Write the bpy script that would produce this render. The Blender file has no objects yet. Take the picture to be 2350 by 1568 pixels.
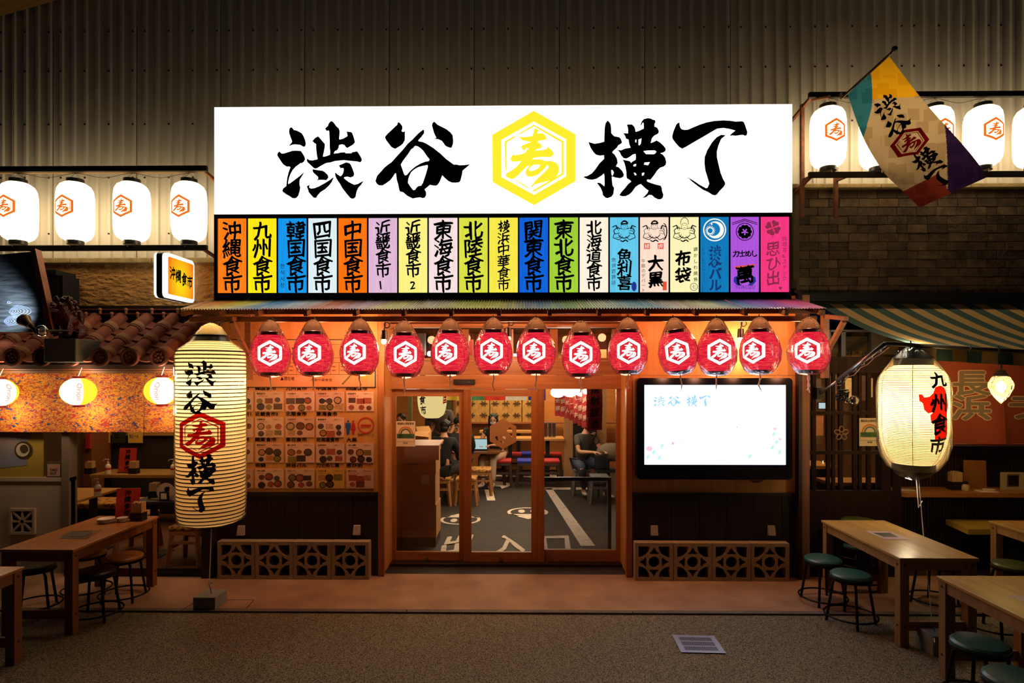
import bpy, bmesh, math, random
from mathutils import Vector, Matrix, noise
from mathutils.geometry import tessellate_polygon
random.seed(7)
C = bpy.context.scene.collection
SC = bpy.context.scene
PI = math.pi

# ---------------------------------------------------------------- camera
F, CU, HV, CH, TH = 1380.0, 1175.0, 858.0, 2.12, math.radians(0.7)
CT, ST = math.cos(TH), math.sin(TH)
cam = bpy.data.cameras.new('camera')
cam.sensor_width = 36; cam.lens = F / 2350 * 36
cam.shift_y = (HV - 784) / 2350
cam.clip_start = 0.05; cam.clip_end = 200
co = bpy.data.objects.new('camera', cam); C.objects.link(co)
co.location = (0, 0, CH); co.rotation_euler = (PI / 2, 0, TH)
SC.camera = co
SC.view_settings.view_transform = 'Standard'
SC.view_settings.look = 'None'
SC.view_settings.gamma = 1
SC.view_settings.use_curve_mapping = False
SC.view_settings.exposure = 0.0
w = bpy.data.worlds.new('night'); SC.world = w; w.use_nodes = True
w.node_tree.nodes['Background'].inputs[0].default_value = (0.09, 0.11, 0.22, 1)
w.node_tree.nodes['Background'].inputs[1].default_value = 0.028
cy = SC.cycles
cy.max_bounces = 9; cy.diffuse_bounces = 3; cy.glossy_bounces = 3; cy.transmission_bounces = 5
cy.transparent_max_bounces = 14; cy.caustics_reflective = False; cy.caustics_refractive = False
cy.sample_clamp_indirect = 4.0; cy.use_denoising = True

def depth(X, Y): return -X * ST + Y * CT
def PX(u, Y):
    t = (u - CU) / F
    return Y * (t * CT - ST) / (CT + t * ST)
def PZ(v, X, Y): return CH + (HV - v) * depth(X, Y) / F
def P(u, v, Y):
    X = PX(u, Y); return Vector((X, Y, PZ(v, X, Y)))
def PG(u, v, z=0.0):            # point on a horizontal plane seen at this pixel
    d = (CH - z) * F / (v - HV); t = (u - CU) / F * d
    return Vector((t * CT - d * ST, t * ST + d * CT, z))

def point_light(loc, col, e, r=0.05, name='lamp_light', par=None):
    l = bpy.data.lights.new(name, 'POINT'); l.color = col; l.energy = e; l.shadow_soft_size = r
    o = bpy.data.objects.new(name, l); C.objects.link(o)
    o.location = Vector(loc) - (WL[par.name] if par else Vector())
    if par: o.parent = par
    return o
def area_light(loc, rot, sx, sy, col, e, name='ceiling_light_glow'):
    l = bpy.data.lights.new(name, 'AREA'); l.shape = 'RECTANGLE'; l.size = sx; l.size_y = sy; l.color = col; l.energy = e
    o = bpy.data.objects.new(name, l); C.objects.link(o); o.location = loc; o.rotation_euler = rot
    return o
WL = {}
# the rooms' own ceiling lighting
area_light((0.0, 9.2, 2.6), (0, 0, 0), 2.2, 3.0, (1, .74, .48), 95)
area_light((0.2, 12.2, 2.6), (0, 0, 0), 3.4, 1.6, (1, .72, .44), 130)
area_light((-4.8, 7.9, 2.5), (0, 0, 0), 1.6, 1.6, (1, .60, .30), 26)
area_light((4.3, 8.0, 2.40), (0, 0, 0), 2.4, 1.4, (1, .70, .40), 70)

# ---------------------------------------------------------------- materials
def lin(c):
    if isinstance(c, str):
        c = c.lstrip('#'); c = [int(c[i:i+2], 16) / 255 for i in (0, 2, 4)]
    return tuple((x / 12.92 if x <= 0.04045 else ((x + 0.055) / 1.055) ** 2.4) for x in c) + (1,)
MATS = {}
def mat(name, col='#808080', rough=0.6, metal=0.0, emit=None, es=1.0, noise_amt=0.0, nscale=8.0, bump=0.0, bscale=60.0,
        rand=0.0, stretch=None, coat=0.0, col2=None, trans=0.0, two=None, tex='noise', contrast=(0.35, 0.65), spec=0.5):
    if name in MATS: return MATS[name]
    m = bpy.data.materials.new(name); m.use_nodes = True; MATS[name] = m
    nt = m.node_tree; N = nt.nodes; L = nt.links
    b = N['Principled BSDF']
    b.inputs['Base Color'].default_value = lin(col); b.inputs['Roughness'].default_value = rough
    b.inputs['Metallic'].default_value = metal; b.inputs['Coat Weight'].default_value = coat
    b.inputs['Specular IOR Level'].default_value = spec
    if trans: b.inputs['Transmission Weight'].default_value = trans
    if emit:
        b.inputs['Emission Color'].default_value = lin(emit); b.inputs['Emission Strength'].default_value = es
    src = None
    if noise_amt or bump or col2:
        tc = N.new('ShaderNodeTexCoord'); mp = N.new('ShaderNodeMapping'); L.new(tc.outputs['Object'], mp.inputs[0])
        if stretch: mp.inputs['Scale'].default_value = stretch
        oi = N.new('ShaderNodeObjectInfo')
        ad = N.new('ShaderNodeVectorMath'); ad.operation = 'MULTIPLY_ADD'
        L.new(oi.outputs['Random'], ad.inputs[0]); ad.inputs[1].default_value = (17, 31, 23); L.new(mp.outputs[0], ad.inputs[2])
        vec = ad.outputs[0]
    if noise_amt or col2:
        nz = N.new('ShaderNodeTexNoise'); nz.inputs['Scale'].default_value = nscale; nz.inputs['Detail'].default_value = 6
        if tex == 'voronoi':
            nz = N.new('ShaderNodeTexVoronoi'); nz.inputs['Scale'].default_value = nscale
        L.new(vec, nz.inputs['Vector'])
        mr = N.new('ShaderNodeMapRange'); L.new(nz.outputs[0], mr.inputs[0])
        mr.inputs[1].default_value = contrast[0]; mr.inputs[2].default_value = contrast[1]
        mx = N.new('ShaderNodeMix'); mx.data_type = 'RGBA'; L.new(mr.outputs[0], mx.inputs[0])
        a = lin(col); c2 = lin(col2) if col2 else tuple(x * (1 - noise_amt) for x in a[:3]) + (1,)
        mx.inputs[6].default_value = c2; mx.inputs[7].default_value = a
        src = mx.outputs[2]
    if rand:
        oi = N.new('ShaderNodeObjectInfo'); mr = N.new('ShaderNodeMapRange'); L.new(oi.outputs['Random'], mr.inputs[0])
        mr.inputs[3].default_value = 1 - rand; mr.inputs[4].default_value = 1 + rand * .6
        mx = N.new('ShaderNodeVectorMath'); mx.operation = 'SCALE'
        if src: L.new(src, mx.inputs[0])
        else: mx.inputs[0].default_value = lin(col)[:3]
        L.new(mr.outputs[0], mx.inputs['Scale']); src = mx.outputs[0]
    if src: L.new(src, b.inputs['Base Color'])
    if bump:
        nz = N.new('ShaderNodeTexNoise'); nz.inputs['Scale'].default_value = bscale; nz.inputs['Detail'].default_value = 5
        L.new(vec, nz.inputs['Vector'])
        bp = N.new('ShaderNodeBump'); bp.inputs['Strength'].default_value = min(1, bump); bp.inputs['Distance'].default_value = 0.01 * max(1, bump)
        L.new(nz.outputs[0], bp.inputs['Height']); L.new(bp.outputs[0], b.inputs['Normal'])
    return m
def emis(name, col=None, s=1.0):
    if name in MATS: return MATS[name]
    m = bpy.data.materials.new(name); m.use_nodes = True; MATS[name] = m
    nt = m.node_tree; nt.nodes.clear()
    e = nt.nodes.new('ShaderNodeEmission'); e.inputs[0].default_value = lin(col) if isinstance(col, str) else tuple(col) + (1,); e.inputs[1].default_value = s
    o = nt.nodes.new('ShaderNodeOutputMaterial'); nt.links.new(e.outputs[0], o.inputs[0])
    return m
def paper(name, col, tcol=None, k=.6):
    """lit from the lamp inside: translucent paper"""
    if name in MATS: return MATS[name]
    m = bpy.data.materials.new(name); m.use_nodes = True; MATS[name] = m
    nt = m.node_tree; nt.nodes.clear(); N = nt.nodes; L = nt.links
    d = N.new('ShaderNodeBsdfDiffuse'); d.inputs[0].default_value = lin(col)
    t = N.new('ShaderNodeBsdfTranslucent'); t.inputs[0].default_value = lin(tcol or col)
    x = N.new('ShaderNodeMixShader'); x.inputs[0].default_value = k
    L.new(d.outputs[0], x.inputs[1]); L.new(t.outputs[0], x.inputs[2])
    o = N.new('ShaderNodeOutputMaterial'); L.new(x.outputs[0], o.inputs[0])
    return m
def glass(name, tint='#ffffff', refl=0.10, rough=0.02, bump=0.0, milky=0.0):
    if name in MATS: return MATS[name]
    m = bpy.data.materials.new(name); m.use_nodes = True; MATS[name] = m
    nt = m.node_tree; nt.nodes.clear(); N = nt.nodes; L = nt.links
    t = N.new('ShaderNodeBsdfTransparent'); t.inputs[0].default_value = lin(tint)
    g = N.new('ShaderNodeBsdfGlossy'); g.inputs['Roughness'].default_value = rough
    fr = N.new('ShaderNodeFresnel'); fr.inputs[0].default_value = 1.45
    mu = N.new('ShaderNodeMath'); mu.operation = 'MULTIPLY'; mu.inputs[1].default_value = refl / 0.04; mu.use_clamp = True
    L.new(fr.outputs[0], mu.inputs[0])
    x = N.new('ShaderNodeMixShader'); L.new(mu.outputs[0], x.inputs[0]); L.new(t.outputs[0], x.inputs[1]); L.new(g.outputs[0], x.inputs[2])
    out = x.outputs[0]
    if milky:
        d = N.new('ShaderNodeBsdfDiffuse'); d.inputs[0].default_value = (.8, .8, .8, 1)
        y = N.new('ShaderNodeMixShader'); y.inputs[0].default_value = milky; L.new(out, y.inputs[1]); L.new(d.outputs[0], y.inputs[2]); out = y.outputs[0]
    if bump:
        tc = N.new('ShaderNodeTexCoord'); nz = N.new('ShaderNodeTexNoise'); nz.inputs['Scale'].default_value = 9; nz.inputs['Detail'].default_value = 4
        mp = N.new('ShaderNodeMapping'); mp.inputs['Scale'].default_value = (2.5, 2.5, .8)
        L.new(tc.outputs['Object'], mp.inputs[0]); L.new(mp.outputs[0], nz.inputs['Vector'])
        bp = N.new('ShaderNodeBump'); bp.inputs['Strength'].default_value = bump; bp.inputs['Distance'].default_value = .08
        L.new(nz.outputs[0], bp.inputs['Height']); L.new(bp.outputs[0], g.inputs['Normal']); L.new(bp.outputs[0], fr.inputs['Normal'])
    o = N.new('ShaderNodeOutputMaterial'); L.new(out, o.inputs[0])
    return m
def wood(name, col='#888888', col2='#777777', rough=.45, axis='z', scale=1.0, rand=.12, coat=0.0):
    st = {'x': (.6, 9, 9), 'y': (9, .6, 9), 'z': (9, 9, .6)}[axis]
    return mat(name, col, rough, col2=col2, nscale=3.0 * scale, stretch=st, rand=rand, bump=.15, bscale=9 * scale, coat=coat, contrast=(.3, .7))

# ---------------------------------------------------------------- mesh builder and scene tree
def wl(o): return WL.get(o.name, Vector()) if o else Vector()
class MB:
    def __init__(s): s.v = []; s.f = []; s.m = []; s.mats = []; s.cur = 0
    def use(s, m):
        if m not in s.mats: s.mats.append(m)
        s.cur = s.mats.index(m); return s
    def poly(s, pts, flip=False):
        n = len(s.v); s.v += [tuple(p) for p in pts]; r = list(range(n, n + len(pts)))
        s.f.append(r[::-1] if flip else r); s.m.append(s.cur); return s
    def mesh(s, vs, fs):
        n = len(s.v); s.v += [tuple(p) for p in vs]
        for f in fs: s.f.append([n + i for i in f]); s.m.append(s.cur)
        return s
    def box(s, x0, x1, y0, y1, z0, z1, M=None, bev=0):
        if x0 > x1: x0, x1 = x1, x0
        if y0 > y1: y0, y1 = y1, y0
        if z0 > z1: z0, z1 = z1, z0
        if bev:
            bm = bmesh.new(); bmesh.ops.create_cube(bm, size=1)
            bmesh.ops.scale(bm, vec=(x1 - x0, y1 - y0, z1 - z0), verts=bm.verts)
            bmesh.ops.translate(bm, vec=((x0 + x1) / 2, (y0 + y1) / 2, (z0 + z1) / 2), verts=bm.verts)
            bmesh.ops.bevel(bm, geom=bm.edges[:] , offset=bev, segments=2, affect='EDGES', profile=.5)
            vs = [v.co.copy() for v in bm.verts]; bm.verts.index_update(); fs = [[v.index for v in f.verts] for f in bm.faces]; bm.free()
        else:
            vs = [Vector(p) for p in ((x0,y0,z0),(x1,y0,z0),(x1,y1,z0),(x0,y1,z0),(x0,y0,z1),(x1,y0,z1),(x1,y1,z1),(x0,y1,z1))]
            fs = [(0,3,2,1),(4,5,6,7),(0,1,5,4),(1,2,6,5),(2,3,7,6),(3,0,4,7)]
        if M is not None: vs = [M @ v for v in vs]
        s.mesh(vs, fs); return s
    def beam(s, a, b, w, h=None, up=(0, 0, 1)):
        a = Vector(a); b = Vector(b); h = h or w; d = (b - a); L = d.length; d.normalize(); u = Vector(up)
        x = d.cross(u)
        if x.length < 1e-4: x = Vector((1, 0, 0))
        x.normalize(); z = x.cross(d)
        vs = [a + x * i * w / 2 + z * j * h / 2 + d * k * L for k in (0, 1) for i, j in ((-1, -1), (1, -1), (1, 1), (-1, 1))]
        s.mesh(vs, [(0,1,2,3),(7,6,5,4),(0,4,5,1),(1,5,6,2),(2,6,7,3),(3,7,4,0)]); return s
    def tube(s, pts, r, n=8, closed=False, cap=True):
        pts = [Vector(p) for p in pts]; k = len(pts); rs = r if isinstance(r, (list, tuple)) else [r] * k
        base = len(s.v); prev = None
        for i, p in enumerate(pts):
            if closed: d = pts[(i + 1) % k] - pts[i - 1]
            else: d = pts[min(i + 1, k - 1)] - pts[max(i - 1, 0)]
            if d.length < 1e-9: d = Vector((0, 0, 1))
            d.normalize()
            if prev is None:
                x = d.cross(Vector((0, 0, 1)))
                if x.length < 1e-3: x = d.cross(Vector((1, 0, 0)))
            else: x = prev - d * prev.dot(d)
            x.normalize(); prev = x; y = d.cross(x)
            for j in range(n):
                a = 2 * PI * j / n; s.v.append(tuple(p + (x * math.cos(a) + y * math.sin(a)) * rs[i]))
        for i in range(k if closed else k - 1):
            for j in range(n):
                a = base + i * n + j; b = base + i * n + (j + 1) % n
                c = base + ((i + 1) % k) * n + (j + 1) % n; d_ = base + ((i + 1) % k) * n + j
                s.f.append([a, d_, c, b][::-1]); s.m.append(s.cur)
        if cap and not closed:
            s.f.append([base + j for j in range(n)][::-1]); s.m.append(s.cur)
            s.f.append([base + (k - 1) * n + j for j in range(n)]); s.m.append(s.cur)
        return s
    def lathe(s, prof, c=(0, 0, 0), n=24, M=None, cap=True, fn=None):
        c = Vector(c); base = len(s.v)
        for (r, z) in prof:
            for j in range(n):
                a = 2 * PI * j / n; rr = r * (fn(a, z) if fn else 1)
                p = Vector((rr * math.cos(a), rr * math.sin(a), z))
                if M is not None: p = M @ p
                s.v.append(tuple(p + c))
        for i in range(len(prof) - 1):
            for j in range(n):
                s.f.append([base + i * n + j, base + i * n + (j + 1) % n, base + (i + 1) * n + (j + 1) % n, base + (i + 1) * n + j]); s.m.append(s.cur)
        if cap:
            if prof[0][0] > 1e-4: s.f.append([base + j for j in range(n)][::-1]); s.m.append(s.cur)
            if prof[-1][0] > 1e-4: s.f.append([base + (len(prof) - 1) * n + j for j in range(n)]); s.m.append(s.cur)
        return s
    def ell(s, c, r, n=14, k=9, M=None):
        r = Vector(r) if not isinstance(r, (int, float)) else Vector((r, r, r))
        vs = []; fs = []
        for i in range(k + 1):
            t = PI * i / k - PI / 2
            for j in range(n):
                a = 2 * PI * j / n
                p = Vector((r.x * math.cos(t) * math.cos(a), r.y * math.cos(t) * math.sin(a), r.z * math.sin(t)))
                if M is not None: p = M @ p
                vs.append(p + Vector(c))
        for i in range(k):
            for j in range(n): fs.append((i * n + j, i * n + (j + 1) % n, (i + 1) * n + (j + 1) % n, (i + 1) * n + j))
        s.mesh(vs, fs); return s
    def prism(s, pts, y0, y1, holes=(), fn=None):
        """2-D outline (x,z) extruded along y"""
        fn = fn or (lambda x, y, z: Vector((x, y, z)))
        loops = [list(pts)] + [list(h) for h in holes]
        tri = tessellate_polygon([[Vector((p[0], p[1], 0)) for p in l] for l in loops])
        flat = [p for l in loops for p in l]; n = len(flat)
        s.mesh([fn(p[0], y0, p[1]) for p in flat] + [fn(p[0], y1, p[1]) for p in flat],
               [tuple(t) for t in tri] + [tuple(i + n for i in t[::-1]) for t in tri])
        base = 0; off = len(s.v) - 2 * n
        for l in loops:
            for i in range(len(l)):
                a = off + base + i; b = off + base + (i + 1) % len(l)
                s.f.append([a, b, b + n, a + n]); s.m.append(s.cur)
            base += len(l)
        return s
    def build(s, name, m=None, parent=None, smooth=False, label=None, cat=None, group=None, kind=None):
        me = bpy.data.meshes.new(name); off = wl(parent)
        me.from_pydata([tuple(Vector(p) - off) for p in s.v], [], s.f)
        if m is not None and not s.mats: me.materials.append(m)
        for x in s.mats: me.materials.append(x)
        if len(s.mats) > 1: me.polygons.foreach_set('material_index', s.m)
        if smooth: me.polygons.foreach_set('use_smooth', [True] * len(me.polygons))
        me.update()
        bm = bmesh.new(); bm.from_mesh(me)
        bmesh.ops.recalc_face_normals(bm, faces=bm.faces); bm.to_mesh(me); bm.free()
        if smooth == 'auto':
            me.polygons.foreach_set('use_smooth', [True] * len(me.polygons)); me.set_sharp_from_angle(angle=math.radians(35))
        o = bpy.data.objects.new(name, me); C.objects.link(o)
        if parent: o.parent = parent
        WL[o.name] = off.copy()
        tag(o, label, cat, group, kind)
        return o
def tag(o, label=None, cat=None, group=None, kind=None):
    if label: o['label'] = label
    if cat: o['category'] = cat
    if group: o['group'] = group
    if kind: o['kind'] = kind
    return o
def thing(name, loc, label, cat, group=None):
    o = bpy.data.objects.new(name, None); C.objects.link(o); o.location = loc; o.empty_display_size = .1
    WL[o.name] = Vector(loc)
    return tag(o, label, cat, group)
def struct(name, loc=(0, 0, 0)):
    o = bpy.data.objects.new(name, None); C.objects.link(o); o.location = loc; o['kind'] = 'structure'
    WL[o.name] = Vector(loc); return o
def piece(mesh_of, loc, parent, scale=None, rot=None, m=None):
    """another object on the same mesh"""
    o = bpy.data.objects.new(mesh_of.name.split('.')[0], mesh_of.data); C.objects.link(o); o.parent = parent
    o.location = Vector(loc) - wl(parent)
    if scale: o.scale = scale
    if rot: o.rotation_euler = rot
    return o
def kids(o): return [c for c in bpy.data.objects if c.parent == o]
def dup(root, loc, rotz=None, label=None, group=None, rot=None):
    def cp(o, par):
        c = o.copy(); C.objects.link(c); c.parent = par
        for ch in o.children: cp(ch, c)
        return c
    r = cp(root, None); r.location = loc; WL[r.name] = Vector(loc)
    if rotz is not None: r.rotation_euler = (0, 0, rotz)
    if rot is not None: r.rotation_euler = rot
    if label: r['label'] = label
    if group: r['group'] = group
    return r

# ---------------------------------------------------------------- lettering
def _loops(s): return [[tuple(map(float, p.split(','))) for p in l.split()] for l in s.strip().split('|')]
BR = {}
def brush(key, shapes, x0, y0, w_, h_):
    """shapes: list of outline|hole|hole strings in tracing units -> triangles in a unit square"""
    out = []
    for sh in shapes:
        lp = _loops(sh); lp = [[((x - x0) / w_, 1 - (y - y0) / h_) for x, y in l] for l in lp]
        tri = tessellate_polygon([[Vector((p[0], p[1], 0)) for p in l] for l in lp])
        out.append(([p for l in lp for p in l], [tuple(t) for t in tri]))
    BR[key] = out
brush('渋', ["360,237 380,250 405,285 460,298 540,340 570,385 600,460 613,520 605,560 582,578 555,568 520,545 470,538 410,535 365,545 315,567 375,490 372,470 345,400 325,340 322,295 335,255",
 "155,655 175,670 195,690 240,688 310,665 380,643 450,640 525,645 555,685 590,745 600,790 580,830 545,855 520,855 490,880 440,915 390,970 350,1040 325,1110 308,1190 310,1212 340,1200 420,1140 500,1080 545,1040 590,998 555,1065 510,1135 505,1170 505,1230 518,1275 505,1345 480,1420 450,1450 420,1460 380,1455 330,1420 270,1388 215,1345 207,1325 225,1285 275,1250 280,1200 290,1110 315,1010 345,930 335,915 280,915 220,875 175,810 130,740 120,710 130,680",
 "818,395 845,415 890,470 938,525 938,570 925,650 905,735 912,745 960,735 1025,710 1028,650 1020,590 1018,450 1010,310 1000,295 970,305 938,262 985,220 1005,170 1040,133 1065,138 1085,155 1130,215 1180,265 1192,310 1188,380 1182,440 1192,450 1250,435 1320,395 1325,380 1308,312 1390,322 1410,345 1435,415 1455,500 1420,540 1320,597 1298,582 1270,545 1230,533 1182,545 1170,600 1150,632 1110,650 1090,690 1170,682 1200,672 1285,668 1290,685 1390,685 1410,665 1450,660 1485,650 1505,670 1550,740 1575,800 1560,830 1540,843 1490,828 1400,820 1260,805 1110,820 1040,843 960,855 900,885 850,915 800,945 760,948 730,925 640,840 625,805 640,770 665,800 720,808 812,788 800,720 788,620 785,525 760,515 723,478 765,425",
 "723,958 800,972 900,985 940,1010 990,1060 998,1105 965,1148 900,1143 835,1143 780,1163 820,1130 822,1095 770,1045 735,1015",
 "688,1222 668,1260 672,1275 700,1290 760,1283 830,1255 930,1200 1020,1145 1083,1095 1085,1115 1055,1180 1010,1240 940,1305 860,1355 805,1420 795,1445 765,1455 735,1440 660,1355 645,1300 625,1250",
 "1300,840 1360,855 1385,885 1420,970 1442,1040 1430,1080 1380,1102 1320,1088 1275,1095 1262,1110 1290,1135 1350,1180 1440,1225 1500,1212 1555,1180 1607,1155 1560,1225 1510,1280 1488,1330 1470,1400 1468,1430 1440,1460 1405,1468 1370,1450 1310,1380 1240,1290 1185,1195 1160,1160 1140,1130 1115,1070 1110,1025 1120,1015 1150,1045 1205,1080 1225,1065 1250,1025 1260,970 1255,940 1205,942 1175,895 1240,868"], 112, 38, 1500, 1500)
brush('谷', ["490,152 510,170 550,225 550,260 535,305 560,322 600,305 592,330 592,460 560,520 520,555 430,610 400,603 355,575 275,470 250,425 255,395 290,355 460,195 465,165",
 "1088,142 1110,155 1150,195 1300,270 1370,325 1410,375 1420,460 1418,520 1400,575 1382,597 1330,582 1280,555 1255,515 1225,475 1160,445 1085,437 1130,420 1090,340 1055,215 1060,175",
 "905,278 925,300 920,345 880,400 822,462 828,480 900,492 960,520 1080,595 1200,690 1300,785 1390,850 1430,880 1480,878 1520,890 1600,888 1712,873 1640,935 1580,985 1572,1050 1545,1155 1520,1185 1460,1192 1390,1188 1330,1160 1270,1105 1232,1065 1215,1110 1190,1170 1160,1220 1130,1242 1080,1240 1020,1230 990,1255 930,1305 955,1350 958,1400 935,1445 900,1457 850,1443 790,1450 725,1463 690,1445 630,1415 560,1355 505,1342 490,1300 475,1220 450,1140 438,1030 425,1030 380,1100 340,1150 265,1205 210,1238 150,1238 110,1210 85,1160 115,1070 180,1000 230,940 300,880 360,840 440,750 560,620 640,520 720,450 820,345|770,560 810,568 860,600 910,650 960,725 1015,795 1000,820 940,828 850,865 760,920 680,990 625,1055 595,1065 575,1035 550,960 522,880 560,815 640,710 700,620 740,592 755,570|980,888 985,915 950,1040 900,1190 870,1240 820,1248 790,1275 765,1310 735,1318 700,1275 645,1195 650,1130 670,1070 700,1010 750,965 820,925 900,903"], 140, 50, 1510, 1510)
brush('横', ["483,122 510,150 535,190 543,260 545,340 570,370 600,395 640,402 680,410 710,440 730,500 710,525 665,550 640,590 570,655 562,675 600,705 640,770 655,850 625,910 670,925 730,985 762,1050 750,1090 700,1115 620,1105 560,1085 553,1095 558,1160 568,1240 595,1280 580,1390 550,1430 480,1457 440,1445 400,1405 388,1345 360,1280 295,1192 340,1190 370,1205 425,1252 428,1200 425,1060 415,1035 385,1065 290,1125 215,1142 140,1132 55,1090 130,1075 210,1030 270,960 340,860 420,780 418,720 340,728 280,710 240,670 190,595 150,490 260,522 360,505 423,485 425,380 430,250 445,170|545,970 570,980 588,1015 570,1065 555,1070 545,1020",
 "1170,82 1220,90 1255,108 1295,120 1302,150 1285,190 1285,228 1330,245 1360,300 1355,340 1330,360 1280,385 1240,430 1220,510 1260,495 1320,465 1380,500 1440,555 1478,605 1475,645 1440,672 1385,685 1430,710 1470,765 1487,840 1475,890 1440,915 1380,935 1330,985 1280,1060 1215,1142 1165,1135 1150,1155 1170,1175 1240,1200 1310,1222 1390,1240 1410,1275 1415,1330 1437,1390 1430,1445 1400,1472 1350,1478 1290,1450 1240,1405 1190,1400 1140,1440 1070,1455 1120,1415 1160,1370 1180,1325 1130,1290 1050,1215 1020,1225 960,1265 900,1350 850,1395 790,1422 730,1425 680,1405 720,1345 780,1280 830,1215 885,1170 860,1145 815,1120 803,1085 800,1000 785,920 770,860 740,795 790,805 860,820 885,848 910,825 960,798 965,750 960,698 920,705 850,755 800,778 755,770 710,720 690,670 645,625 710,635 780,605 875,590 850,530 838,452 795,435 780,390 748,340 830,345 832,290 825,240 808,195 850,190 900,192 940,230 955,275 962,320 1020,300 1100,262 1098,170 1085,158 1060,205 1042,205 1065,140 1100,100|1010,450 1062,432 1050,520 1025,552 1010,540|955,455 978,452 972,500 955,495|1095,650 1160,640 1290,637 1318,660 1290,695 1260,702 1140,700|1115,845 1205,838 1175,890 1105,880|920,890 950,870 972,872 965,905 930,912|930,1020 955,1022 978,1055 950,1065|1070,1025 1112,1018 1100,1060 1070,1073"], 40, 50, 1470, 1470)
brush('丁', ["270,163 298,165 297,205 310,245 330,272 380,285 440,280 520,245 640,195 760,155 880,132 1040,120 1160,127 1260,142 1370,135 1395,150 1415,190 1440,265 1458,320 1450,370 1420,390 1385,372 1330,375 1260,388 1200,380 1145,393 1190,345 1250,297 1160,272 1050,253 940,265 860,310 700,405 560,485 400,580 340,608 290,580 230,515 175,440 167,400 180,340 205,270 240,190",
 "1010,368 1075,375 1080,385 1020,430 1000,460 960,560 935,660 938,760 970,900 1000,1020 1040,1125 1075,1185 1078,1220 1050,1265 985,1330 935,1395 900,1410 860,1400 780,1350 700,1315 600,1245 500,1165 455,1120 405,1098 440,1100 520,1145 640,1225 750,1285 775,1275 803,1205 770,1090 735,980 720,850 725,750 770,630 850,500 930,410"], 110, 60, 1400, 1400)
KOTO = "750,325 800,355 820,375 790,385 785,400 800,410 860,405 905,430 933,480 915,505 870,515 800,525 797,548 850,575 857,610 845,635 780,650 757,672 850,665 930,650 940,610 1000,655 1043,715 1020,755 985,775 930,768 850,770 740,780 708,808 830,803 915,830 1000,830 1085,860 1120,920 1120,980 1095,1050 1030,1110 930,1145 820,1170 740,1195 690,1255 700,1210 760,1130 850,1045 930,970 965,925 955,900 935,900 880,970 800,1040 700,1075 640,1070 608,1030 610,980 665,900 640,905 580,960 500,1045 440,1095 400,1112 340,1090 298,1060 320,1015 380,985 470,920 545,832 480,840 400,843 375,800 392,755 440,720 440,745 530,730 610,700 630,660 650,640 630,630 605,640 612,678 560,655 538,615 560,590 640,560 692,538 640,532 560,515 495,455 560,465 640,460 712,448 735,370|740,890 835,890 800,945 740,975 680,985 655,965 680,925"
THIN = ["498,415 735,273 735,305 520,425", "285,535 440,445 455,465 318,550", "285,530 318,545 318,960 300,985", "445,1125 465,1122 650,1230 652,1255", "710,1285 738,1270 1160,1022 1190,1040 738,1305", "1160,548 1190,525 1190,1042 1160,1024", "735,273 1190,525 1160,548 735,300"]
HEXO = "735,62 1373,422 1373,1140 737,1508 103,1155 98,430|735,228 1228,498 1228,1065 738,1350 240,1078 236,510"
brush('寿', [KOTO], 98, 62, 1275, 1446)
brush('emblem', [HEXO, KOTO] + THIN, 98, 62, 1275, 1446)
# filled hexagon with the character and thin line left open (white on red lanterns)
brush('emblem_fill', ["735,62 1373,422 1373,1140 737,1508 103,1155 98,430|735,255 1205,515 1205,1052 738,1325 262,1060 262,525", KOTO], 98, 62, 1275, 1446)
brush('hex_inner', ["735,290 1175,535 1175,1035 738,1290 300,1040 300,540|735,300 1165,543 1165,1027 738,1278 310,1033 310,548"], 98, 62, 1275, 1446)

_fc = {}
def font_tris(ch, bold=0.0):
    bold = 0.0; k = (ch, bold)
    if k in _fc: return _fc[k]
    c = bpy.data.curves.new('t', 'FONT'); c.body = ch; c.offset = bold; c.resolution_u = 2
    o = bpy.data.objects.new('t', c); C.objects.link(o)
    me = bpy.data.meshes.new_from_object(o.evaluated_get(bpy.context.evaluated_depsgraph_get()))
    vs = [(v.co.x, v.co.y + .1) for v in me.vertices]; fs = [tuple(p.vertices) for p in me.polygons]
    if vs:
        x0 = min(v[0] for v in vs)
        if len(ch) == 1 and ord(ch) > 0x2000: x0 = 0
        vs = [(v[0] - x0, v[1]) for v in vs]
    bpy.data.objects.remove(o); bpy.data.meshes.remove(me); bpy.data.curves.remove(c)
    _fc[k] = (vs, fs); return _fc[k]
def glyph(ch, bold=.02, brushy=True):
    """triangles of one character in a unit square"""
    if ch in BR: return [(v, f) for v, f in BR[ch]]
    vs, fs = font_tris(ch, bold)
    if brushy:
        r = random.Random(ord(ch[0])); a, b, c_, d = [r.uniform(0, 6) for _ in range(4)]
        nv = []
        for x, y in vs:
            X = x + .025 * math.sin(7 * y + a) + .012 * math.sin(19 * y + b + 4 * x)
            Y = y + .13 * (x - .5) + .03 * math.sin(6 * x + c_) + .012 * math.sin(17 * x + d)
            nv.append((.5 + (X - .5) * (1.0 + .15 * (y - .5)), Y))
        vs = nv
    return nib(vs, fs, bold, brushy)
def nib(vs, fs, bold, brushy=True):
    """a broad pen: the figure repeated along the slant of the nib"""
    if bold <= 0: return [(vs, fs)]
    if brushy == 'round': sh = [(bold * math.cos(a), bold * math.sin(a)) for a in [2 * PI * i / 8 for i in range(8)]]
    elif brushy: sh = [(bold * 1.0 * t, -bold * .9 * t) for t in (-1, -.5, 0, .5, 1)]
    else: sh = [(bold * a, bold * b) for a, b in ((-.7, -.7), (.7, -.7), (.7, .7), (-.7, .7))]
    return [([(x + a, y + b) for x, y in vs], fs) for a, b in sh]
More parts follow.
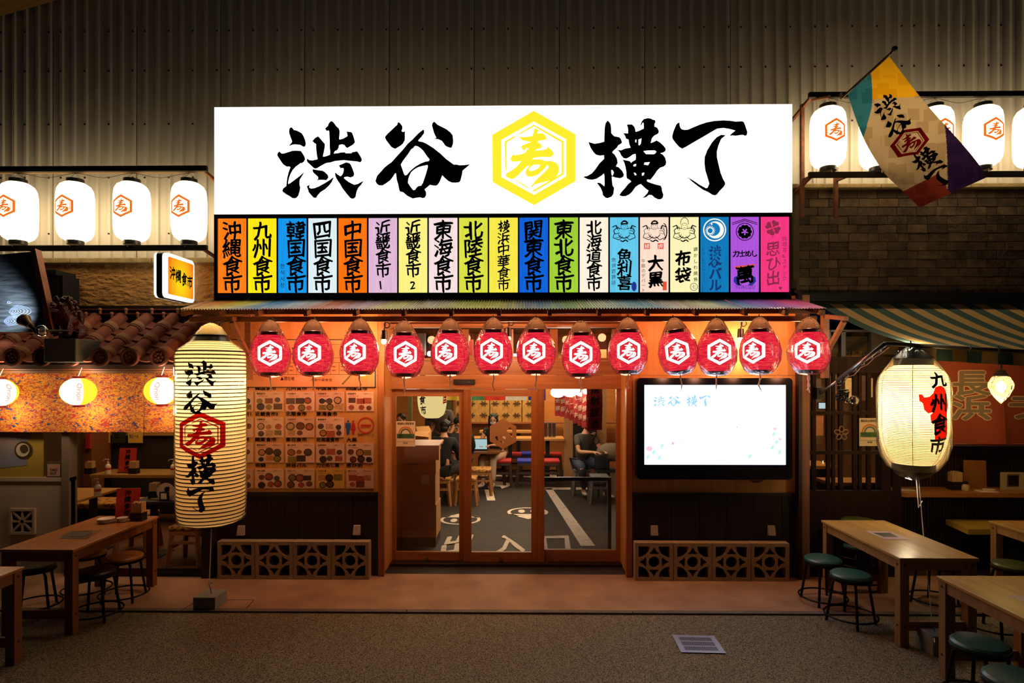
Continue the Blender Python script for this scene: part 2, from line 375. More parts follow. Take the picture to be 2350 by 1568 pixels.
def write(mb, text, fn, u, v, size, vertical=True, pitch=None, bold=.02, brushy=True, wx=1.0):
    """each character's lower-left at (u,v) going down (or right); fn maps (u,v) to space"""
    pitch = pitch or size
    for i, ch in enumerate(text):
        if ch == ' ': continue
        uu = u if vertical else u + i * pitch; vv = v - i * pitch if vertical else v
        for vs, fs in glyph(ch, bold, brushy): mb.mesh([fn(uu + x * size * wx, vv + y * size) for x, y in vs], fs)
def text_line(mb, s, fn, u, v, h, bold=0.0, width=None):
    vs, fs = font_tris(s, bold)
    if not vs: return
    k = h if width is None else width / max(1e-6, max(x for x, y in vs))
    for vs, fs in nib(vs, fs, bold, False): mb.mesh([fn(u + x * k, v + y * h) for x, y in vs], fs)
def wrapmesh(tris, step, fn):
    """cut a flat figure finely so that it can be bent over a curved surface"""
    bm = bmesh.new()
    for vs, fs in tris:
        bv = [bm.verts.new((x, y, 0)) for x, y in vs]
        for f in fs:
            try: bm.faces.new([bv[i] for i in f])
            except ValueError: pass
    xs = [v.co.x for v in bm.verts]; ys = [v.co.y for v in bm.verts]
    for ax, lo, hi in ((0, min(xs), max(xs)), (1, min(ys), max(ys))):
        k = math.ceil(lo / step)
        while k * step < hi:
            no = Vector((1, 0, 0)) if ax == 0 else Vector((0, 1, 0)); cc = no * (k * step)
            bmesh.ops.bisect_plane(bm, geom=bm.verts[:] + bm.edges[:] + bm.faces[:], plane_co=cc, plane_no=no, dist=1e-6)
            k += 1
    bm.verts.index_update()
    vs = [fn(v.co.x, v.co.y) for v in bm.verts]; fs = [[v.index for v in f.verts] for f in bm.faces]
    bm.free(); return vs, fs
def place(tris, u, v, w_, h_): return [([(u + x * w_, v + y * h_) for x, y in vs], fs) for vs, fs in tris]
# ================================================================ SETTING
YB, YP, YS, YF, YD = 7.0, 6.9, 6.2, 6.27, 6.69   # siding, parapets, sign face, shop front, door plane
M_asph = mat('asphalt_aggregate', '#928768', .8, col2='#2e2822', nscale=150, tex='noise', contrast=(.44, .54), bump=.4, bscale=120)
M_conc = mat('washed_concrete', '#b08a68', .75, col2='#8f6c50', nscale=3, bump=.15, bscale=60, contrast=(.3, .7))
M_kerb = mat('kerb_stone', '#6f665c', .8, noise_amt=.3)
M_steel_dark = mat('black_steel', '#17120e', .45, .6)
M_side = mat('cream_siding', '#b9b2a4', .55, .0, noise_amt=.08, nscale=3)
M_plaster = mat('rough_plaster', '#cc9450', .9, noise_amt=.2, nscale=5, bump=5.0, bscale=14, stretch=(1, 1, 2.2))
M_cap = mat('stone_cap', '#a8905e', .85, noise_amt=.3, nscale=12, bump=.6, bscale=50)
M_ply = wood('plywood_panel', '#d69a55', '#c4853f', .5, 'z', .6, 0)
M_ply_in = wood('interior_plywood', '#c98543', '#b77332', .55, 'x', .6, 0)
M_oak = wood('door_oak', '#a9662e', '#8a4d20', .38, 'z', 1)
M_oakx = wood('header_oak', '#b4713a', '#95592a', .42, 'x', 1)
M_darkboard = wood('charred_board', '#251811', '#170e0a', .5, 'z', 1)
M_darkwood = wood('dark_timber', '#2a180f', '#1c100a', .5, 'z', 1)
M_beam = wood('canopy_timber', '#8c5a35', '#6d4326', .55, 'x', 1)
M_galv = mat('galvanised_sheet', '#f0e8d8', .40, .9, noise_amt=.25, nscale=6)
M_black = mat('black_plastic', '#0c0b0d', .35)
M_blackm = mat('black_matte', '#0b0908', .7)
M_white = mat('white_paint', '#d8d2c6', .6)
M_win = glass('window_glass', '#f4f4f0', .05)
M_wire = mat('steel_wire', '#8a8378', .4, .8)
M_cord = mat('white_cord', '#d8d0c4', .7)

# ---- ground
g = struct('floor')
MB().use(M_asph).box(-11, 11, -3, 5.30, -.12, 0).build('paving', parent=g)
o = MB().use(M_conc).box(-11, 11, 5.36, 6.32, -.12, .012).build('apron_slab', parent=g)
for k in range(9): MB().use(M_kerb).box(-9 + k * 2.0 + .004, -7 + k * 2.0 - .004, 5.30, 5.36, -.12, .016).build('kerb', parent=g)
mb = MB().use(M_blackm)
a = [PG(405, 1408, .013), PG(455, 1377, .013), PG(583, 1377, .013), PG(555, 1408, .013)]
for i in range(3): mb.beam(a[i], a[i + 1], .006, .002)
mb.build('inspection_cover_joint', parent=g)
# ---- interior floor
M_road = mat('road_floor', '#2e2622', .75, col2='#1d1815', nscale=9, bump=.2, bscale=90)
M_mark = mat('worn_road_paint', '#d9c8b8', .8, col2='#8a7a6c', nscale=14, contrast=(.25, .45))
MB().use(M_road).box(-3.1, 3.0, 6.32, 14.5, -.12, .0).build('interior_floor', parent=g)
MB().use(wood('interior_boards', '#7a5230', '#5e3d22', .5, 'x')).box(-11, -3.1, 6.32, 14.5, -.12, .03).build('interior_floor', parent=g)
MB().use(mat('kitchen_floor', '#4a3626', .6)).box(3.0, 11, 6.32, 14.5, -.12, .01).build('interior_floor', parent=g)
mk = struct('trim_1')
def mark(pts, name='floor_marking'):
    q = [PG(u, v, .004) for u, v in pts]
    MB().use(M_mark).poly(q).build(name, parent=mk)
mark([(1250, 1121), (1267, 1121), (1366, 1253), (1333, 1253)])
mark([(1250, 1119), (1350, 1119), (1350, 1124), (1250, 1124)])
mark([(1112, 1124), (1130, 1124), (1137, 1149), (1118, 1149)])
mark([(1120, 1115), (1112, 1103), (1150, 1106), (1180, 1112), (1152, 1122), (1148, 1117)])
mark([(1080, 1088), (1240, 1094), (1240, 1097), (1080, 1091)])
mark([(1213, 1093), (1240, 1089), (1400, 1099), (1400, 1102)])
def ringmark(u0, u1, v0, v1, up):
    # a round badge with an arrowhead and two footprints, as painted on the floor
    a = PG((u0 + u1) / 2, (v0 + v1) / 2, .004); R = abs(PG(u1, (v0 + v1) / 2, 0).x - PG(u0, (v0 + v1) / 2, 0).x) / 2
    mb = MB().use(M_mark)
    n = 36; s = 1 if up else -1
    for k in range(n):
        t0, t1 = 2 * PI * k / n, 2 * PI * (k + 1) / n
        if .14 < (k / n * 1 + (0 if s > 0 else .5)) % 1 < .36: continue
        f = lambda r, t: a + Vector((r * math.cos(t), r * math.sin(t) , 0))
        mb.poly([f(R, t0), f(R, t1), f(R * .84, t1), f(R * .84, t0)])
    b = a + Vector((0, s * R * .42, 0))
    mb.poly([b + Vector((-R * .95, 0, 0)), b + Vector((R * .95, 0, 0)), b + Vector((0, s * R * 1.0, 0))][::s])
    for sx in (-1, 1):
        c = a + Vector((sx * R * .3, -s * R * .18, 0))
        mb.poly([c + Vector((R * .17 * math.cos(t), R * .36 * math.sin(t), 0)) for t in [2 * PI * i / 12 for i in range(12)]])
    mb.build('floor_badge', parent=mk)
ringmark(1010, 1103, 1173, 1212, True); ringmark(1164, 1258, 1158, 1193, False)
c0 = PG(1017, 1266, .004)
mb = MB().use(M_mark)
for ch, u in (('出', 1001), ('入', 1127), ('口', 1240)):
    a = PG(u, 1272, .004); wdt = .36
    for q_, (vs, fs) in enumerate(glyph(ch, .03, 'round')): mb.mesh([Vector((a.x + x * wdt * 1.15, a.y + y * .92, .004 + .0006 * q_)) for x, y in vs], fs)
mb.build('painted_lettering', parent=mk)

# ---- siding wall
wb = struct('wall_back')
per = .1415; x0w = PX(-260, YB); npan = 15
def ztop(x): return min(8.2, 6.36 + .275 * (x + 5.96)) if x < 1.5 else min(8.2, 6.36 + .275 * 7.46)
for k in range(npan):
    xa = x0w + k * per * 7; mb = MB().use(M_side)
    prof = []
    for j in range(7):
        b = xa + j * per
        prof += [(b, 0), (b + .088, 0), (b + .097, -.026), (b + .128, -.026)]
        prof += [(b + .137, 0)]
    prof.append((xa + 7 * per - .004, 0))
    prof[0] = (xa + .003, 0)
    vs = []; fs = []
    for x, d in prof: vs += [(x, YB + d, 3.2), (x, YB + d, ztop(x))]
    for i in range(len(prof) - 1): fs.append((2 * i, 2 * i + 2, 2 * i + 3, 2 * i + 1))
    mb.mesh(vs, fs)
    mb.use(M_steel_dark)
    for v in (69, 160, 283, 406, 535):
        z = PZ(v, 0, YB)
        for j in (0, 2, 4, 6):
            x = xa + j * per + .112
            if z < ztop(x) - .2: mb.box(x - .008, x + .008, YB - .034, YB - .026, z - .008, z + .008)
    mb.build('siding_panel', parent=wb)
MB().use(M_blackm).box(x0w, x0w + npan * per * 7, YB + .01, YB + .05, 3.2, 6.2).build('backing_board', parent=wb)
# barge board of the gable, dark sky beyond it
bb = struct('trim_2')
a = Vector((x0w - .3, 6.78, ztop(x0w - .3) + .04)); b = Vector((0.8, 6.78, ztop(.8) + .04))
MB().use(wood('barge_timber', '#94703c', '#7c5c30', .6, 'x')).beam(a, b, .3, .17).build('barge_board', parent=bb)
MB().use(M_steel_dark).beam(a + Vector((0, -.05, .12)), b + Vector((0, -.05, .12)), .3, .03).build('roof_edge', parent=bb)

# ---- left parapet: rough plaster
wl_ = struct('wall_left')
xl = PX(-200, YP); xr = PX(492, YP) + .25
MB().use(M_plaster).box(xl, xr, YP + .03, YP + .25, PZ(704, 0, YP) - .9, PZ(603, 0, YP)).build('plaster_core', parent=wl_)
mb = MB().use(M_plaster); nx, nz = 230, 60; z_a, z_b = PZ(706, 0, YP), PZ(603, 0, YP)
vs = []
for i in range(nx + 1):
    for j in range(nz + 1):
        x, z = xl + (xr - xl) * i / nx, z_a + (z_b - z_a) * j / nz
        h_ = noise.noise(Vector((x * 7 + 2 * noise.noise(Vector((x * 3, 0, z * 3))), z * 15, 1))) ; h2 = noise.noise(Vector((x * 16, z * 34, 5)))
        vs.append((x, YP - .011 * abs(h_) ** .7 - .007 * h2, z))
mb.mesh(vs, [(i * (nz + 1) + j, (i + 1) * (nz + 1) + j, (i + 1) * (nz + 1) + j + 1, i * (nz + 1) + j + 1) for i in range(nx) for j in range(nz)]); mb.build('plaster_face', parent=wl_, smooth=True)
n = 4; L_ = (xr - xl) / n
for k in range(n): MB().use(M_cap).box(xl + k * L_ + .004, xl + (k + 1) * L_ - .004, YP - .07, YP + .3, PZ(604, 0, YP), PZ(592, 0, YP), bev=.008).build('coping_stone', parent=wl_)
MB().use(M_darkwood).box(xl, xr - .2, YP - .1, YP, PZ(709, 0, YP), PZ(703, 0, YP)).build('ledge_board', parent=wl_)

# ---- right parapet: blocks
wr = struct('wall_right')
M_block = mat('cast_block', '#6b563a', .9, col2='#43352a', nscale=7, bump=1.2, bscale=35, rand=.42)
M_mort = mat('mortar', '#221a13', .95)
xa = PX(1822, YP); xe = PX(2480, YP); zt = PZ(437, 2.5, YP); zb = PZ(676, 2.5, YP)
MB().use(M_mort).box(xa, xe, YP + .02, YP + .25, zb - .15, zt).build('mortar_bed', parent=wr)
MB().use(mat('corner_post_stone', '#5c4b34', .9, noise_amt=.3)).box(xa - .02, xa + .045, YP - .03, YP + .2, zb - .1, zt + .01).build('corner_post', parent=wr)
rows = 12; hh = (zt - zb) / rows; protos = {}
rr = random.Random(3)
for r in range(rows):
    x = xa + .05; off = (0 if r % 2 else -.1)
    first = True
    while x < xe:
        Lb = .222 if not first else .222 + off
        if rr.random() < .13: Lb = .12
        first = False
        key = round(Lb, 3)
        if key not in protos:
            o = MB().use(M_block).box(0, Lb - .005, 0, .1, 0, hh - .005, bev=.004).build('block'); protos[key] = o
            o.parent = wr
            o.location = (x, YP - .012, zb + r * hh)
        else: piece(protos[key], (x, YP - .012 + rr.uniform(-.005, .004), zb + r * hh), wr)
        x += Lb
for k in range(4): MB().use(M_cap).box(xa - .05 + k * 1.0, xa + .95 + k * 1.0 - .006, YP - .08, YP + .3, zt, PZ(427, 2.5, YP), bev=.008).build('coping_stone', parent=wr)
MB().use(M_blackm).box(xa - .3, xe, YP - .12, YP + .1, PZ(694, 2.5, YP), zb).build('lintel_beam', parent=wr)

# ---- shop front either side of the door
wf = struct('wall_front')
XL0, XD0, XD1, XR1 = PX(500, YF), PX(872, YF), PX(1447, YF), PX(1825, YF)
ZW = PZ(1130, 0, YF); ZC = 2.93
for (xa_, xb_) in ((XL0, XD0), (XD1, XR1)):
    n = 3; L_ = (xb_ - xa_) / n
    zs = PZ(862, 0, YF)
    MB().use(M_ply).box(xa_, xb_, YF, YF + .06, zs + .002, ZC).build('plywood_panel', parent=wf)
    MB().use(M_ply).box(xa_, xb_, YF, YF + .06, ZW, zs - .002).build('plywood_panel', parent=wf)
    n = round((xb_ - xa_) / .148); L_ = (xb_ - xa_) / n
    for k in range(n): MB().use(M_darkboard).box(xa_ + k * L_ + .002, xa_ + (k + 1) * L_ - .002, YF - .012 - .003 * (k % 2), YF + .06, .02, ZW - .04).build('plank', parent=wf)
    MB().use(M_darkboard).box(xa_, xb_, YF - .03, YF + .06, ZW - .04, ZW).build('dado_rail', parent=wf)
# reveals
for x, s in ((XD0, 1), (XD1, -1)):
    MB().use(M_ply).box(x, x + s * .03, YF, YD + .1, .015, ZC).build('reveal_panel', parent=wf)
    MB().use(M_oak).box(x - .01 * s, x + s * .05, YF - .04, YF + .02, .015, ZC).build('corner_trim', parent=wf)
MB().use(M_darkwood).box(PX(476, YF), PX(500, YF), YF - .12, YF + .1, .012, 2.6).build('corner_post', parent=wf)
MB().use(M_darkwood).box(XR1, XR1 + .035, YF - .08, YF + .1, .012, ZC).build('corner_post', parent=wf)
MB().use(wood('pale_post', '#9a6a4c', '#82563c', .5)).box(XR1 + .045, XR1 + .12, YF - .06, YF + .08, .012, ZC).build('corner_post', parent=wf)
MB().use(M_oakx).box(XD0, XD1, YD - .02, YD + .1, PZ(752, 0, YD), ZC).build('lintel_panel', parent=wf)
for v in (735, 745): MB().use(M_oakx).box(XD0, XD1, YD - .10, YD, PZ(v + 5, 0, YD), PZ(v, 0, YD)).build('lintel_rail', parent=wf)
MB().use(mat('canopy_ceiling', '#8a4a28', .7)).box(XL0, XR1, YF - .02, YF + .9, ZC, ZC + .04).build('upper_ceiling', parent=wf)

# ---- sliding doors
dg = struct('window_1')     # transoms above the door
zt0, zt1 = PZ(822, 0, YD), PZ(756, 0, YD)
MB().use(M_oakx).box(XD0, XD1, YD - .01, YD + .07, zt0 - .03, zt0).build('transom_rail', parent=dg)
us = [905, 1052, 1075, 1166, 1178, 1262, 1280, 1405]
xs = [PX(u, YD) for u in us]
edges = [(XD0, xs[0])] + [(xs[i], xs[i + 1]) for i in (1, 3, 5)] + [(xs[7], XD1)]
for e0, e1 in edges: MB().use(M_oak).box(e0, e1, YD - .01, YD + .07, zt0, zt1).build('transom_post', parent=dg)
for i in (0, 2, 4, 6): MB().use(M_win).box(xs[i], xs[i + 1], YD + .03, YD + .034, zt0, zt1).build('pane', parent=dg)
hd = struct('trim_3')
MB().use(M_oakx).box(XD0, XD1, YD - .02, YD + .09, PZ(862, 0, YD) + .002, PZ(829, 0, YD)).build('header_board', parent=hd)
MB().use(M_oakx).box(XD0, XD1, YD - .02, YD + .09, PZ(893, 0, YD), PZ(862, 0, YD) - .002).build('header_board', parent=hd)
MB().use(M_darkwood).box(XD0, XD1, YD - .1, YD + .12, .0, .028).build('door_track', parent=hd)
ZD = PZ(893, 0, YD)
def leaf(name, u0, u1, y, gl_top=910, fixed=False):
    d = struct(name); x0, x1 = PX(u0, y), PX(u1, y); w_ = .085 if not fixed else .05; zt_ = ZD - .005 if not fixed else ZD
    zg = PZ(gl_top, 0, y); zb_ = PZ(1268 if not fixed else 1262, 0, y)
    MB().use(M_oak).box(x0, x0 + w_, y, y + .04, .03, zt_).build('stile', parent=d)
    MB().use(M_oak).box(x1 - w_ * .95, x1, y, y + .04, .03, zt_).build('stile', parent=d)
    MB().use(M_oakx).box(x0 + w_, x1 - w_ * .95, y, y + .04, zg, zt_).build('rail', parent=d)
    MB().use(M_oakx).box(x0 + w_, x1 - w_ * .95, y, y + .04, .03, zb_).build('rail', parent=d)
    MB().use(M_win).box(x0 + w_, x1 - w_ * .95, y + .018, y + .022, zb_, zg).build('pane', parent=d)
    if not fixed:
        c = Vector(((x0 + x1) / 2, y - .002, PZ(1283, 0, y)))
        MB().use(M_wire).lathe([(.018, 0), (.018, .01), (.012, .012)], c=c, n=14, M=Matrix.Rotation(PI / 2, 3, 'X')).build('lock', parent=d)
    return d
D1 = leaf('door_1', 891, 1070, YD + .035)
D2 = leaf('door_2', 1064, 1236, YD - .01)
D3 = leaf('window_2', 1234, 1424, YD + .015, 893, True)
MB().use(M_oak).box(PX(1232, YD), PX(1249, YD), YD - .015, YD + .08, .03, ZD).build('mullion', parent=D3)
# hexagon sticker and infection notice on the glass
yg = YD + .005
mb = MB().use(mat('brown_sticker', '#a87a46', .6))
hx0, hx1, hz0, hz1 = PX(1124, yg), PX(1185, yg), PZ(1031, 0, yg), PZ(961, 0, yg)
f = lambda x, y: Vector((hx1 - x * (hx1 - hx0), yg - .0012, hz0 + y * (hz1 - hz0)))

lp = [[((x - 98) / 1275, 1 - (y - 62) / 1446) for x, y in l] for l in _loops(HEXO.split('|')[0])]
inner = [[((x - 98) / 1275, 1 - (y - 62) / 1446) for x, y in l] for l in _loops("300,550 420,470 560,640 520,700 380,820 300,960|600,930 760,890 860,900 700,1010 620,1040|1000,900 1080,900 1120,960 1040,1080 960,1120|700,1150 900,1130 760,1230")]
tri = tessellate_polygon([[Vector((p[0], p[1], 0)) for p in l] for l in lp + inner])
mb.mesh([f(x, y) for l in lp + inner for x, y in l], [tuple(t) for t in tri])
o = mb.build('window_sticker'); tag(o, 'brown hexagon sticker on the middle glass door panel', 'sticker')
def notice(name, u0, u1, v0, v1, y, label):
    x0, x1 = PX(u0, y), PX(u1, y); X = (x0 + x1) / 2; z0, z1 = PZ(v1, X, y), PZ(v0, X, y); w_ = x1 - x0; h_ = z1 - z0
    t = thing(name, (X, y, z0), label, 'notice')
    MB().use(mat('notice_paper', '#e0c9a4', .7)).box(x0, x1, y, y + .002, z0, z1).build('sheet', parent=t)
    f = lambda a, b: Vector((x0 + a * w_, y - .0012, z0 + b * h_))
    pr = MB()
    for k, c in enumerate(('#b5382a', '#d98a2a', '#c9b03a', '#4a7a45', '#33458a')):
        pr.use(mat('rainbow_' + str(k), c, .6)); r0, r1 = .38 - k * .035, .345 - k * .035
        for i in range(14):
            t0, t1 = PI * i / 14, PI * (i + 1) / 14; ff = lambda r, tt: f(.5 + r * math.cos(tt), .50 + r * math.sin(tt) * w_ / h_)
            pr.poly([ff(r0, t0), ff(r0, t1), ff(r1, t1), ff(r1, t0)])
    pr.use(mat('notice_green', '#3c6b35', .6)).poly([f(.04, .33), f(.96, .33), f(.96, .50), f(.04, .50)])
    pr.use(M_blackm)
    for a, b, c_, d in ((.04, .19, .96, .2), (.04, .32, .96, .33), (.04, .19, .05, .33), (.95, .19, .96, .33)): pr.poly([f(a, b), f(c_, b), f(c_, d), f(a, d)])
    pr.build('print', parent=t)
    tx = MB().use(M_blackm); g_ = lambda a, b: f(a, b) + Vector((0, -.0008, 0))
    text_line(tx, '感染防止徹底宣言', g_, .07, .86, .1, .01, .86); tx.use(M_white)
    text_line(tx, '新型コロナウイルス', g_, .1, .42, .07, .01, .8); text_line(tx, '感染拡大防止中', g_, .15, .345, .07, .01, .7)
    tx.use(M_blackm); text_line(tx, '東京都', g_, .38, .1, .07, .01, .22)
    tx.build('lettering', parent=t)
notice('infection_notice', 909, 953, 967, 1025, YD + .03, 'cream rainbow notice taped inside the glass entrance door')

# ---- room behind the door
wi = struct('wall_interior')
YW = 13.3
MB().use(M_ply_in).box(-3.3, 3.6, YW, YW + .1, 0, 3.0).build('back_panel', parent=wi)
MB().use(mat('room_divider', '#8f6a3c', .7)).box(-3.12, -3.02, 6.4, YW, 0, 3.0).build('partition', parent=wi)
MB().use(mat('room_divider2', '#7a4a28', .7)).box(3.05, 3.15, 8.6, YW, 0, 3.0).build('partition', parent=wi)
MB().use(M_darkwood).box(2.88, 2.98, 6.4, 8.4, 0, 3.0).build('partition', parent=wi)
ce = struct('ceiling')
MB().use(mat('dim_ceiling', '#3a2a1e', .9)).box(-3.1, 2.9, YF + .06, 14.4, 3.0, 3.1).build('ceiling_board', parent=ce)
MB().use(mat('dim_ceiling')).box(-11, -3.1, 6.76, 14.4, 2.60, 2.66).build('ceiling_board', parent=ce)
MB().use(mat('dim_ceiling')).box(2.9, 11, 6.36, 14.4, 2.46, 2.51).build('ceiling_board', parent=ce)
MB().use(mat('outer_wall', '#2a1d14', .9)).box(-11, -10.8, 6.4, 14.4, 0, 3.0).build('end_wall', parent=wi)
MB().use(mat('outer_wall', '#2a1d14', .9)).box(10.8, 11, 6.4, 14.4, 0, 3.0).build('end_wall', parent=wi)
for u0, u1, c in ((975, 1000, '#2b1d16'), (1018, 1036, '#5a5236'), (936, 945, '#8d8250'), (1040, 1046, '#8a5a2c')):
    MB().use(mat('pillar_' + c, c, .7)).box(PX(u0, 12.2), PX(u1, 12.2), 12.2, 12.3, 0, 2.9).build('pillar', parent=wi)

# ---- left shop front
wsl = struct('wall_shop')
YL = 6.3
X_a, X_b = PX(-150, YL), PX(163, YL)
zA = PZ(1098, -4.7, YL)
M_off = mat('dull_white_panel', '#b8a690', .6, noise_amt=.06)
MB().use(M_off).box(X_a, X_b, YL, YL + .06, .012, zA - .03).build('lower_panel', parent=wsl)
MB().use(M_off).box(X_a, X_b, YL - .02, YL + .08, zA - .03, zA + .01).build('sill', parent=wsl)
MB().use(mat('grey_jamb', '#7a6a58', .5)).box(PX(146, YL), X_b, YL - .03, YL + .09, .012, 2.3).build('jamb', parent=wsl)
MB().use(M_win).box(X_a, PX(146, YL), YL + .03, YL + .034, zA + .01, 2.1).build('pane', parent=wsl)
MB().use(M_steel_dark).box(X_b, PX(476, YL), YL - .1, YL + .06, .0, .045).build('track', parent=wsl)
MB().use(M_darkwood).box(X_a, PX(476, YL), YL - .05, YL + .1, 2.1, 2.3).build('lintel', parent=wsl)
# flower vent block
c = P(55, 1196, YL); vt = thing('vent_block', (c.x, YL - .03, c.z - .13), 'square cast vent with petal openings in the pale lower panel', 'vent')
mb = MB().use(M_off); R = .135
mb.prism([(c.x - R, c.z - R), (c.x + R, c.z - R), (c.x + R, c.z + R), (c.x - R, c.z + R)], YL - .03, YL, holes=[[(c.x - .11, c.z - .11), (c.x - .11, c.z + .11), (c.x + .11, c.z + .11), (c.x + .11, c.z - .11)]])
for a in range(4):
    t = a * PI / 4; dx, dz = math.cos(t), math.sin(t); k = .11 * (1 if a % 2 == 0 else 1.35)
    mb.beam((c.x - dx * k, YL - .015, c.z - dz * k), (c.x + dx * k, YL - .015, c.z + dz * k), .02, .02)
mb.build('grille', parent=vt)
MB().use(M_blackm).box(c.x - .11, c.x + .11, YL - .006, YL - .001, c.z - .11, c.z + .11).build('backing', parent=vt)
MB().use(mat('left_back_wall', '#2e241d', .6, noise_amt=.2)).box(-9, -3.15, 8.9, 9.0, 0, 3).build('back_panel', parent=wsl)
MB().use(mat('left_back_rail', '#a37a3d', .6)).box(PX(215, 8.85), PX(470, 8.85), 8.84, 8.9, PZ(1000, -5, 8.85), PZ(992, -5, 8.85)).build('picture_rail', parent=wsl)
MB().use(mat('pale_booth', '#a98d68', .7)).box(-9, PX(200, 8.4), 8.6, 8.7, 0, 3).build('booth_wall', parent=wsl)
MB().use(mat('red_booth_post', '#7a4a22', .7)).box(PX(196, 8.5), PX(216, 8.5), 8.45, 8.85, 0, 3).build('booth_post', parent=wsl)

# ---- right shop front: lattice door
wsr = struct('door_3')
YR = 6.3
lx0, lx1 = PX(1842, YR), PX(2066, YR)
def uz(v, x=3.3, y=YR): return PZ(v, x, y)
M_lat = wood('lattice_timber', '#2c1a10', '#1e110a', .8, 'z'); M_lat.node_tree.nodes['Principled BSDF'].inputs['Specular IOR Level'].default_value = .15
MB().use(M_lat).box(lx0, lx1, YR - .02, YR + .05, .012, uz(1132)).build('lower_panel', parent=wsr)
MB().use(M_lat).box(lx0, lx1, YR - .03, YR + .05, uz(856), uz(819)).build('head_rail', parent=wsr)
for v in (948, 1039, 1130): MB().use(M_lat).box(lx0, lx1, YR - .015, YR + .03, uz(v + 4), uz(v - 4)).build('rail', parent=wsr)
for u, ww in ((1847, 13), (1868, 9), (1901, 8), (1913, 7), (1930, 9), (1962, 9), (1974, 7), (1994, 9), (2034, 20), (2059, 16)):
    MB().use(M_lat).box(PX(u - ww / 2, YR), PX(u + ww / 2, YR), YR - .005, YR + .025, uz(1130), uz(856)).build('lattice_bar', parent=wsr)
MB().use(glass('dim_glass', '#e8e8e4', .02)).box(lx0, PX(2026, YR), YR + .03, YR + .034, uz(1130), uz(856)).build('pane', parent=wsr)
w3 = struct('window_3')
MB().use(M_win).box(lx0 + .2, lx1, YR + .03, YR + .034, uz(819), uz(760)).build('pane', parent=w3)
MB().use(M_darkwood).box(lx0, 8.0, YR, YR + .06, uz(762), uz(757)).build('head', parent=w3)
for u in (1856, 1902, 1936, 2004): MB().use(M_darkwood).box(PX(u - 5, YR), PX(u + 5, YR), YR, YR + .06, uz(819), uz(760)).build('post', parent=w3)
MB().use(M_darkwood).box(PX(1998, YR), PX(2028, YR), YR + .02, YR + .1, uz(819), uz(760)).build('post', parent=w3)
# counter alcove
al = struct('wall_counter')
ax0 = lx1; ax1 = 8.0; M_rib = wood('ribbed_dark', '#2b1f18', '#1c140f', .5)
MB().use(M_blackm).box(ax0, ax1, 6.7, 6.74, 0, PZ(1022, 4, 6.64)).build('backing', parent=al)
pr_ = None; x = ax0
for k in range(int((5.75 - ax0) / .034)):
    if pr_ is None: pr_ = MB().use(M_rib).box(0, .024, 0, .03, 0, PZ(1022, 4, 6.64) - .02).build('slat', parent=al); pr_.location = (x, 6.66, .01)
    else: piece(pr_, (x, 6.66, .01), al)
    x += .034
pr_ = None; x = ax0
for k in range(int((5.6 - ax0) / .034)):
    if pr_ is None: pr_ = MB().use(M_rib).box(0, .024, 0, .03, 0, .80).build('slat', parent=al); pr_.location = (x, 6.50, .01)
    else: piece(pr_, (x, 6.50, .01), al)
    x += .034
MB().use(M_blackm).box(ax0, ax1, 6.54, 6.56, 0, .82).build('backing', parent=al)
MB().use(mat('alcove_rail', '#7a4a30', .6)).box(ax0, ax1, 6.6, 6.68, PZ(1022, 4, 6.64), PZ(1018, 4, 6.64)).build('rail', parent=al)
# right room
rm = struct('wall_right_room')
MB().use(mat('right_back', '#8a5a30', .7, noise_amt=.2)).box(3.15, 10.8, 10.2, 10.3, 0, 3).build('back_panel', parent=rm)
for k, (u0, u1, v0, v1, c) in enumerate(((1905, 1922, 770, 805, '#d5b070'), (1938, 1952, 752, 820, '#c49a50'), (1955, 1995, 752, 822, '#d8a850'), (1860, 1885, 870, 935, '#4a3020'), (1895, 1920, 860, 940, '#7a5030'), (1940, 1955, 868, 925, '#d9b57a'), (1965, 1990, 862, 920, '#5a3c28'), (1992, 2003, 868, 912, '#cdb48a'), (1862, 1890, 955, 1000, '#a5642e'))):
    MB().use(mat('wall_poster_' + str(k), c, .7, noise_amt=.3, nscale=16)).box(PX(u0, 9.0), PX(u1, 9.0), 9.0, 9.01, PZ(v1, 5, 9.0), PZ(v0, 5, 9.0)).build('wall_bill', parent=rm)
mb = MB().use(M_blackm)
for u, s in ((1943, '大分'), (1959, '熊本'), (1976, '芋焼酎')):
    write(mb, s, lambda a, b: Vector((a, 8.99, b)), PX(u, 9), PZ(800, 5, 9), .09, bold=.01)
mb.build('wall_lettering', parent=rm)
MB().use(mat('pipe_white', '#c8ccd0', .4)).box(PX(1903, 8.5), PX(1940, 8.5), 8.5, 8.6, PZ(768, 4, 8.5), PZ(760, 4, 8.5)).build('duct', parent=rm)
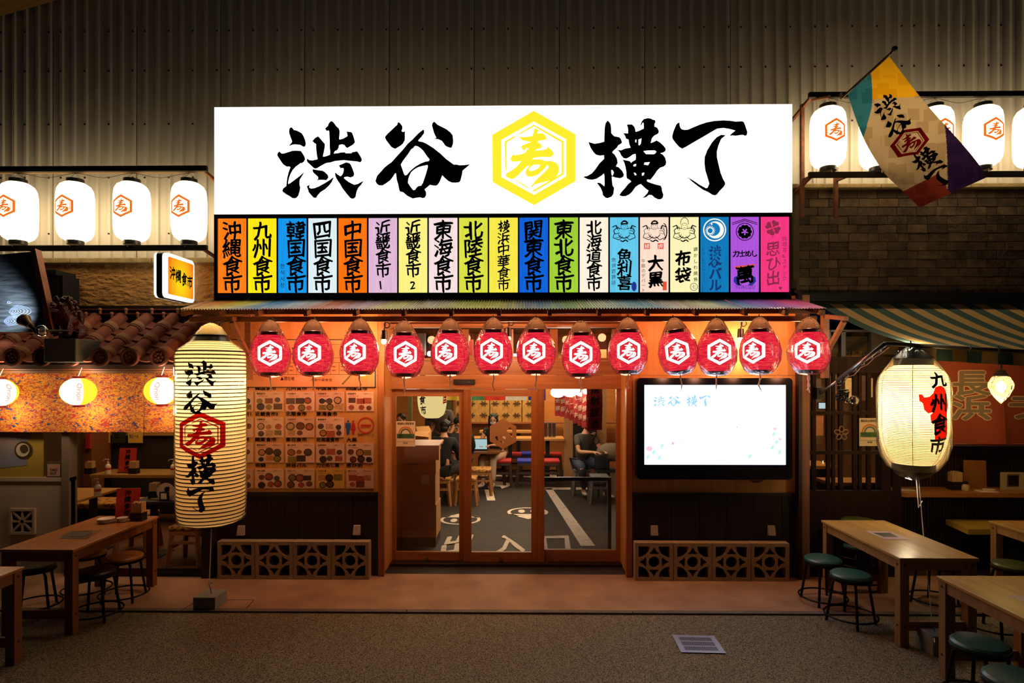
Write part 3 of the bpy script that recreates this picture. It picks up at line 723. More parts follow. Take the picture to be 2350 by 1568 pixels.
# ================================================================ MAIN SIGNS
E_white = emis('sign_light', (1.0, .93, .78), 2.6)
E_edge = emis('sign_edge_light', (1.0, .74, .40), .55)
E_yel = emis('sign_yellow', (1.0, .86, .03), 1.0)
M_ink = mat('sign_black_film', '#1a0f06', .5)
x0, x1 = PX(492, YS), PX(1818, YS); z0 = PZ(489, 0, YS); z1 = PZ(242.5, 0, YS)
S = thing('main_sign', ((x0 + x1) / 2, YS, z0), 'huge white backlit sign with black brush characters and yellow hexagon', 'sign')
MB().use(E_edge).box(x0, x1, YS + .012, YS + .28, z0, z1).build('housing', parent=S)
MB().use(E_white).box(x0, x1, YS, YS + .012, z0, z1).build('face', parent=S)
def onsign(u, v): p = P(u, v, YS - .003); return p
for ch, (u0, v0, w_, h_) in {'渋': (620 + 112 / 7.467, 260 + 38 / 7.467, 1500 / 7.467, 1500 / 7.467), '谷': (850 + 140 / 7.467 * 0 + 140 / 7.467, 260 + 50 / 7.467, 1510 / 7.467, 1510 / 7.467),
        '横': (1330 + 40 / 7.467, 260 + 50 / 7.467, 1470 / 7.467, 1470 / 7.467), '丁': (1520 + 110 / 7.467, 260 + 60 / 7.467, 1400 / 7.467, 1400 / 7.467)}.items():
    mb = MB().use(M_ink)
    for vs, fs in BR[ch]: mb.mesh([onsign(u0 + x * w_, v0 + (1 - y) * h_) for x, y in vs], fs)
    mb.build('character', parent=S)
mb = MB().use(E_yel); u0, v0, w_, h_ = 1115 + 98 / 6.673, 245 + 62 / 6.673, 1275 / 6.673, 1446 / 6.673
for vs, fs in BR['emblem']: mb.mesh([onsign(u0 + x * w_, v0 + (1 - y) * h_) for x, y in vs], fs)
mb.build('emblem', parent=S)

# ---- strip of nineteen shop panels
x0, x1 = PX(491, YS), PX(1816, YS); z1p = z0 - .005; z0p = PZ(688, 0, YS)
PS = thing('shop_panel_sign', ((x0 + x1) / 2, YS, z0p), 'long backlit strip of nineteen coloured panels in a black frame', 'sign')
MB().use(M_black).box(x0, x1, YS + .03, YS + .26, z0p, z1p).build('housing', parent=PS)
pu = [498 + (1813 - 498) * k / 19 for k in range(20)]
zt_, zb_ = PZ(499, 0, YS), PZ(671.5, 0, YS)
MB().use(M_black).box(x0, x1, YS, YS + .03, zt_, z1p).build('frame_rail', parent=PS)
MB().use(M_black).box(x0, x1, YS, YS + .03, z0p, zb_).build('frame_rail', parent=PS)
MB().use(M_black).box(x0, PX(pu[0], YS), YS, YS + .03, zb_, zt_).build('frame_stile', parent=PS)
MB().use(M_black).box(PX(pu[19], YS), x1, YS, YS + .03, zb_, zt_).build('frame_stile', parent=PS)
def epanel(name, c1, c2=None, vert=False):
    if name in MATS: return MATS[name]
    m = emis(name, c1, 1.0); nt = m.node_tree; N = nt.nodes; L = nt.links
    tc = N.new('ShaderNodeTexCoord'); mp = N.new('ShaderNodeMapping'); mp.inputs['Scale'].default_value = (26, 1, 1.1); L.new(tc.outputs['Object'], mp.inputs[0])
    nz = N.new('ShaderNodeTexNoise'); nz.inputs['Scale'].default_value = 3; L.new(mp.outputs[0], nz.inputs['Vector'])
    mr = N.new('ShaderNodeMapRange'); mr.inputs[3].default_value = 0; mr.inputs[4].default_value = 1; mr.inputs[1].default_value = .35; mr.inputs[2].default_value = .65; L.new(nz.outputs[0], mr.inputs[0])
    mx = N.new('ShaderNodeMix'); mx.data_type = 'RGBA'; L.new(mr.outputs[0], mx.inputs[0])
    a = lin(c1); mx.inputs[7].default_value = a; mx.inputs[6].default_value = lin(c2) if c2 else tuple(x * .86 for x in a[:3]) + (1,)
    em = [n for n in N if n.type == 'EMISSION'][0]; L.new(mx.outputs[2], em.inputs[0]); return m
rows = [('沖縄食市', '#ff8a1c', '#fb7414'), ('九州食市', '#fff01a', '#ffe010'), ('韓国食市', '#1ca0f0', '#1490e6'), ('四国食市', '#e6f5f8', '#d8ecf2'), ('中国食市', '#ff7d14', '#f86c0c'),
        ('近畿食市1', '#e6c0dc', '#dcb2d2'), ('近畿食市2', '#fff690', '#fdf07a'), ('東海食市', '#fbe6e6', '#f5dcdc'), ('北陸食市', '#e2e84c', '#d6dc3e'), ('横浜中華食市', '#fcee50', '#f6e446'),
        ('関東食市', '#1468de', '#0f5cd2'), ('東北食市', '#a8d83c', '#9ccc34'), ('北海道食市', '#fff6e2', '#fdf0d8'), ('魚利喜', '#6cd0f0', '#5ec4e8'), ('大黒', '#ffe4d0', '#fbdcc6'),
        ('布袋', '#fff8c0', '#fdf2b0'), ('渋谷バル', '#1480be', '#1074b2'), ('力士めし萬', '#b45ae0', '#aa50d6'), ('思ひ出', '#fa3c86', '#f2347c')]
M_ink2 = mat('panel_ink', '#140c08', .5); M_ink3 = mat('panel_brown_ink', '#5a2a0c', .5)
E_lt = emis('pale_backlit', (1, .98, .86), 1.0); M_redink = emis('red_seal', (.85, .10, .05), .9); M_blueink = emis('dark_blue_ink', (.03, .04, .35), .8)
M_dpink = emis('dark_pink_ink', (.35, .03, .08), .8); M_dblue = emis('deep_blue_ink', (.01, .05, .22), .8)
YQ = YS + .004
def qf(x, z): return Vector((x, YQ - .004, z))
H = zt_ - zb_
for k, (s, c1, c2) in enumerate(rows):
    xa, xb = PX(pu[k], YS) + .008, PX(pu[k + 1], YS) - .008; W = xb - xa
    MB_ = MB().use(epanel('shop_panel_%d' % k, c1, c2)).box(xa, xb, YQ, YQ + .02, zb_ + .003, zt_ - .003); pnl = MB_.build('sign_panel', parent=PS)
    if k < 18: MB().use(M_black).box(xb, xb + .016, YS - .002, YS + .03, zb_, zt_).build('divider', parent=PS)
    t = MB().use(M_ink2)
    if k < 13:
        n = len(s); big = s; last = None
        if s[-1] in '12': last = s[-1]; big = s[:-1]
        pitch = (H - .04) / (n if n > 4 else 4.0) * (.98 if n > 4 else .99)
        sz = min(W * (.72 if n <= 4 else .60), pitch * 1.14)
        cx = (xa + xb) / 2 - sz / 2 + (.035 if k == 2 else 0)
        if k in (6, 9): t.use(M_ink3)
        if k == 7: t.use(mat('panel_maroon_ink', '#4a1210', .5))
        write(t, big, qf, cx, zt_ - .02 - sz, sz, pitch=pitch, bold=.021 if k != 9 else .014)
        if last: write(t.use(M_ink2), last, qf, (xa + xb) / 2 - .03, zb_ + .03, .12, bold=.02)
        if k == 2: write(t, '한식시장', qf, xa + .02, zb_ + .25, .055, bold=.0, brushy=False, pitch=.066)
    elif k in (13, 14, 15):
        # seated figure drawn in loose brush lines
        cx, cz = (xa + xb) / 2, zt_ - .14; r_ = random.Random(k)
        def stroke(pts, r0=.004):
            q = [Vector((cx + a * W * .46, YQ - .006, cz + b * .12)) for a, b in pts]
            m_ = len(q)
            for i in range(m_ - 1):
                d = (q[i + 1] - q[i]).normalized(); nn = Vector((-d.z, 0, d.x)) * r0 * (1 - .5 * abs(i / max(1, m_ - 1) - .4))
                t.poly([q[i] - nn, q[i + 1] - nn, q[i + 1] + nn, q[i] + nn])
        arc = lambda ax, az, rx, rz, t0, t1, n=10: [(ax + rx * math.cos(t0 + (t1 - t0) * i / n), az + rz * math.sin(t0 + (t1 - t0) * i / n)) for i in range(n + 1)]
        stroke(arc(0, .35, .24, .28, 0, 2 * PI, 16), .0022)
        for e in (-.09, .09): stroke(arc(e, .40, .05, .05, .3, PI - .3, 4), .0022)
        stroke(arc(0, .27, .10, .07, PI + .3, 2 * PI - .3, 5), .002)
        if k == 15: stroke(arc(0, .62, .30, .48, -.2, PI + .2), .0035)
        else: stroke([(-.25, .56), (-.1, .8), (.12, .82), (.28, .6), (-.25, .56)], .009)
        for sx in (-1, 1):
            stroke([(sx * .2, .15), (sx * .55, .25), (sx * .8, .0), (sx * .7, -.3), (sx * .35, -.2)], .0045 if k != 14 else .0025)
            stroke([(sx * .75, -.25), (sx * .85, -.6), (sx * .4, -.8), (sx * .1, -.5)], .004)
            stroke(arc(sx * .5, -.3, .25, .3, 0, 2.2 * sx), .003); stroke([(sx * .9, .3), (sx * .6, .45), (sx * .5, .1)], .006)
            stroke(arc(sx * .55, .15, .18, .2, -1, 2), .0025)
        stroke(arc(0, -.2, .45, .45, PI + .3, 2 * PI - .3), .005); stroke([(-.3, -.85), (-.1, -.95), (.1, -.8), (.3, -.95)], .007)
        if k == 14: stroke(arc(.7, -.1, .25, .7, -1.6, 1.6), .006)
        if k == 13:
            write(t, s, qf, cx - .075, zb_ + .40 - .10, .16, pitch=.14, bold=.022); write(t, '魚貝百貨店', qf, xa + .015, zb_ + .31, .05, pitch=.058, bold=.0)
            t.use(M_blueink); cc = Vector((xb - .045, 0, zb_ + .06)); t.poly([qf(cc.x + .026 * math.cos(a), cc.z + .05 * math.sin(a)) for a in [2 * PI * i / 16 for i in range(16)]])
        if k == 14:
            write(t, s, qf, cx - .07, zb_ + .22, .17, pitch=.165, bold=.034)
            t.use(M_ink3); write(t, '牛豚のデパート', qf, xa + .012, zb_ + .30, .045, pitch=.05, bold=0, brushy=False)
            t.use(M_redink)
            for q in (-.075, .065): t.poly([qf(cx + q - .03, zt_ - .33), qf(cx + q + .03, zt_ - .33), qf(cx + q + .03, zt_ - .27), qf(cx + q - .03, zt_ - .27)])
            t.poly([qf(xb - .06, zb_ + .02), qf(xb - .02, zb_ + .02), qf(xb - .02, zb_ + .11), qf(xb - .06, zb_ + .11)])
            t.use(E_lt); g2 = lambda a, b: qf(a, b) + Vector((0, -.001, 0))
            write(t, '精', g2, cx - .1, zt_ - .325, .05, bold=0); write(t, '肉', g2, cx + .04, zt_ - .325, .05, bold=0)
        if k == 15:
            write(t, s, qf, cx - .10, zb_ + .27, .17, pitch=.175, bold=.028)
            t.use(M_ink3); write(t, '鶏かしわ焼鳥', qf, xb - .055, zb_ + .42, .045, pitch=.062, bold=.01)
            for i in range(20):
                a0, a1 = 2 * PI * i / 20, 2 * PI * (i + 1) / 20; cc = (xb - .05, zb_ + .055)
                t.poly([qf(cc[0] + r * math.cos(a), cc[1] + r * math.sin(a)) for r, a in ((.04, a0), (.04, a1), (.035, a1), (.035, a0))])
            write(t, '七', qf, xb - .072, zb_ + .035, .045, bold=0)
    elif k == 16:
        cx, cz = (xa + xb) / 2, zt_ - .135; t.use(E_lt)
        def ann(r0, r1, ox=0, oz=0, ox2=0, oz2=0, n=30):
            for i in range(n):
                a0, a1 = 2 * PI * i / n, 2 * PI * (i + 1) / n
                t.poly([qf(cx + ox + r0 * math.cos(a0), cz + oz + r0 * math.sin(a0)), qf(cx + ox + r0 * math.cos(a1), cz + oz + r0 * math.sin(a1)), qf(cx + ox2 + r1 * math.cos(a1), cz + oz2 + r1 * math.sin(a1)), qf(cx + ox2 + r1 * math.cos(a0), cz + oz2 + r1 * math.sin(a0))])
        ann(.118, .106); ann(.088, .068, .008, 0, -.012, .006); ann(.036, .026, -.045, -.008, -.045, -.008)
        for i in range(18):
            a = 2 * PI * i / 18; t.poly([qf(cx - .045 + r * math.cos(a + d), cz - .008 + r * math.sin(a + d)) for r, d in ((.04, -.12), (.055, 0), (.04, .12))])
        t.poly([qf(cx - .03 + r * math.cos(a), cz + .06 + r * math.sin(a)) for r, a in [((.014 if i % 2 == 0 else .006), PI / 2 + PI * i / 5) for i in range(10)]])
        t.use(M_dblue); write(t, s, qf, cx - .06, zb_ + .36, .135, pitch=.117, bold=.04, brushy=False); write(t, 'SHIBUYA', qf, xa + .02, zb_ + .42, .036, pitch=.034, bold=0, brushy=False); write(t, 'コミュニティBAR', qf, xa + .02, zb_ + .185, .026, pitch=.022, bold=0, brushy=False)
    elif k == 17:
        cx, cz = (xa + xb) / 2, zt_ - .155
        for i in range(28):
            a0, a1 = 2 * PI * i / 28, 2 * PI * (i + 1) / 28
            t.poly([qf(cx + r * math.cos(a), cz + r * math.sin(a)) for r, a in ((.092, a0), (.092, a1), (.084, a1), (.084, a0))])
        for i in range(5):
            a = PI / 2 + 2 * PI * i / 5; c_, s_ = math.cos(a), math.sin(a)
            for sg in (-1, 1):
                ex, ez = cx + .05 * c_ - sg * .016 * s_, cz + .05 * s_ + sg * .016 * c_
                t.poly([qf(ex + .021 * math.cos(b), ez + .021 * math.sin(b)) for b in [2 * PI * j / 10 for j in range(10)]])
            t.poly([qf(cx + .012 * c_, cz + .012 * s_), qf(cx + .05 * c_ + .03 * s_, cz + .05 * s_ - .03 * c_), qf(cx + .05 * c_ - .03 * s_, cz + .05 * s_ + .03 * c_)])
        for d in (0, .016):
            t.poly([qf(cx - .13, cz + .07 + d), qf(cx, cz + .11 + d), qf(cx + .13, cz + .07 + d), qf(cx + .13, cz + .076 + d), qf(cx, cz + .118 + d), qf(cx - .13, cz + .076 + d)])
        write(t, '力士めし', qf, xa + .02, zb_ + .36, .075, vertical=False, pitch=.062, bold=.03)
        t.use(M_redink).poly([qf(xa + .04, zb_ + .24), qf(xb - .05, zb_ + .27), qf(xb - .03, zb_ + .29), qf(xa + .05, zb_ + .265)])
        t.use(M_blueink)
        for sx in (-1, 1): t.poly([qf(cx + sx * a, zb_ + b) for a, b in ((.03, .07), (.08, .07), (.115, .11), (.11, .15), (.06, .18), (.075, .13), (.06, .10))])
        t.use(M_ink2); write(t, '萬', lambda a, b: qf(a, b) + Vector((0, -.002, 0)), cx - .10, zb_ + .08, .2, bold=.03)
        t.use(M_dblue); text_line(t, 'YOROZU', qf, xa + .05, zb_ + .03, .05, 0, .2)
    else:
        cx, cz = xa + .125, zt_ - .115; t.use(M_dpink)
        for i in range(4):
            a = PI * .35 + PI / 2 * i; c_, s_ = math.cos(a), math.sin(a)
            for sg in (-1, 1):
                ex, ez = cx + .055 * c_ - sg * .017 * s_, cz + .055 * s_ + sg * .017 * c_
                t.poly([qf(ex + .022 * math.cos(b), ez + .022 * math.sin(b)) for b in [2 * PI * j / 12 for j in range(12)]])
            t.poly([qf(cx + .004 * c_, cz + .004 * s_), qf(cx + .055 * c_ + .035 * s_, cz + .055 * s_ - .035 * c_), qf(cx + .055 * c_ - .035 * s_, cz + .055 * s_ + .035 * c_)])
        t.poly([qf(cx, cz), qf(cx + .02, cz - .06), qf(cx - .03, cz - .13), qf(cx + .012, cz - .06)])
        write(t, s, qf, xa + .05, zb_ + .37, .155, pitch=.15, bold=.015); write(t, '純喫茶&スナック', qf, xb - .075, zb_ + .52, .055, pitch=.058, bold=0, brushy=False)
        t.poly([qf(xb - .09 + .02 * a, zb_ + .04 + .02 * b) for a, b in ((0, -1), (1, .3), (.5, .9), (0, .4), (-.5, .9), (-1, .3))])
    t.build('lettering', parent=pnl)
# little clamp fixings on the lower edge
for u in (566, 714, 849, 979, 1155, 1330, 1470, 1610, 1745):
    p = P(u, 690, YS - .02)
    MB().use(M_wire).tube([p + Vector((-.03, 0, .02)), p, p + Vector((.03, 0, .02))], .006, 6).build('clamp', parent=PS)

# ---- corrugated canopy
YC0, YC1 = 5.65, 6.24
zc0, zc1 = PZ(709, 0, YC0), PZ(688, 0, YC1)
xc0, xc1 = PX(412, YC0), PX(1896, YC0)
CN = thing('corrugated_canopy', ((xc0 + xc1) / 2, YC0, zc0), 'corrugated metal canopy on timber rafters over the entrance', 'canopy')
n = 8; Lc = (xc1 - xc0) / n; base_sheet = None
for k in range(n):
    mb = MB().use(M_galv); vs = []; fs = []; m_ = int(Lc / .0275) * 6
    for i in range(m_ + 1):
        x = Lc * i / m_; dz = .008 * math.sin(2 * PI * x / .0275 * round(Lc / .0275) * .0275 / Lc)
        for (y, z) in ((YC0, zc0 + dz), (YC1, zc1 + dz)): vs.append((xc0 + k * Lc + x, y, z + .004 * (k % 2)))
    for i in range(m_): fs.append((2 * i, 2 * i + 2, 2 * i + 3, 2 * i + 1))
    mb.mesh(vs, fs); mb.build('corrugated_sheet', parent=CN)
zb0, zb1 = PZ(738, 0, YC0 + .17), PZ(726, 0, YC0 + .17)
MB().use(M_beam).box(xc0, xc1, YC0 + .17, YC0 + .22, zb0, zb1).build('front_beam', parent=CN)
sl = (zc1 - zc0) / (YC1 - YC0)
for u in (418, 500, 588, 700, 813, 925, 1035, 1145, 1262, 1376, 1487, 1600, 1713, 1806, 1890):
    x = PX(u, YC0)
    MB().use(M_beam).beam((x, YC0 + .005, zc0 - .042), (x, YC1, zc1 - .042), .036, .05).build('rafter', parent=CN)
for y in (5.82, 6.05):
    MB().use(M_beam).box(xc0, xc1, y, y + .03, zc0 + (y - YC0) * sl - .075, zc0 + (y - YC0) * sl - .012).build('purlin', parent=CN)
for u, v1 in ((571, 872), (1893, 868)):
    x = PX(u, 6.1)
    MB().use(M_beam).box(x - .03, x + .03, 6.07, 6.13, PZ(v1, x, 6.1), 2.72).build('bracket_post', parent=CN)
    MB().use(M_beam).beam((x, 6.1, 2.30), (x, 5.74, 2.62), .04).build('brace', parent=CN)
    MB().use(M_beam).beam((x, 6.1, 2.70), (x, 5.7, 2.64), .04).build('bracket_arm', parent=CN)
# ================================================================ LANTERNS
def redpaper():
    m = emis('red_lantern_paper', '#e8183a', 1.1); nt = m.node_tree; N = nt.nodes; L = nt.links
    tc = N.new('ShaderNodeTexCoord'); sp = N.new('ShaderNodeSeparateXYZ'); L.new(tc.outputs['Object'], sp.inputs[0])
    mu = N.new('ShaderNodeMath'); mu.operation = 'MULTIPLY'; mu.inputs[1].default_value = 2 * PI / .0085; L.new(sp.outputs[2], mu.inputs[0])
    si = N.new('ShaderNodeMath'); si.operation = 'SINE'; L.new(mu.outputs[0], si.inputs[0])
    nz = N.new('ShaderNodeTexNoise'); nz.inputs['Scale'].default_value = 14; nz.inputs['Detail'].default_value = 5; mp = N.new('ShaderNodeMapping'); mp.inputs['Scale'].default_value = (1, 1, 6)
    L.new(tc.outputs['Object'], mp.inputs[0]); L.new(mp.outputs[0], nz.inputs['Vector'])
    ad = N.new('ShaderNodeMath'); ad.operation = 'MULTIPLY_ADD'; ad.inputs[1].default_value = .12; L.new(si.outputs[0], ad.inputs[0]); L.new(nz.outputs[0], ad.inputs[2])
    cr = N.new('ShaderNodeValToRGB'); L.new(ad.outputs[0], cr.inputs[0])
    e = cr.color_ramp.elements; e[0].position = .32; e[0].color = lin('#c80f30'); e[1].position = .70; e[1].color = lin('#ff5040')
    x = cr.color_ramp.elements.new(.52); x.color = lin('#e81c3c')
    em = [n for n in N if n.type == 'EMISSION'][0]; L.new(cr.outputs[0], em.inputs[0]); return m
M_red = redpaper()
E_logo = emis('lantern_white_emblem', (1, .95, .82), 1.7)
M_bag = glass('clear_plastic_bag', '#fdfdfd', .06, .10, bump=.7, milky=.03)
M_redline = emis('red_line', '#c01830', .7)
def face_angle(loc, dpx, Rpx):
    return math.atan2(-loc.x, loc.y) + math.asin(max(-.95, min(.95, dpx / Rpx)))
def prof_round(R, h, rc, p=2.3, q=.55, n=18):
    out = []
    for i in range(n + 1):
        z = -h + 2 * h * i / n
        out.append((rc + (R - rc) * max(0, 1 - abs(z / h) ** p) ** q, z))
    return out
def rad_at(prof, z):
    for i in range(len(prof) - 1):
        if prof[i][1] <= z <= prof[i + 1][1]:
            t = (z - prof[i][1]) / (prof[i + 1][1] - prof[i][1] + 1e-9); return prof[i][0] * (1 - t) + prof[i + 1][0] * t
    return prof[0][0] if z < prof[0][1] else prof[-1][0]
def onround(prof, ang, c, eps=.003):
    def fn(s, z):
        R = max(r for r, _ in prof); a = ang + s / R; r = rad_at(prof, z) + eps
        return c + Vector((r * math.sin(a), -r * math.cos(a), z))
    return fn
def decal(mb, key, fn, s, z, w_, h_, step=.02, sub=None):
    for tri in (glyph(key, .03) if sub is None else sub):
        vs, fs = wrapmesh(place([tri], s, z, w_, h_), step, fn); mb.mesh(vs, fs)
def tassel(par, c, L_=.12, n=2, r=.0045, name='tassel', m=None):
    mb = MB().use(m or paper('pale_ribbon', '#f0e4d4', '#f0e4d4', .5)); q = random.Random(int(c.x * 1000))
    for k in range(n):
        dx = q.uniform(-.012, .012)
        mb.tube([c, c + Vector((dx, 0, -L_ * .3)), c + Vector((-dx, .004, -L_ * .7)), c + Vector((dx * 1.5, 0, -L_ * q.uniform(.85, 1.1)))], [r * 1.6, r * 1.4, r * 1.2, r], 6)
    return mb.build(name, parent=par)
PR = prof_round(.171, .178, .088)
def red_lantern(u, v, dpx, tilt, label, big=1.0):
    Y = 5.72; c = P(u, v, Y); t = thing('paper_lantern', c, label, 'lantern', 'red lanterns hanging in a row under the canopy')
    z0 = Vector((0, 0, 0))
    MB().use(M_red).lathe(PR, c=c, n=40, cap=False).build('paper_shade', parent=t, smooth=True)
    for s in (-1, 1):
        MB().use(M_black).lathe([(.078, s * .172), (.09, s * .174), (.09, s * .208), (.078, s * .210)][::s], c=c, n=28).build('end_cap', parent=t, smooth='auto')
    fa = face_angle(c, dpx, 44)
    mb = MB().use(E_logo); decal(mb, 'emblem_fill', onround(PR, fa, c, .0025), -.113, -.122, .226, .244, .03)
    mb.use(M_redline); decal(mb, 'hex_inner', onround(PR, fa, c, .0035), -.113, -.122, .226, .244, .03); mb.build('emblem', parent=t)
    r_ = random.Random(int(u)); ph = [r_.uniform(0, 6) for _ in range(4)]
    fn = lambda a, z: 1 + .03 * math.sin(5 * a + ph[0] + 5 * z) + .022 * math.sin(13 * a + ph[1] - 9 * z) + .012 * math.sin(23 * a + ph[2])
    bp = [(.012, .325), (.03, .318), (.065, .29), (.094, .24), (.115, .20), (.165, .10), (.186, .0), (.178, -.09), (.14, -.175), (.10, -.213), (.03, -.226), (.006, -.228)]
    MB().use(M_bag).lathe(bp, c=c, n=40, cap=False, fn=fn).build('plastic_bag', parent=t, smooth=True)
    point_light(c + Vector((0, 0, .255)), (1, .72, .46), .55, .02, par=t)
    nk = [(.018, .318), (.05, .30), (.085, .245), (.092, .212)]
    MB().use(paper('gathered_plastic', '#9c6a4c', '#9c6a4c', .6)).lathe(nk, c=c, n=40, cap=False, fn=lambda a, z: 1 + .06 * math.sin(17 * a + ph[3]) + .03 * math.sin(31 * a)).build('bag_neck', parent=t, smooth=True)
    MB().use(M_blackm).tube([c + Vector((0, 0, .31)), c + Vector((0, .004, .35)), c + Vector((.01, .115, 2.63 - c.z))], .003, 6).build('hook', parent=t)
    tassel(t, c + Vector((0, 0, -.21)), .14 + .03 * r_.random())
    point_light(c + Vector((0, .22, .24)), (1, .34, .16), 3.4, .05, par=t); point_light(c + Vector((0, .13, -.24)), (1, .38, .20), 2.2, .05, par=t)
    if tilt: t.rotation_euler = (0, math.radians(tilt), 0)
    return t
RL = [(621, 812, -2, 0, 'red lantern leftmost of the canopy row, beside the tall white lantern'), (719, 811, -11, 0, 'second red lantern along, over the menu board'), (826, 809, -15, 0, 'third red lantern, over the right part of the menu board'),
      (928, 814, 3, 0, 'red lantern right of the first clip lamp, over the door'), (1033, 809, -12, 0, 'red lantern over the black door sensor'), (1132, 807, -5, 0, 'red lantern left of the black hanging lamp over the door'),
      (1230, 807, -6, 0, 'red lantern over the middle of the doorway, right of the second lamp'), (1333, 814, 0, 0, 'low red lantern over the fixed glass panel'), (1441, 807, 2, 0, 'red lantern at the top left corner of the screen'),
      (1555, 807, -1, -7, 'tilted red lantern over the wall screen'), (1644, 809, 8, 0, 'red lantern over the centre right of the wall screen'), (1743, 806, -16, 0, 'red lantern over the right edge of the wall screen'), (1856, 806, -4, 0, 'red lantern beyond the screen, last before the striped awning')]
for a in RL: red_lantern(*a)

# ---- white lanterns on black racks
E_wl = emis('white_lantern_paper', (1.0, .76, .44), 4.8)
E_or = emis('orange_print', (.90, .17, .02), 1.0)
PWh = [(1.04 * a_, 1.04 * b_) for a_, b_ in [(.07, -.310), (.10, -.303), (.14, -.275), (.163, -.232), (.172, -.17), (.175, -.05), (.175, .08), (.172, .17), (.163, .232), (.14, .275), (.10, .303), (.07, .310)]]
def white_lantern(u, v, Y, label, grp, dphi=0):
    c = P(u, v, Y); t = thing('paper_lantern', c, label, 'lantern', grp)
    MB().use(E_wl).lathe(PWh, c=c, n=36, cap=False).build('paper_shade', parent=t, smooth=True)
    for s in (-1, 1): MB().use(M_black).lathe([(.07, s * .31), (.085, s * .312), (.085, s * .362), (.07, s * .364)][::s], c=c, n=24).build('end_cap', parent=t, smooth='auto')
    mb = MB().use(E_or); decal(mb, 'emblem', onround(PWh, dphi, c, .004), -.115, -.105, .22, .25, .03); mb.build('emblem', parent=t)
    mb = MB().use(M_wire)
    mb.tube([c + Vector((-.06, 0, .36)), c + Vector((-.035, 0, .40)), c + Vector((0, 0, .425)), c + Vector((.035, 0, .40)), c + Vector((.06, 0, .36))], .0025, 5)
    mb.tube([c + Vector((0, 0, .425)), c + Vector((0, -.0, .47))], .004, 5); mb.build('wire_handle', parent=t)
    MB().use(M_wire).tube([c + Vector((0, -.075, -.34)), c + Vector((0, -.08, -.40))], .004, 5).build('tie', parent=t)
    return t
YK = 6.60
lab = ['white lantern nearest the picture edge on the low rack', 'second white lantern from the edge on the low rack', 'third white lantern along the low rack, over the tiled roof', 'white lantern on the low rack nearest the big sign']
for (u, l) in zip((42, 173, 303, 434), lab): white_lantern(u, 487, YK, l, 'white lanterns on the rack over the tiled roof', random.uniform(-.04, .04))
lab = ['white lantern on the high rack nearest the big sign', 'white lantern on the high rack mostly behind the flag', 'white lantern on the high rack peeping past the flag', 'white lantern on the high rack clear of the flag', 'white lantern on the high rack cut by the picture edge']
for (u, v, l) in zip((1900, 2014, 2145, 2256, 2372), (317, 318, 317, 315, 314), lab): white_lantern(u, v, YK, l, 'white lanterns on the rack over the block wall', random.uniform(-.06, .06))
def rack(name, u0, u1, vt, vb, label, posts):
    xa, xb = PX(u0, YK - .06), PX(u1, YK - .06); um = (u0 + u1) / 2; X = (xa + xb) / 2
    zt, zt2, zb_, zb2 = [PZ(v, X, YK - .06) for v in (vt, vt + 12, vb, vb + 12)]
    t = thing(name, (X, YK, zb2), label, 'rack')
    MB().use(M_steel_dark).box(xa, xb, YK - .06, YK - .02, zt2, zt).build('beam', parent=t)
    MB().use(M_steel_dark).box(xa, xb, YK - .06, YK - .02, zb2, zb_).build('beam', parent=t)
    rust = mat('rusty_angle', '#8a5030', .7, noise_amt=.4, nscale=15)
    for x, s in posts:
        for z in (zt2, zb2):
            MB().use(rust).beam((x, YK, z + .03), (x + s * .1, YB - .05, z + .03 - .12), .03).build('arm', parent=t)
    return t, zt, zb2
rt, _, _ = rack('lantern_rack', -160, 473, 381, 563, 'black two beam lantern rack over the tiled roof', [(PX(465, YK), 1)])
MB().use(mat('beam_underside_wood', '#8a6430', .6)).box(PX(-160, YK), PX(470, YK), YK - .03, YK + .03, PZ(396, -4, YK), PZ(393.5, -4, YK)).build('batten', parent=rt)
rt2, zt2_, _ = rack('lantern_rack', 1858, 2500, 209, 393, 'black two beam lantern rack over the block wall, with rusty legs', [(PX(1862, YK), -.6)])
rust = mat('rusty_angle')
for u in (1841, 1918):
    x = PX(u, 6.75); MB().use(rust).box(x - .018, x + .018, 6.73, 6.77, PZ(500, 3.2, 6.75), PZ(240 if u == 1841 else 408, 3.2, 6.75)).build('leg', parent=rt2)
    MB().use(rust).beam((x, 6.75, PZ(415, 3.2, 6.75)), (x + .09, YK, PZ(400, 3.2, YK)), .03).build('strut', parent=rt2)
x = PX(1841, 6.75)
MB().use(rust).tube([(x, 6.75, PZ(245, 3.2, 6.75)), (x + .04, 6.7, PZ(230, 3.2, 6.7)), (x + .12, 6.4, PZ(222, 3.2, 6.4))], .018, 6).build('strut', parent=rt2)
mb = MB().use(mat('thin_cable', '#4a3a28', .6))
def cable(pts, r=.003): mb.tube(pts, r, 5)
for rackY, us_, v in ((YK, (42, 173, 303, 434), 398), (YK, (1900, 2014, 2145, 2256), 226)):
    for i in range(len(us_) - 1):
        a = P(us_[i], v, rackY); b = P(us_[i + 1], v, rackY); cable([a + (b - a) * (k / 8) + Vector((0, 0, -.05 * math.sin(PI * k / 8) ** 2)) for k in range(9)])
    if us_[0] == 42: mb.build('power_cable', parent=rt); mb = MB().use(mat('thin_cable'))
    else: mb.build('power_cable', parent=rt2)

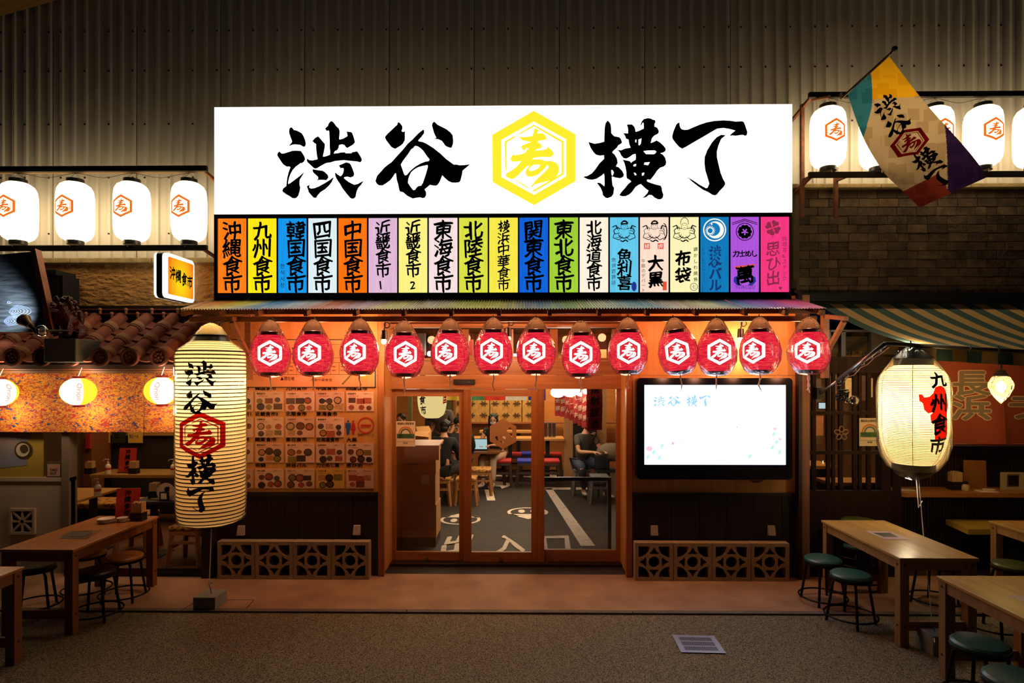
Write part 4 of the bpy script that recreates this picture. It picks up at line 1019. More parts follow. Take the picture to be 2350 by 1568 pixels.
# ---- tall lantern on the left
M_lp = paper('lantern_paper', '#f6d8a0', '#ffe0a4'); M_hoop = mat('bamboo_hoop', '#2a1606', .8)
c = P(485, 1000, 5.45); zt = [PZ(v, c.x, 5.45) for v in (784, 808, 1190, 1204)]
PT = [(.10, zt[3] - c.z), (.20, zt[3] - c.z + .012), (.265, zt[2] - c.z), (.283, zt[2] - c.z + .06), (.288, 0), (.288, zt[1] - c.z - .02), (.275, zt[1] - c.z + .01), (.15, zt[0] - c.z)]
T = thing('tall_lantern', (c.x, c.y, zt[3]), 'giant tall ribbed paper lantern with black brush characters and red hexagon', 'lantern')
MB().use(M_lp).lathe(PT, c=c, n=56, cap=False).build('paper_shade', parent=T, smooth='auto')
MB().use(M_black).lathe([(.14, zt[0] - c.z - .01), (.155, zt[0] - c.z), (.155, zt[0] - c.z + .055), (.14, zt[0] - c.z + .06)], c=c, n=32).build('end_cap', parent=T, smooth='auto')
MB().use(M_black).lathe([(.08, zt[3] - c.z - .015), (.12, zt[3] - c.z - .015), (.12, zt[3] - c.z + .02)], c=c, n=32).build('end_cap', parent=T, smooth='auto')
hp = None; n = 47; za, zb2_ = zt[3] - c.z + .02, zt[1] - c.z
for k in range(n):
    z = za + (zb2_ - za) * k / (n - 1); R = rad_at(PT, z) + .001
    if hp is None or k < 5:
        o = MB().use(M_hoop).tube([c + Vector((R * math.cos(2 * PI * i / 48), R * math.sin(2 * PI * i / 48), z)) for i in range(48)], .0052, 5, closed=True).build('hoop', parent=T)
        if k >= 4: hp = o; hz = z
    else:
        o = bpy.data.objects.new('hoop', hp.data); C.objects.link(o); o.parent = T; o.location = (0, 0, z - hz)
for k in range(5):
    z = zt[1] - c.z + .008 + k * .019; R = rad_at(PT, z) + .001
    MB().use(mat('pale_hoop', '#8a6428', .6)).tube([c + Vector((R * math.cos(2 * PI * i / 40), R * math.sin(2 * PI * i / 40), z)) for i in range(40)], .003, 4, closed=True).build('hoop', parent=T)
fa = face_angle(c, -26, 82); fn = onround(PT, fa, c, .007)
ink = MB().use(M_ink2)
for ch, v0, v1, wd in (('渋', 889, 823, .27), ('谷', 955, 892, .27), ('横', 1116, 1041, .27), ('丁', 1179, 1115, .25)):
    za_, zb_2 = PZ(v0, c.x, 5.45 - .28) - c.z, PZ(v1, c.x, 5.45 - .28) - c.z
    decal(ink, ch, fn, -wd / 2, za_, wd, zb_2 - za_, .025)
ink.build('lettering', parent=T)
rd = MB().use(paper('lantern_red_ink', '#9c1210', '#a8100c', .8)); za_, zb_2 = PZ(1054, c.x, 5.17) - c.z, PZ(945, c.x, 5.17) - c.z
decal(rd, 'emblem', onround(PT, fa + .02, c, .0055), -.20, za_, .40, zb_2 - za_, .025); rd.build('emblem', parent=T)
point_light((c.x, c.y, zt[0] + .09), (1, .80, .5), 1.6, .03, par=T)
bg = [(.02, zt[0] - c.z + .17), (.06, zt[0] - c.z + .15), (.13, zt[0] - c.z + .08), (.18, zt[0] - c.z + .0), (.292, zt[1] - c.z + .012), (.30, zt[1] - c.z - .05), (.298, 0), (.296, -.6), (.29, zt[2] - c.z), (.21, zt[3] - c.z + .02), (.02, zt[3] - c.z + .004)]
M_bag2 = glass('clear_plastic_sleeve', '#fdfdfd', .05, .12, bump=.12, milky=.03)
MB().use(M_bag2).lathe(bg, c=c, n=48, cap=False, fn=lambda a, z: 1 + .008 * math.sin(7 * a + 3 * z) + .004 * math.sin(19 * a - 5 * z)).build('plastic_bag', parent=T, smooth=True)
MB().use(paper('gathered_straw', '#c8a468', '#c8a468', .5)).lathe([(.02, zt[0] - c.z + .165), (.08, zt[0] - c.z + .135), (.13, zt[0] - c.z + .06)], c=c, n=48, cap=False, fn=lambda a, z: 1 + .06 * math.sin(19 * a)).build('bag_neck', parent=T, smooth=True)
MB().use(M_blackm).tube([c + Vector((-.07, 0, zt[0] - c.z + .06)), c + Vector((-.05, .05, zt[0] - c.z + .17)), (c.x - .04, 5.7, 2.63)], .005, 6).build('hook', parent=T)
MB().use(M_blackm).tube([c + Vector((.07, 0, zt[0] - c.z + .06)), c + Vector((.05, .05, zt[0] - c.z + .17)), (c.x + .04, 5.7, 2.63)], .005, 6).build('hook', parent=T)
wb_ = PG(480, 1395, .012)
MB().use(M_cord).tube([(c.x, c.y, zt[3] - .02), (c.x - .005, c.y, zt[3] - .2), (wb_.x, wb_.y, .22)], .004, 6).build('tether_cord', parent=T)
point_light((c.x, c.y, zt[1] - .33), (1, .80, .52), 24, .06, par=T)
point_light((c.x, c.y, zt[1] - .85), (1, .66, .34), 3.4, .06, par=T)
point_light((c.x, c.y, zt[2] + .25), (1, .55, .24), 1.3, .06, par=T)
W_ = thing('tether_block', (wb_.x, wb_.y, .012), 'grey concrete block tethering the giant lantern cord', 'block')
MB().use(mat('grey_concrete', '#8a8a84', .85, noise_amt=.15, nscale=20)).box(wb_.x - .115, wb_.x + .085, wb_.y - .06, wb_.y + .16, .013, .125, bev=.004).build('body', parent=W_)
MB().use(M_wire).tube([(wb_.x, wb_.y + .03, .12), (wb_.x, wb_.y + .03, .17), (wb_.x - .02, wb_.y + .03, .21), (wb_.x + .012, wb_.y + .03, .225)], .004, 6).build('hook', parent=W_)

# ---- cream lantern on the right
Yc = 5.5; c = P(2096, 952, Yc); z = [PZ(v, c.x, Yc) - c.z for v in (838, 850, 880, 1020, 1050, 1064)]
PCr = [(.16, z[5]), (.205, z[4]), (.25, z[3]), (.27, z[3] + .12), (.272, 0), (.27, z[2]), (.255, z[2] + .07), (.22, z[1]), (.14, z[0])]
K = thing('cream_lantern', (c.x, c.y, c.z + z[5]), 'large cream ribbed paper lantern in clear plastic hung from the awning', 'lantern')
M_cp = mat('cream_paper_tmp') if False else None
mc = paper('cream_lantern_paper', '#fff0c8', '#ffeec0')
ntc = mc.node_tree; Nn = ntc.nodes; Ll = ntc.links
MB().use(mc).lathe([(rad_at(PCr, zz), zz) for zz in [z[5] + (z[0] - z[5]) * i / 30 for i in range(31)]], c=c, n=56, cap=False).build('paper_shade', parent=K, smooth=True)
hp = None; n = 58
for k in range(n):
    zz = z[5] + .02 + (z[0] - z[5] - .04) * k / (n - 1); R = rad_at(PCr, zz) + .0005
    MB().use(mat('cream_hoop', '#c8a050', .6)).tube([c + Vector((R * math.cos(2 * PI * i / 36), R * math.sin(2 * PI * i / 36), zz)) for i in range(36)], .0022, 4, closed=True).build('hoop', parent=K)
for s, zz in ((1, z[0]), (-1, z[5])): MB().use(M_black).lathe([(.13, zz - .005 * s), (.155 if s > 0 else .17, zz), (.155 if s > 0 else .17, zz + s * .06), (.13, zz + s * .065)][::s], c=c, n=32).build('end_cap', parent=K, smooth='auto')
fa = face_angle(c, 54, 81); fn = onround(PCr, fa, c, .006)
rd = MB().use(paper('lantern_red_ink2', '#b01812', '#c01c12', .8)); fz = lambda v: PZ(v, c.x, Yc - .2) - c.z
kyu = [[(-.16, 905), (-.135, 905), (-.12, 912), (-.08, 910), (-.05, 902), (-.03, 888), (.02, 885), (.06, 890), (.09, 905), (.11, 930), (.09, 950), (.1, 980), (.1, 1005), (.02, 1010), (-.03, 1008), (-.04, 985), (-.03, 968), (-.07, 965), (-.075, 952), (-.05, 945), (-.09, 948), (-.12, 940), (-.13, 925), (-.155, 920)]]
lp = [[(a, fz(v)) for a, v in kyu[0]]]; tr = tessellate_polygon([[Vector((p[0], p[1], 0)) for p in lp[0]]])
vs, fs = wrapmesh([(lp[0], [tuple(q) for q in tr])], .015, onround(PCr, fa, c, .0045)); rd.mesh(vs, fs); rd.build('map_print', parent=K)
ink = MB().use(M_ink2)
for ch, v0, v1 in (('九', 890, 852), ('州', 945, 901), ('食', 995, 947), ('市', 1042, 998)): decal(ink, ch, fn, -.075, fz(v0), .17, fz(v1) - fz(v0), .015)
ink.build('lettering', parent=K)
for a in range(6):
    b = fa - .75 + a * PI / 3; MB().use(mat('seam_line', '#c8a860', .7)).tube([c + Vector((1, 0, 0)) * ((rad_at(PCr, zz) + .001) * math.sin(b)) + Vector((0, -1, 0)) * ((rad_at(PCr, zz) + .001) * math.cos(b)) + Vector((0, 0, zz)) for zz in [z[5] + (z[0] - z[5]) * i / 14 for i in range(15)]], .0025, 4).build('seam', parent=K)
point_light((c.x, c.y, c.z + z[0] + .09), (1, .9, .7), 1.8, .03, par=K)
bg = [(.02, z[0] + .17), (.08, z[0] + .14), (.15, z[0] + .07), (.22, z[1] + .02), (.275, z[2] + .05), (.29, z[2] - .05), (.29, z[3]), (.26, z[4]), (.2, z[5] - .04), (.11, z[5] - .12), (.02, z[5] - .15)]
MB().use(M_bag2).lathe(bg, c=c, n=48, cap=False, fn=lambda a, zz: 1 + .02 * math.sin(7 * a + 5 * zz) + .014 * math.sin(17 * a - 7 * zz)).build('plastic_bag', parent=K, smooth=True)
MB().use(glass('milky_plastic', '#ffffff', .1, .1, bump=1.0, milky=.5)).lathe([(.02, z[0] + .168), (.09, z[0] + .13), (.14, z[0] + .05)], c=c, n=40, cap=False, fn=lambda a, zz: 1 + .07 * math.sin(13 * a)).build('bag_neck', parent=K, smooth=True)
MB().use(M_blackm).tube([c + Vector((-.1, 0, z[0] + .06)), c + Vector((-.1, -.0, z[0] + .13)), c + Vector((-.03, 0, z[0] + .18)), c + Vector((.02, -.02, z[0] + .20))], .005, 6).build('hook', parent=K)
zb2_ = c.z + z[5]
MB().use(M_cord).tube([(c.x + .03, c.y, zb2_ - .13), (c.x + .05, c.y, zb2_ - .4), P(2117, 1150, Yc)], [.006, .006, .004], 6).build('tassel', parent=K)
MB().use(M_cord).tube([(c.x + .05, c.y, zb2_ - .13), P(2117, 1200, Yc - .15), P(2140, 1440, 4.9), PG(2145, 1475, .16)], .004, 6).build('tether_cord', parent=K)
point_light(c + Vector((-.02, -.02, .10)), (1, .84, .54), 24, .09, par=K)
point_light((c.x, c.y, c.z + z[0] + .2), (1, .80, .5), 26, .08, par=K); point_light((c.x, c.y + .1, c.z + z[5] - .22), (1, .80, .5), 4, .03, par=K)
wb_ = PG(2150, 1495, 0)
W2 = thing('tether_block', (wb_.x, wb_.y, 0), 'concrete weight half hidden behind a table leg', 'block')
MB().use(mat('grey_concrete')).box(wb_.x - .09, wb_.x + .11, wb_.y - .09, wb_.y + .12, 0, .15, bev=.004).build('body', parent=W2)
MB().use(M_wire).tube([(wb_.x - .02, wb_.y, .15), (wb_.x - .02, wb_.y, .185)], .004, 6).build('hook', parent=W2)

# ---- clip lamps under the canopy
M_bulb = emis('lamp_bulb', (1, .86, .6), 14)
for k, (u, v, Y, lb) in enumerate(((881, 772, 5.95, 'lit black clip lamp between two red lanterns, left of the door'), (1166, 766, 6.05, 'lit black clip lamp hanging over the doorway'), (1700, 768, 6.1, 'lit clip lamp behind the red lanterns over the screen'))):
    c = P(u, v, Y); t = thing('clip_lamp', c, lb, 'lamp')
    MB().use(M_black).lathe([(.022, .06), (.03, .055), (.034, -.0), (.036, -.03), (.026, -.035)], c=c, n=18).build('housing', parent=t, smooth='auto')
    MB().use(M_bulb).ell(c + Vector((0, 0, -.05)), (.026, .026, .03)).build('bulb', parent=t, smooth=True)
    mb = MB().use(M_blackm).tube([c + Vector((0, 0, .06)), c + Vector((.012, 0, .11)), (c.x + .012, c.y, 2.66)], .006, 6)
    mb.tube([Vector((c.x + .03 + .028 * math.cos(a), c.y, c.z + .11 + .028 * math.sin(a))) for a in [2 * PI * i / 12 for i in range(12)]], .005, 5, closed=True); mb.build('clamp', parent=t)
    point_light(c + Vector((0, -.0, -.10)), (1, .72, .40), 16, .03, par=t)

# ---- paper beer lanterns before the patterned curtain
for k, (u, v, rot_, lb) in enumerate(((-2, 901, .57, 'round white and yellow paper lantern cut by the picture edge'), (180, 899, -.2, 'round white and yellow paper lantern in front of the orange curtain'), (371, 897, .4, 'round white and yellow paper lantern half hidden by the giant lantern'))):
    c = P(u, v, 5.98); R = .158; t = thing('round_lantern', c, lb, 'lantern', 'small round lanterns under the tiled roof')
    E1 = emis('white_paper_glow', (1, .95, .90), 1.5); E2 = emis('yellow_paper_glow', (1.0, .86, .04), 1.1)
    n = 32; kk = 14
    a0 = math.atan2(-c.x, c.y) + rot_
    mb = MB()
    for i in range(n):
        sg = (i // 8) % 2; mb.use(E2 if sg else E1)
        for j in range(kk):
            t0, t1 = -1.25 + 2.5 * j / kk, -1.25 + 2.5 * (j + 1) / kk; f = lambda a, tt: c + Vector((R * math.cos(tt) * math.sin(a), -R * math.cos(tt) * math.cos(a), R * .88 * math.sin(tt)))
            b0, b1 = a0 - PI * .35 + 2 * PI * i / n, a0 - PI * .35 + 2 * PI * (i + 1) / n; mb.poly([f(b0, t0), f(b1, t0), f(b1, t1), f(b0, t1)])
    mb.build('paper_shade', parent=t, smooth=True)
    for s in (-1, 1): MB().use(mat('red_cap', '#9a1c14', .5, emit='#9a1c14', es=.25)).lathe([(.055, s * .135), (.058, s * .137), (.058, s * .155)][::s], c=c, n=20).build('end_cap', parent=t)
    mb = MB().use(emis('orange_lettering', '#d88a50', 1.0))
    word = 'Orion'; prof = [(R * math.cos(tt) , R * .88 * math.sin(tt)) for tt in [-1.2 + .15 * i for i in range(17)]]
    ang = math.atan2(-c.x, c.y) + (.55 if k == 0 else (.07 if k == 1 else -.25))
    vs, fs = font_tris(word, .005); w_ = max(x for x, y in vs); vs = [((.5 - (y - .1) / .75) * -.05, (.5 - x / w_) * .17) for x, y in vs]
    v2, f2 = wrapmesh([(vs, fs)], .02, onround(prof, ang, c, .003)); mb.mesh(v2, f2); mb.build('lettering', parent=t)
    MB().use(M_cord).tube([c + Vector((0, 0, .155)), c + Vector((0, .05, .24))], .003, 5).build('cord', parent=t)
    point_light(c + Vector((0, .0, -.20)), (1, .76, .45), 4.5, .05, par=t); point_light(c + Vector((0, -.02, .19)), (1, .76, .45), 3, .05, par=t)

# ---- glass drop lamp by the red curtain
c = P(2297, 888, 5.75); t = thing('drop_lamp', c, 'teardrop glass lamp glowing in front of the brick red curtain', 'lamp')
MB().use(glass('amber_glass', '#ffeebb', .15, .05, bump=.8, milky=.10)).lathe([(.04, .11), (.07, .09), (.10, .03), (.098, -.01), (.06, -.09), (.02, -.14), (.003, -.16)], c=c, n=28, cap=False).build('glass_shade', parent=t, smooth=True)
MB().use(M_blackm).lathe([(.03, .16), (.045, .13), (.065, .105), (.062, .10)], c=c, n=20).build('cap', parent=t, smooth='auto')
MB().use(emis('drop_bulb', (1, .85, .5), 9)).ell(c + Vector((0, 0, .0)), (.04, .04, .055)).build('bulb', parent=t, smooth=True)
MB().use(M_blackm).tube([c + Vector((0, 0, .155)), c + Vector((.004, 0, .22)), c + Vector((0, -.02, .34)), c + Vector((.0, -.1, .37))], .007, 6).build('cord', parent=t)
point_light(c + Vector((0, 0, -.02)), (1, .74, .38), 36, .05, par=t)

# ================================================================ SCREEN, MENUS, BLOCKS
y = 6.14; x0, x1 = PX(1462, y), PX(1819, y); z0, z1 = PZ(1101, 1.9, y), PZ(868, 1.9, y)
t = thing('wall_screen', ((x0 + x1) / 2, y, z0), 'large lit display screen in a black rounded case on the wall', 'screen')
mb = MB().use(mat('screen_case', '#060a16', .25)); rad = .04; q = []
for cx, cz, a0 in ((x1 - rad, z1 - rad, 0), (x0 + rad, z1 - rad, PI / 2), (x0 + rad, z0 + rad, PI), (x1 - rad, z0 + rad, 1.5 * PI)):
    q += [(cx + rad * math.cos(a0 + PI / 2 * i / 6), cz + rad * math.sin(a0 + PI / 2 * i / 6)) for i in range(7)]
sx0, sx1, sz0, sz1 = PX(1479, y), PX(1804, y), PZ(1067, 1.9, y), PZ(884, 1.9, y)
mb.prism(q, y, y + .12, holes=[[(sx0, sz0), (sx0, sz1), (sx1, sz1), (sx1, sz0)]]); mb.build('case', parent=t)
MB().use(emis('screen_light', (.60, .76, 1.0), 3.4)).box(sx0, sx1, y + .012, y + .02, sz0, sz1).build('display', parent=t)
MB().use(M_black).box(sx0, sx1, y + .03, y + .12, sz0, sz1).build('back', parent=t)
gf = lambda a, b: Vector((sx0 + a * (sx1 - sx0), y + .0105, sz0 + b * (sz1 - sz0)))
W, H = sx1 - sx0, sz1 - sz0
mb = MB().use(emis('screen_blue_text', (.38, .70, .98), 1))
for ch, a in (('渋', .062), ('谷', .17), ('横', .29), ('丁', .385)):
    for vs, fs in BR[ch]: mb.mesh([gf(a + x * .088, .725 + yy * .15) for x, yy in vs], fs)
mb.build('lettering', parent=t)
mb = MB().use(emis('screen_pink_text', (1, .50, .50), 1)); text_line(mb, '現在地', gf, .225, .245, .06, .004, .11); mb.poly([gf(.19, .25), gf(.215, .25), gf(.2025, .30)])
mb.poly([gf(.650, .46), gf(.662, .46), gf(.662, .48), gf(.650, .48)]); mb.build('lettering', parent=t)
mb = MB().use(emis('screen_pale_map', (.93, .86, .88), 1))
def fr(a0, b0, a1, b1, w_=.003):
    for (p, q_) in (((a0, b0), (a1, b0)), ((a1, b0), (a1, b1)), ((a1, b1), (a0, b1)), ((a0, b1), (a0, b0))):
        mb.poly([gf(min(p[0], q_[0]) - w_ / 2, min(p[1], q_[1]) - w_), gf(max(p[0], q_[0]) + w_ / 2, min(p[1], q_[1]) - w_), gf(max(p[0], q_[0]) + w_ / 2, max(p[1], q_[1]) + w_), gf(min(p[0], q_[0]) - w_ / 2, max(p[1], q_[1]) + w_)])
fr(.69, .345, .85, .465, .004)
mb.use(emis('screen_faint', (.86, .95, 1.0), 1.02))
for i in range(12): fr(.12 + i * .045, .34, .165 + i * .045, .44, .002)
for a in ((.65, .62, .80, .66), (.65, .66, .94, .80), (.28, .52, .36, .6), (.36, .55, .58, .66)): fr(*a, .002)
mb.build('map_lines', parent=t)
mb = MB().use(emis('screen_flower_pink', (1, .62, .75), 1))
for a, b, r_ in ((.035, .20, .035), (.925, .45, .018), (.96, .32, .016)): mb.poly([gf(a + r_ * .7 * math.cos(i), b + r_ * math.sin(i)) for i in [2 * PI * j / 10 for j in range(10)]])
mb.use(emis('screen_leaf', (.6, .93, .9), 1))
for a, b in ((.02, .06), (.06, .12), (.10, .05), (.12, .2), (.93, .25), (.9, .18), (.95, .12), (.91, .35), (.74, .07)): mb.poly([gf(a, b), gf(a + .02, b + .03), gf(a + .015, b + .075), gf(a - .008, b + .035)])
mb.build('print', parent=t)
mb = MB().use(M_blackm)
for k in range(3): mb.tube([Vector((PX(1735, 6.2) + (.05 + .02 * k) * math.cos(a), 6.2, z0 + .03 + (.05 + .01 * k) * math.sin(a))) for a in [PI + PI * i / 10 for i in range(11)]], .004, 5)
mb.build('cable', parent=t)

# ---- menu board
y = YF - .002
def board(name, u0, u1, v0, v1, col, label, yy=y, th=.006):
    x0, x1 = PX(u0, yy), PX(u1, yy); X = -2.3; z0, z1 = PZ(v1, X, yy), PZ(v0, X, yy)
    t = thing(name, ((x0 + x1) / 2, yy, z0), label, 'poster')
    MB().use(mat(name + '_sheet_' + col, col, .35, noise_amt=.05)).box(x0, x1, yy - th, yy, z0, z1).build('sheet', parent=t)
    f = lambda a, b: Vector((x0 + a * (x1 - x0), yy - th - .0012, z0 + b * (z1 - z0)))
    return t, f, (x1 - x0), (z1 - z0)
t, f, W, H = board('floor_plan_poster', 508, 862, 780, 889, '#e69a62', 'orange floor plan poster behind the red lanterns over the menu sheets')
mb = MB().use(M_ink2)
def ln(a0, b0, a1, b1, w_=.003):
    mb.poly([f(a0 - w_, b0 - w_ * 3), f(a1 + w_, b0 - w_ * 3), f(a1 + w_, b1 + w_ * 3), f(a0 - w_, b1 + w_ * 3)])
for q in ((0, .0, 1, .0), (0, 1, 1, 1), (.998, 0, .998, 1), (.002, 0, .002, 1)): ln(*q, .003)
for q in ((.35, .27, .86, .27), (.35, .52, .86, .52), (.35, .27, .35, .52), (.86, .27, .86, .52), (.5, .9, .88, .9), (.88, .62, .88, .9), (.55, .62, .88, .62), (.2, .27, .35, .27)): ln(*q, .0012)
for i in range(9): ln(.38 + i * .055, .27, .38 + i * .055, .52, .001)
mb.build('plan_lines', parent=t)
ink = MB().use(M_ink2); s2 = W * .11
for ch, a in (('渋', .225), ('谷', .33), ('横', .45), ('丁', .555)):
    for vs, fs in BR[ch]: ink.mesh([f(a + x * .105, .6 + yy * .34) for x, yy in vs], fs)
text_line(ink, 'SHIBUYA YOKOCHO', f, .46, .56, .1, 0, .16); text_line(ink, '思ひ出', f, .83, .69, .1, 0, .09); text_line(ink, '力士めし萬', f, .83, .81, .1, 0, .1); text_line(ink, '布袋', f, .82, .56, .07, 0, .04)
text_line(ink, '大衆中華食堂', f, .58, .12, .07, 0, .14); ink.use(mat('red_print', '#b02018', .5)); text_line(ink, '▲現在地', f, .385, .14, .09, .004, .09)
for i in range(9): write(ink.use(M_ink2), '食堂', f, .385 + i * .055, .42, .032, pitch=.08, bold=0, brushy=False)
ink.build('lettering', parent=t)
mb = MB().use(mat('chrysanthemum_print', '#f0a020', .6))
for i in range(16):
    a = 2 * PI * i / 16; mb.poly([f(.94, .33), f(.94 + .042 * math.cos(a - .14), .33 + .16 * math.sin(a - .14)), f(.94 + .046 * math.cos(a), .33 + .175 * math.sin(a)), f(.94 + .042 * math.cos(a + .14), .33 + .16 * math.sin(a + .14))])
mb.use(mat('leaf_print', '#6a6a28', .6))
for i in range(6): mb.poly([f(.78 + .01 * i, .05 + .035 * i), f(.80 + .01 * i, .07 + .035 * i), f(.79 + .01 * i, .11 + .035 * i)])
mb.build('print', parent=t)
cols = [(524, 581), (586, 651), (656, 722), (726, 790), (795, 858)]
rws = [(899, 944, ['沖縄食市', '韓国食市', '九州食市', '中国食市', '四国食市']), (958, 1004, ['近畿食市1', '近畿食市2', '北陸食市', '東海食市', None]), (1017, 1062, ['横浜中華', '関東食市', '東北食市', '北海道食市', '大黒']), (1076, 1121, ['魚利喜', '布袋', '渋谷バル', '力士めし萬', '思ひ出'])]
foods = [mat('food_%d' % i, c, .5, noise_amt=.45, nscale=60) for i, c in enumerate(('#a8492c', '#7a3a22', '#c08048', '#5a3a2a', '#8a7030', '#b85a3a', '#3a2420', '#c89a68'))]
rim = [mat('dish_white', '#d8c4b0', .4), mat('dish_dark', '#2a1a16', .4)]
heads = thing('menu_headings', (PX(690, y), y, 1.2), 'painted black shop headings on the board over the menu sheets', 'sign'); hb = MB().use(M_ink2)
rr = random.Random(11)
place_w = {0: 'far left', 1: 'second', 2: 'middle', 3: 'fourth', 4: 'last'}
dish_of = ['noodle bowls', 'grilled plates', 'rice bowls', 'fried dishes', 'small snack photos', 'hot pots', 'sashimi plates', 'stews']
for r, (v0, v1, names) in enumerate(rws):
    for cidx, (u0, u1) in enumerate(cols):
        X = -2.3
        if names[cidx] is None: continue
        hf = lambda a, b: Vector((a, y - .003, b))
        text_line(hb, names[cidx], hf, PX(u0, y), PZ(v0 - 3, X, y), .046, .035, min(.24, .055 * len(names[cidx])))
        col = ('#e4b898', '#dcb494', '#e2bb9c', '#d8a88c')[(r + cidx) % 4] if names[cidx] != '力士めし萬' else '#d8a850'
        rown = ('top', 'second', 'third', 'bottom')[r]; coln = ('column beside the giant lantern', 'second column', 'middle column', 'fourth column', 'column nearest the door')[cidx]
        t, f, W, H = board('menu_sheet', u0, u1, v0, v1, col, 'laminated menu sheet, %s row, %s' % (rown, coln)); t['group'] = 'laminated menu sheets on the board'
        mb = MB(); n = rr.choice((5, 6, 6)); spots = [(.2, .55), (.5, .55), (.8, .55), (.22, .2), (.52, .2), (.82, .2)][:n]
        ds = MB()
        for (a, b) in spots:
            a += rr.uniform(-.04, .04); b += rr.uniform(-.04, .04); ra = rr.uniform(.125, .16)
            if rr.random() < .25:
                mb.use(rr.choice(foods)).poly([f(a - ra, b - ra), f(a + ra, b - ra), f(a + ra, b + ra), f(a - ra, b + ra)]); continue
            mb.use(rr.choice(rim)).poly([f(a + ra * math.cos(i), b + ra * 1.3 * math.sin(i)) for i in [2 * PI * j / 14 for j in range(14)]])
            ds.use(rr.choice(foods)).poly([f(a + ra * .78 * math.cos(i), b + ra * .98 * math.sin(i)) + Vector((0, -.0008, 0)) for i in [2 * PI * j / 12 for j in range(12)]])
        mb.build('print', parent=t); ds.build('print', parent=t)
        tx = MB().use(M_ink2); text_line(tx, names[cidx], f, .06, .84, .11, .01, .30); text_line(tx, 'ご当地メニュー', f, .62, .85, .09, 0, .33)
        tx.use(mat('red_print', '#b02018', .5)); text_line(tx, '名物料理と地酒', f, .1, .74, .06, 0, .35); tx.build('lettering', parent=t)
hb.build('lettering', parent=heads)
t = thing('toilet_sign', (PX(806, y), y, PZ(997, -2.2, y)), 'blue man and red woman toilet pictograms on the menu board', 'sign')
for u, c, sk in ((799, '#1c4a8a', 0), (811, '#b01c18', 1)):
    mb = MB().use(mat('pictogram_' + c, c, .5)); X = -2.2; g2 = lambda du, v: Vector((PX(u + du, y), y - .003, PZ(v, X, y)))
    mb.poly([g2(2.3 * math.cos(i), 967 + 2.3 * math.sin(i)) for i in [2 * PI * j / 12 for j in range(12)]])
    if sk: mb.poly([g2(a, v) for a, v in ((-3, 971), (3, 971), (6, 986), (3, 986), (2, 997), (-2, 997), (-3, 986), (-6, 986))])
    else: mb.poly([g2(a, v) for a, v in ((-6, 971), (6, 971), (6, 983), (4, 983), (3, 997), (-3, 997), (-4, 983), (-6, 983))])
    mb.build('figure', parent=t)
t = thing('smoking_sign', (PX(840, y), y, PZ(1000, -2.2, y)), 'red ring smoking area symbol on the menu board', 'sign')
mb = MB().use(mat('orange_red_print', '#c4321c', .5)); g2 = lambda du, v: Vector((PX(840 + du, y), y - .003, PZ(v, -2.2, y)))
for i in range(30):
    a0, a1 = 2 * PI * i / 30, 2 * PI * (i + 1) / 30; mb.poly([g2(r * math.cos(a), 976 + r * math.sin(a)) for r, a in ((19, a0), (19, a1), (16, a1), (16, a0))])
mb.poly([g2(-12, 974), (g2(12, 974)), g2(12, 977), g2(-12, 977)]); mb.poly([g2(-12, 979), (g2(10, 979)), g2(10, 981), g2(-12, 981)]); mb.build('ring', parent=t)
mb = MB().use(mat('orange_red_print')); text_line(mb, '喫煙スペース', lambda a, b: Vector((a, y - .003, b)), PX(821, y), PZ(1001, -2.2, y), .03, .01, .17); mb.build('lettering', parent=t)

# ---- cast screen blocks along the wall foot
def screen_block(): 
    a = .193; mb = MB().use(mat('cast_screen_block', '#a89270', .9, noise_amt=.12, nscale=18, bump=.5, bscale=90, rand=.08))
    b = .158; arc = lambda cx, cz, r, t0, t1, n=8: [(cx + r * math.cos(t0 + (t1 - t0) * i / n), cz + r * math.sin(t0 + (t1 - t0) * i / n)) for i in range(n + 1)]
    holes = [arc(0, 0, .056, 0, 2 * PI, 20)[:-1]]
    for sx in (-1, 1):
        for sz in (-1, 1):
            q = [(sx * p[0], sz * p[1]) for p in [(b, b)] + arc(b + .0, b + .0, .112, PI, 1.5 * PI)]
            holes.append(q)
    for k in range(4):
        ca, sa = math.cos(k * PI / 2), math.sin(k * PI / 2)
        pts = [(.0, b - .012), (-.018, b - .045), (-.048, .092), (-.025, .083), (.0, .081), (.025, .083), (.048, .092), (.018, b - .045)]
        pts = [(0, b - .008), (-.026, b - .052), (-.052, .088), (-.028, .077), (0, .080), (.028, .077), (.052, .088), (.026, b - .052)]
        holes.append([(x * ca - z * sa, x * sa + z * ca) for x, z in pts])
    mb.prism([(-a, -a), (a, -a), (a, a), (-a, a)], -.05, .05, holes=holes)
    return mb
sb = None
spots = [(548 + 0, 'screen block nearest the giant lantern'), (632, 'second screen block from the giant lantern'), (719, 'third screen block, under the menu sheets'), (807, 'screen block next to the door, under the menu'), (1500, 'screen block next to the door on the screen side'), (1592, 'second block under the wall screen'), (1681, 'third block under the wall screen'), (1769, 'screen block farthest from the door, by the green stools')]
for k, (u, lb) in enumerate(spots):
    Yb = 6.18; w0 = .391
    base = PX(498, 6.13) + .196 if k < 4 else PX(1457, 6.13) + .196
    X = base + (k % 4) * w0; loc = Vector((X, Yb, .012 + .193))
    if sb is None:
        t = thing('screen_block', (0, 0, 0), lb, 'block', 'concrete screen blocks along the shop front'); screen_block().build('casting', parent=t, smooth=False)
        MB().use(M_blackm).box(-.19, .19, .052, .056, -.19, .19).build('dark_backing', parent=t); bpy.data.objects.remove(bpy.data.objects['dark_backing'])
        t.location = loc; sb = t
    else: t = dup(sb, loc, random.uniform(-.012, .012), lb)
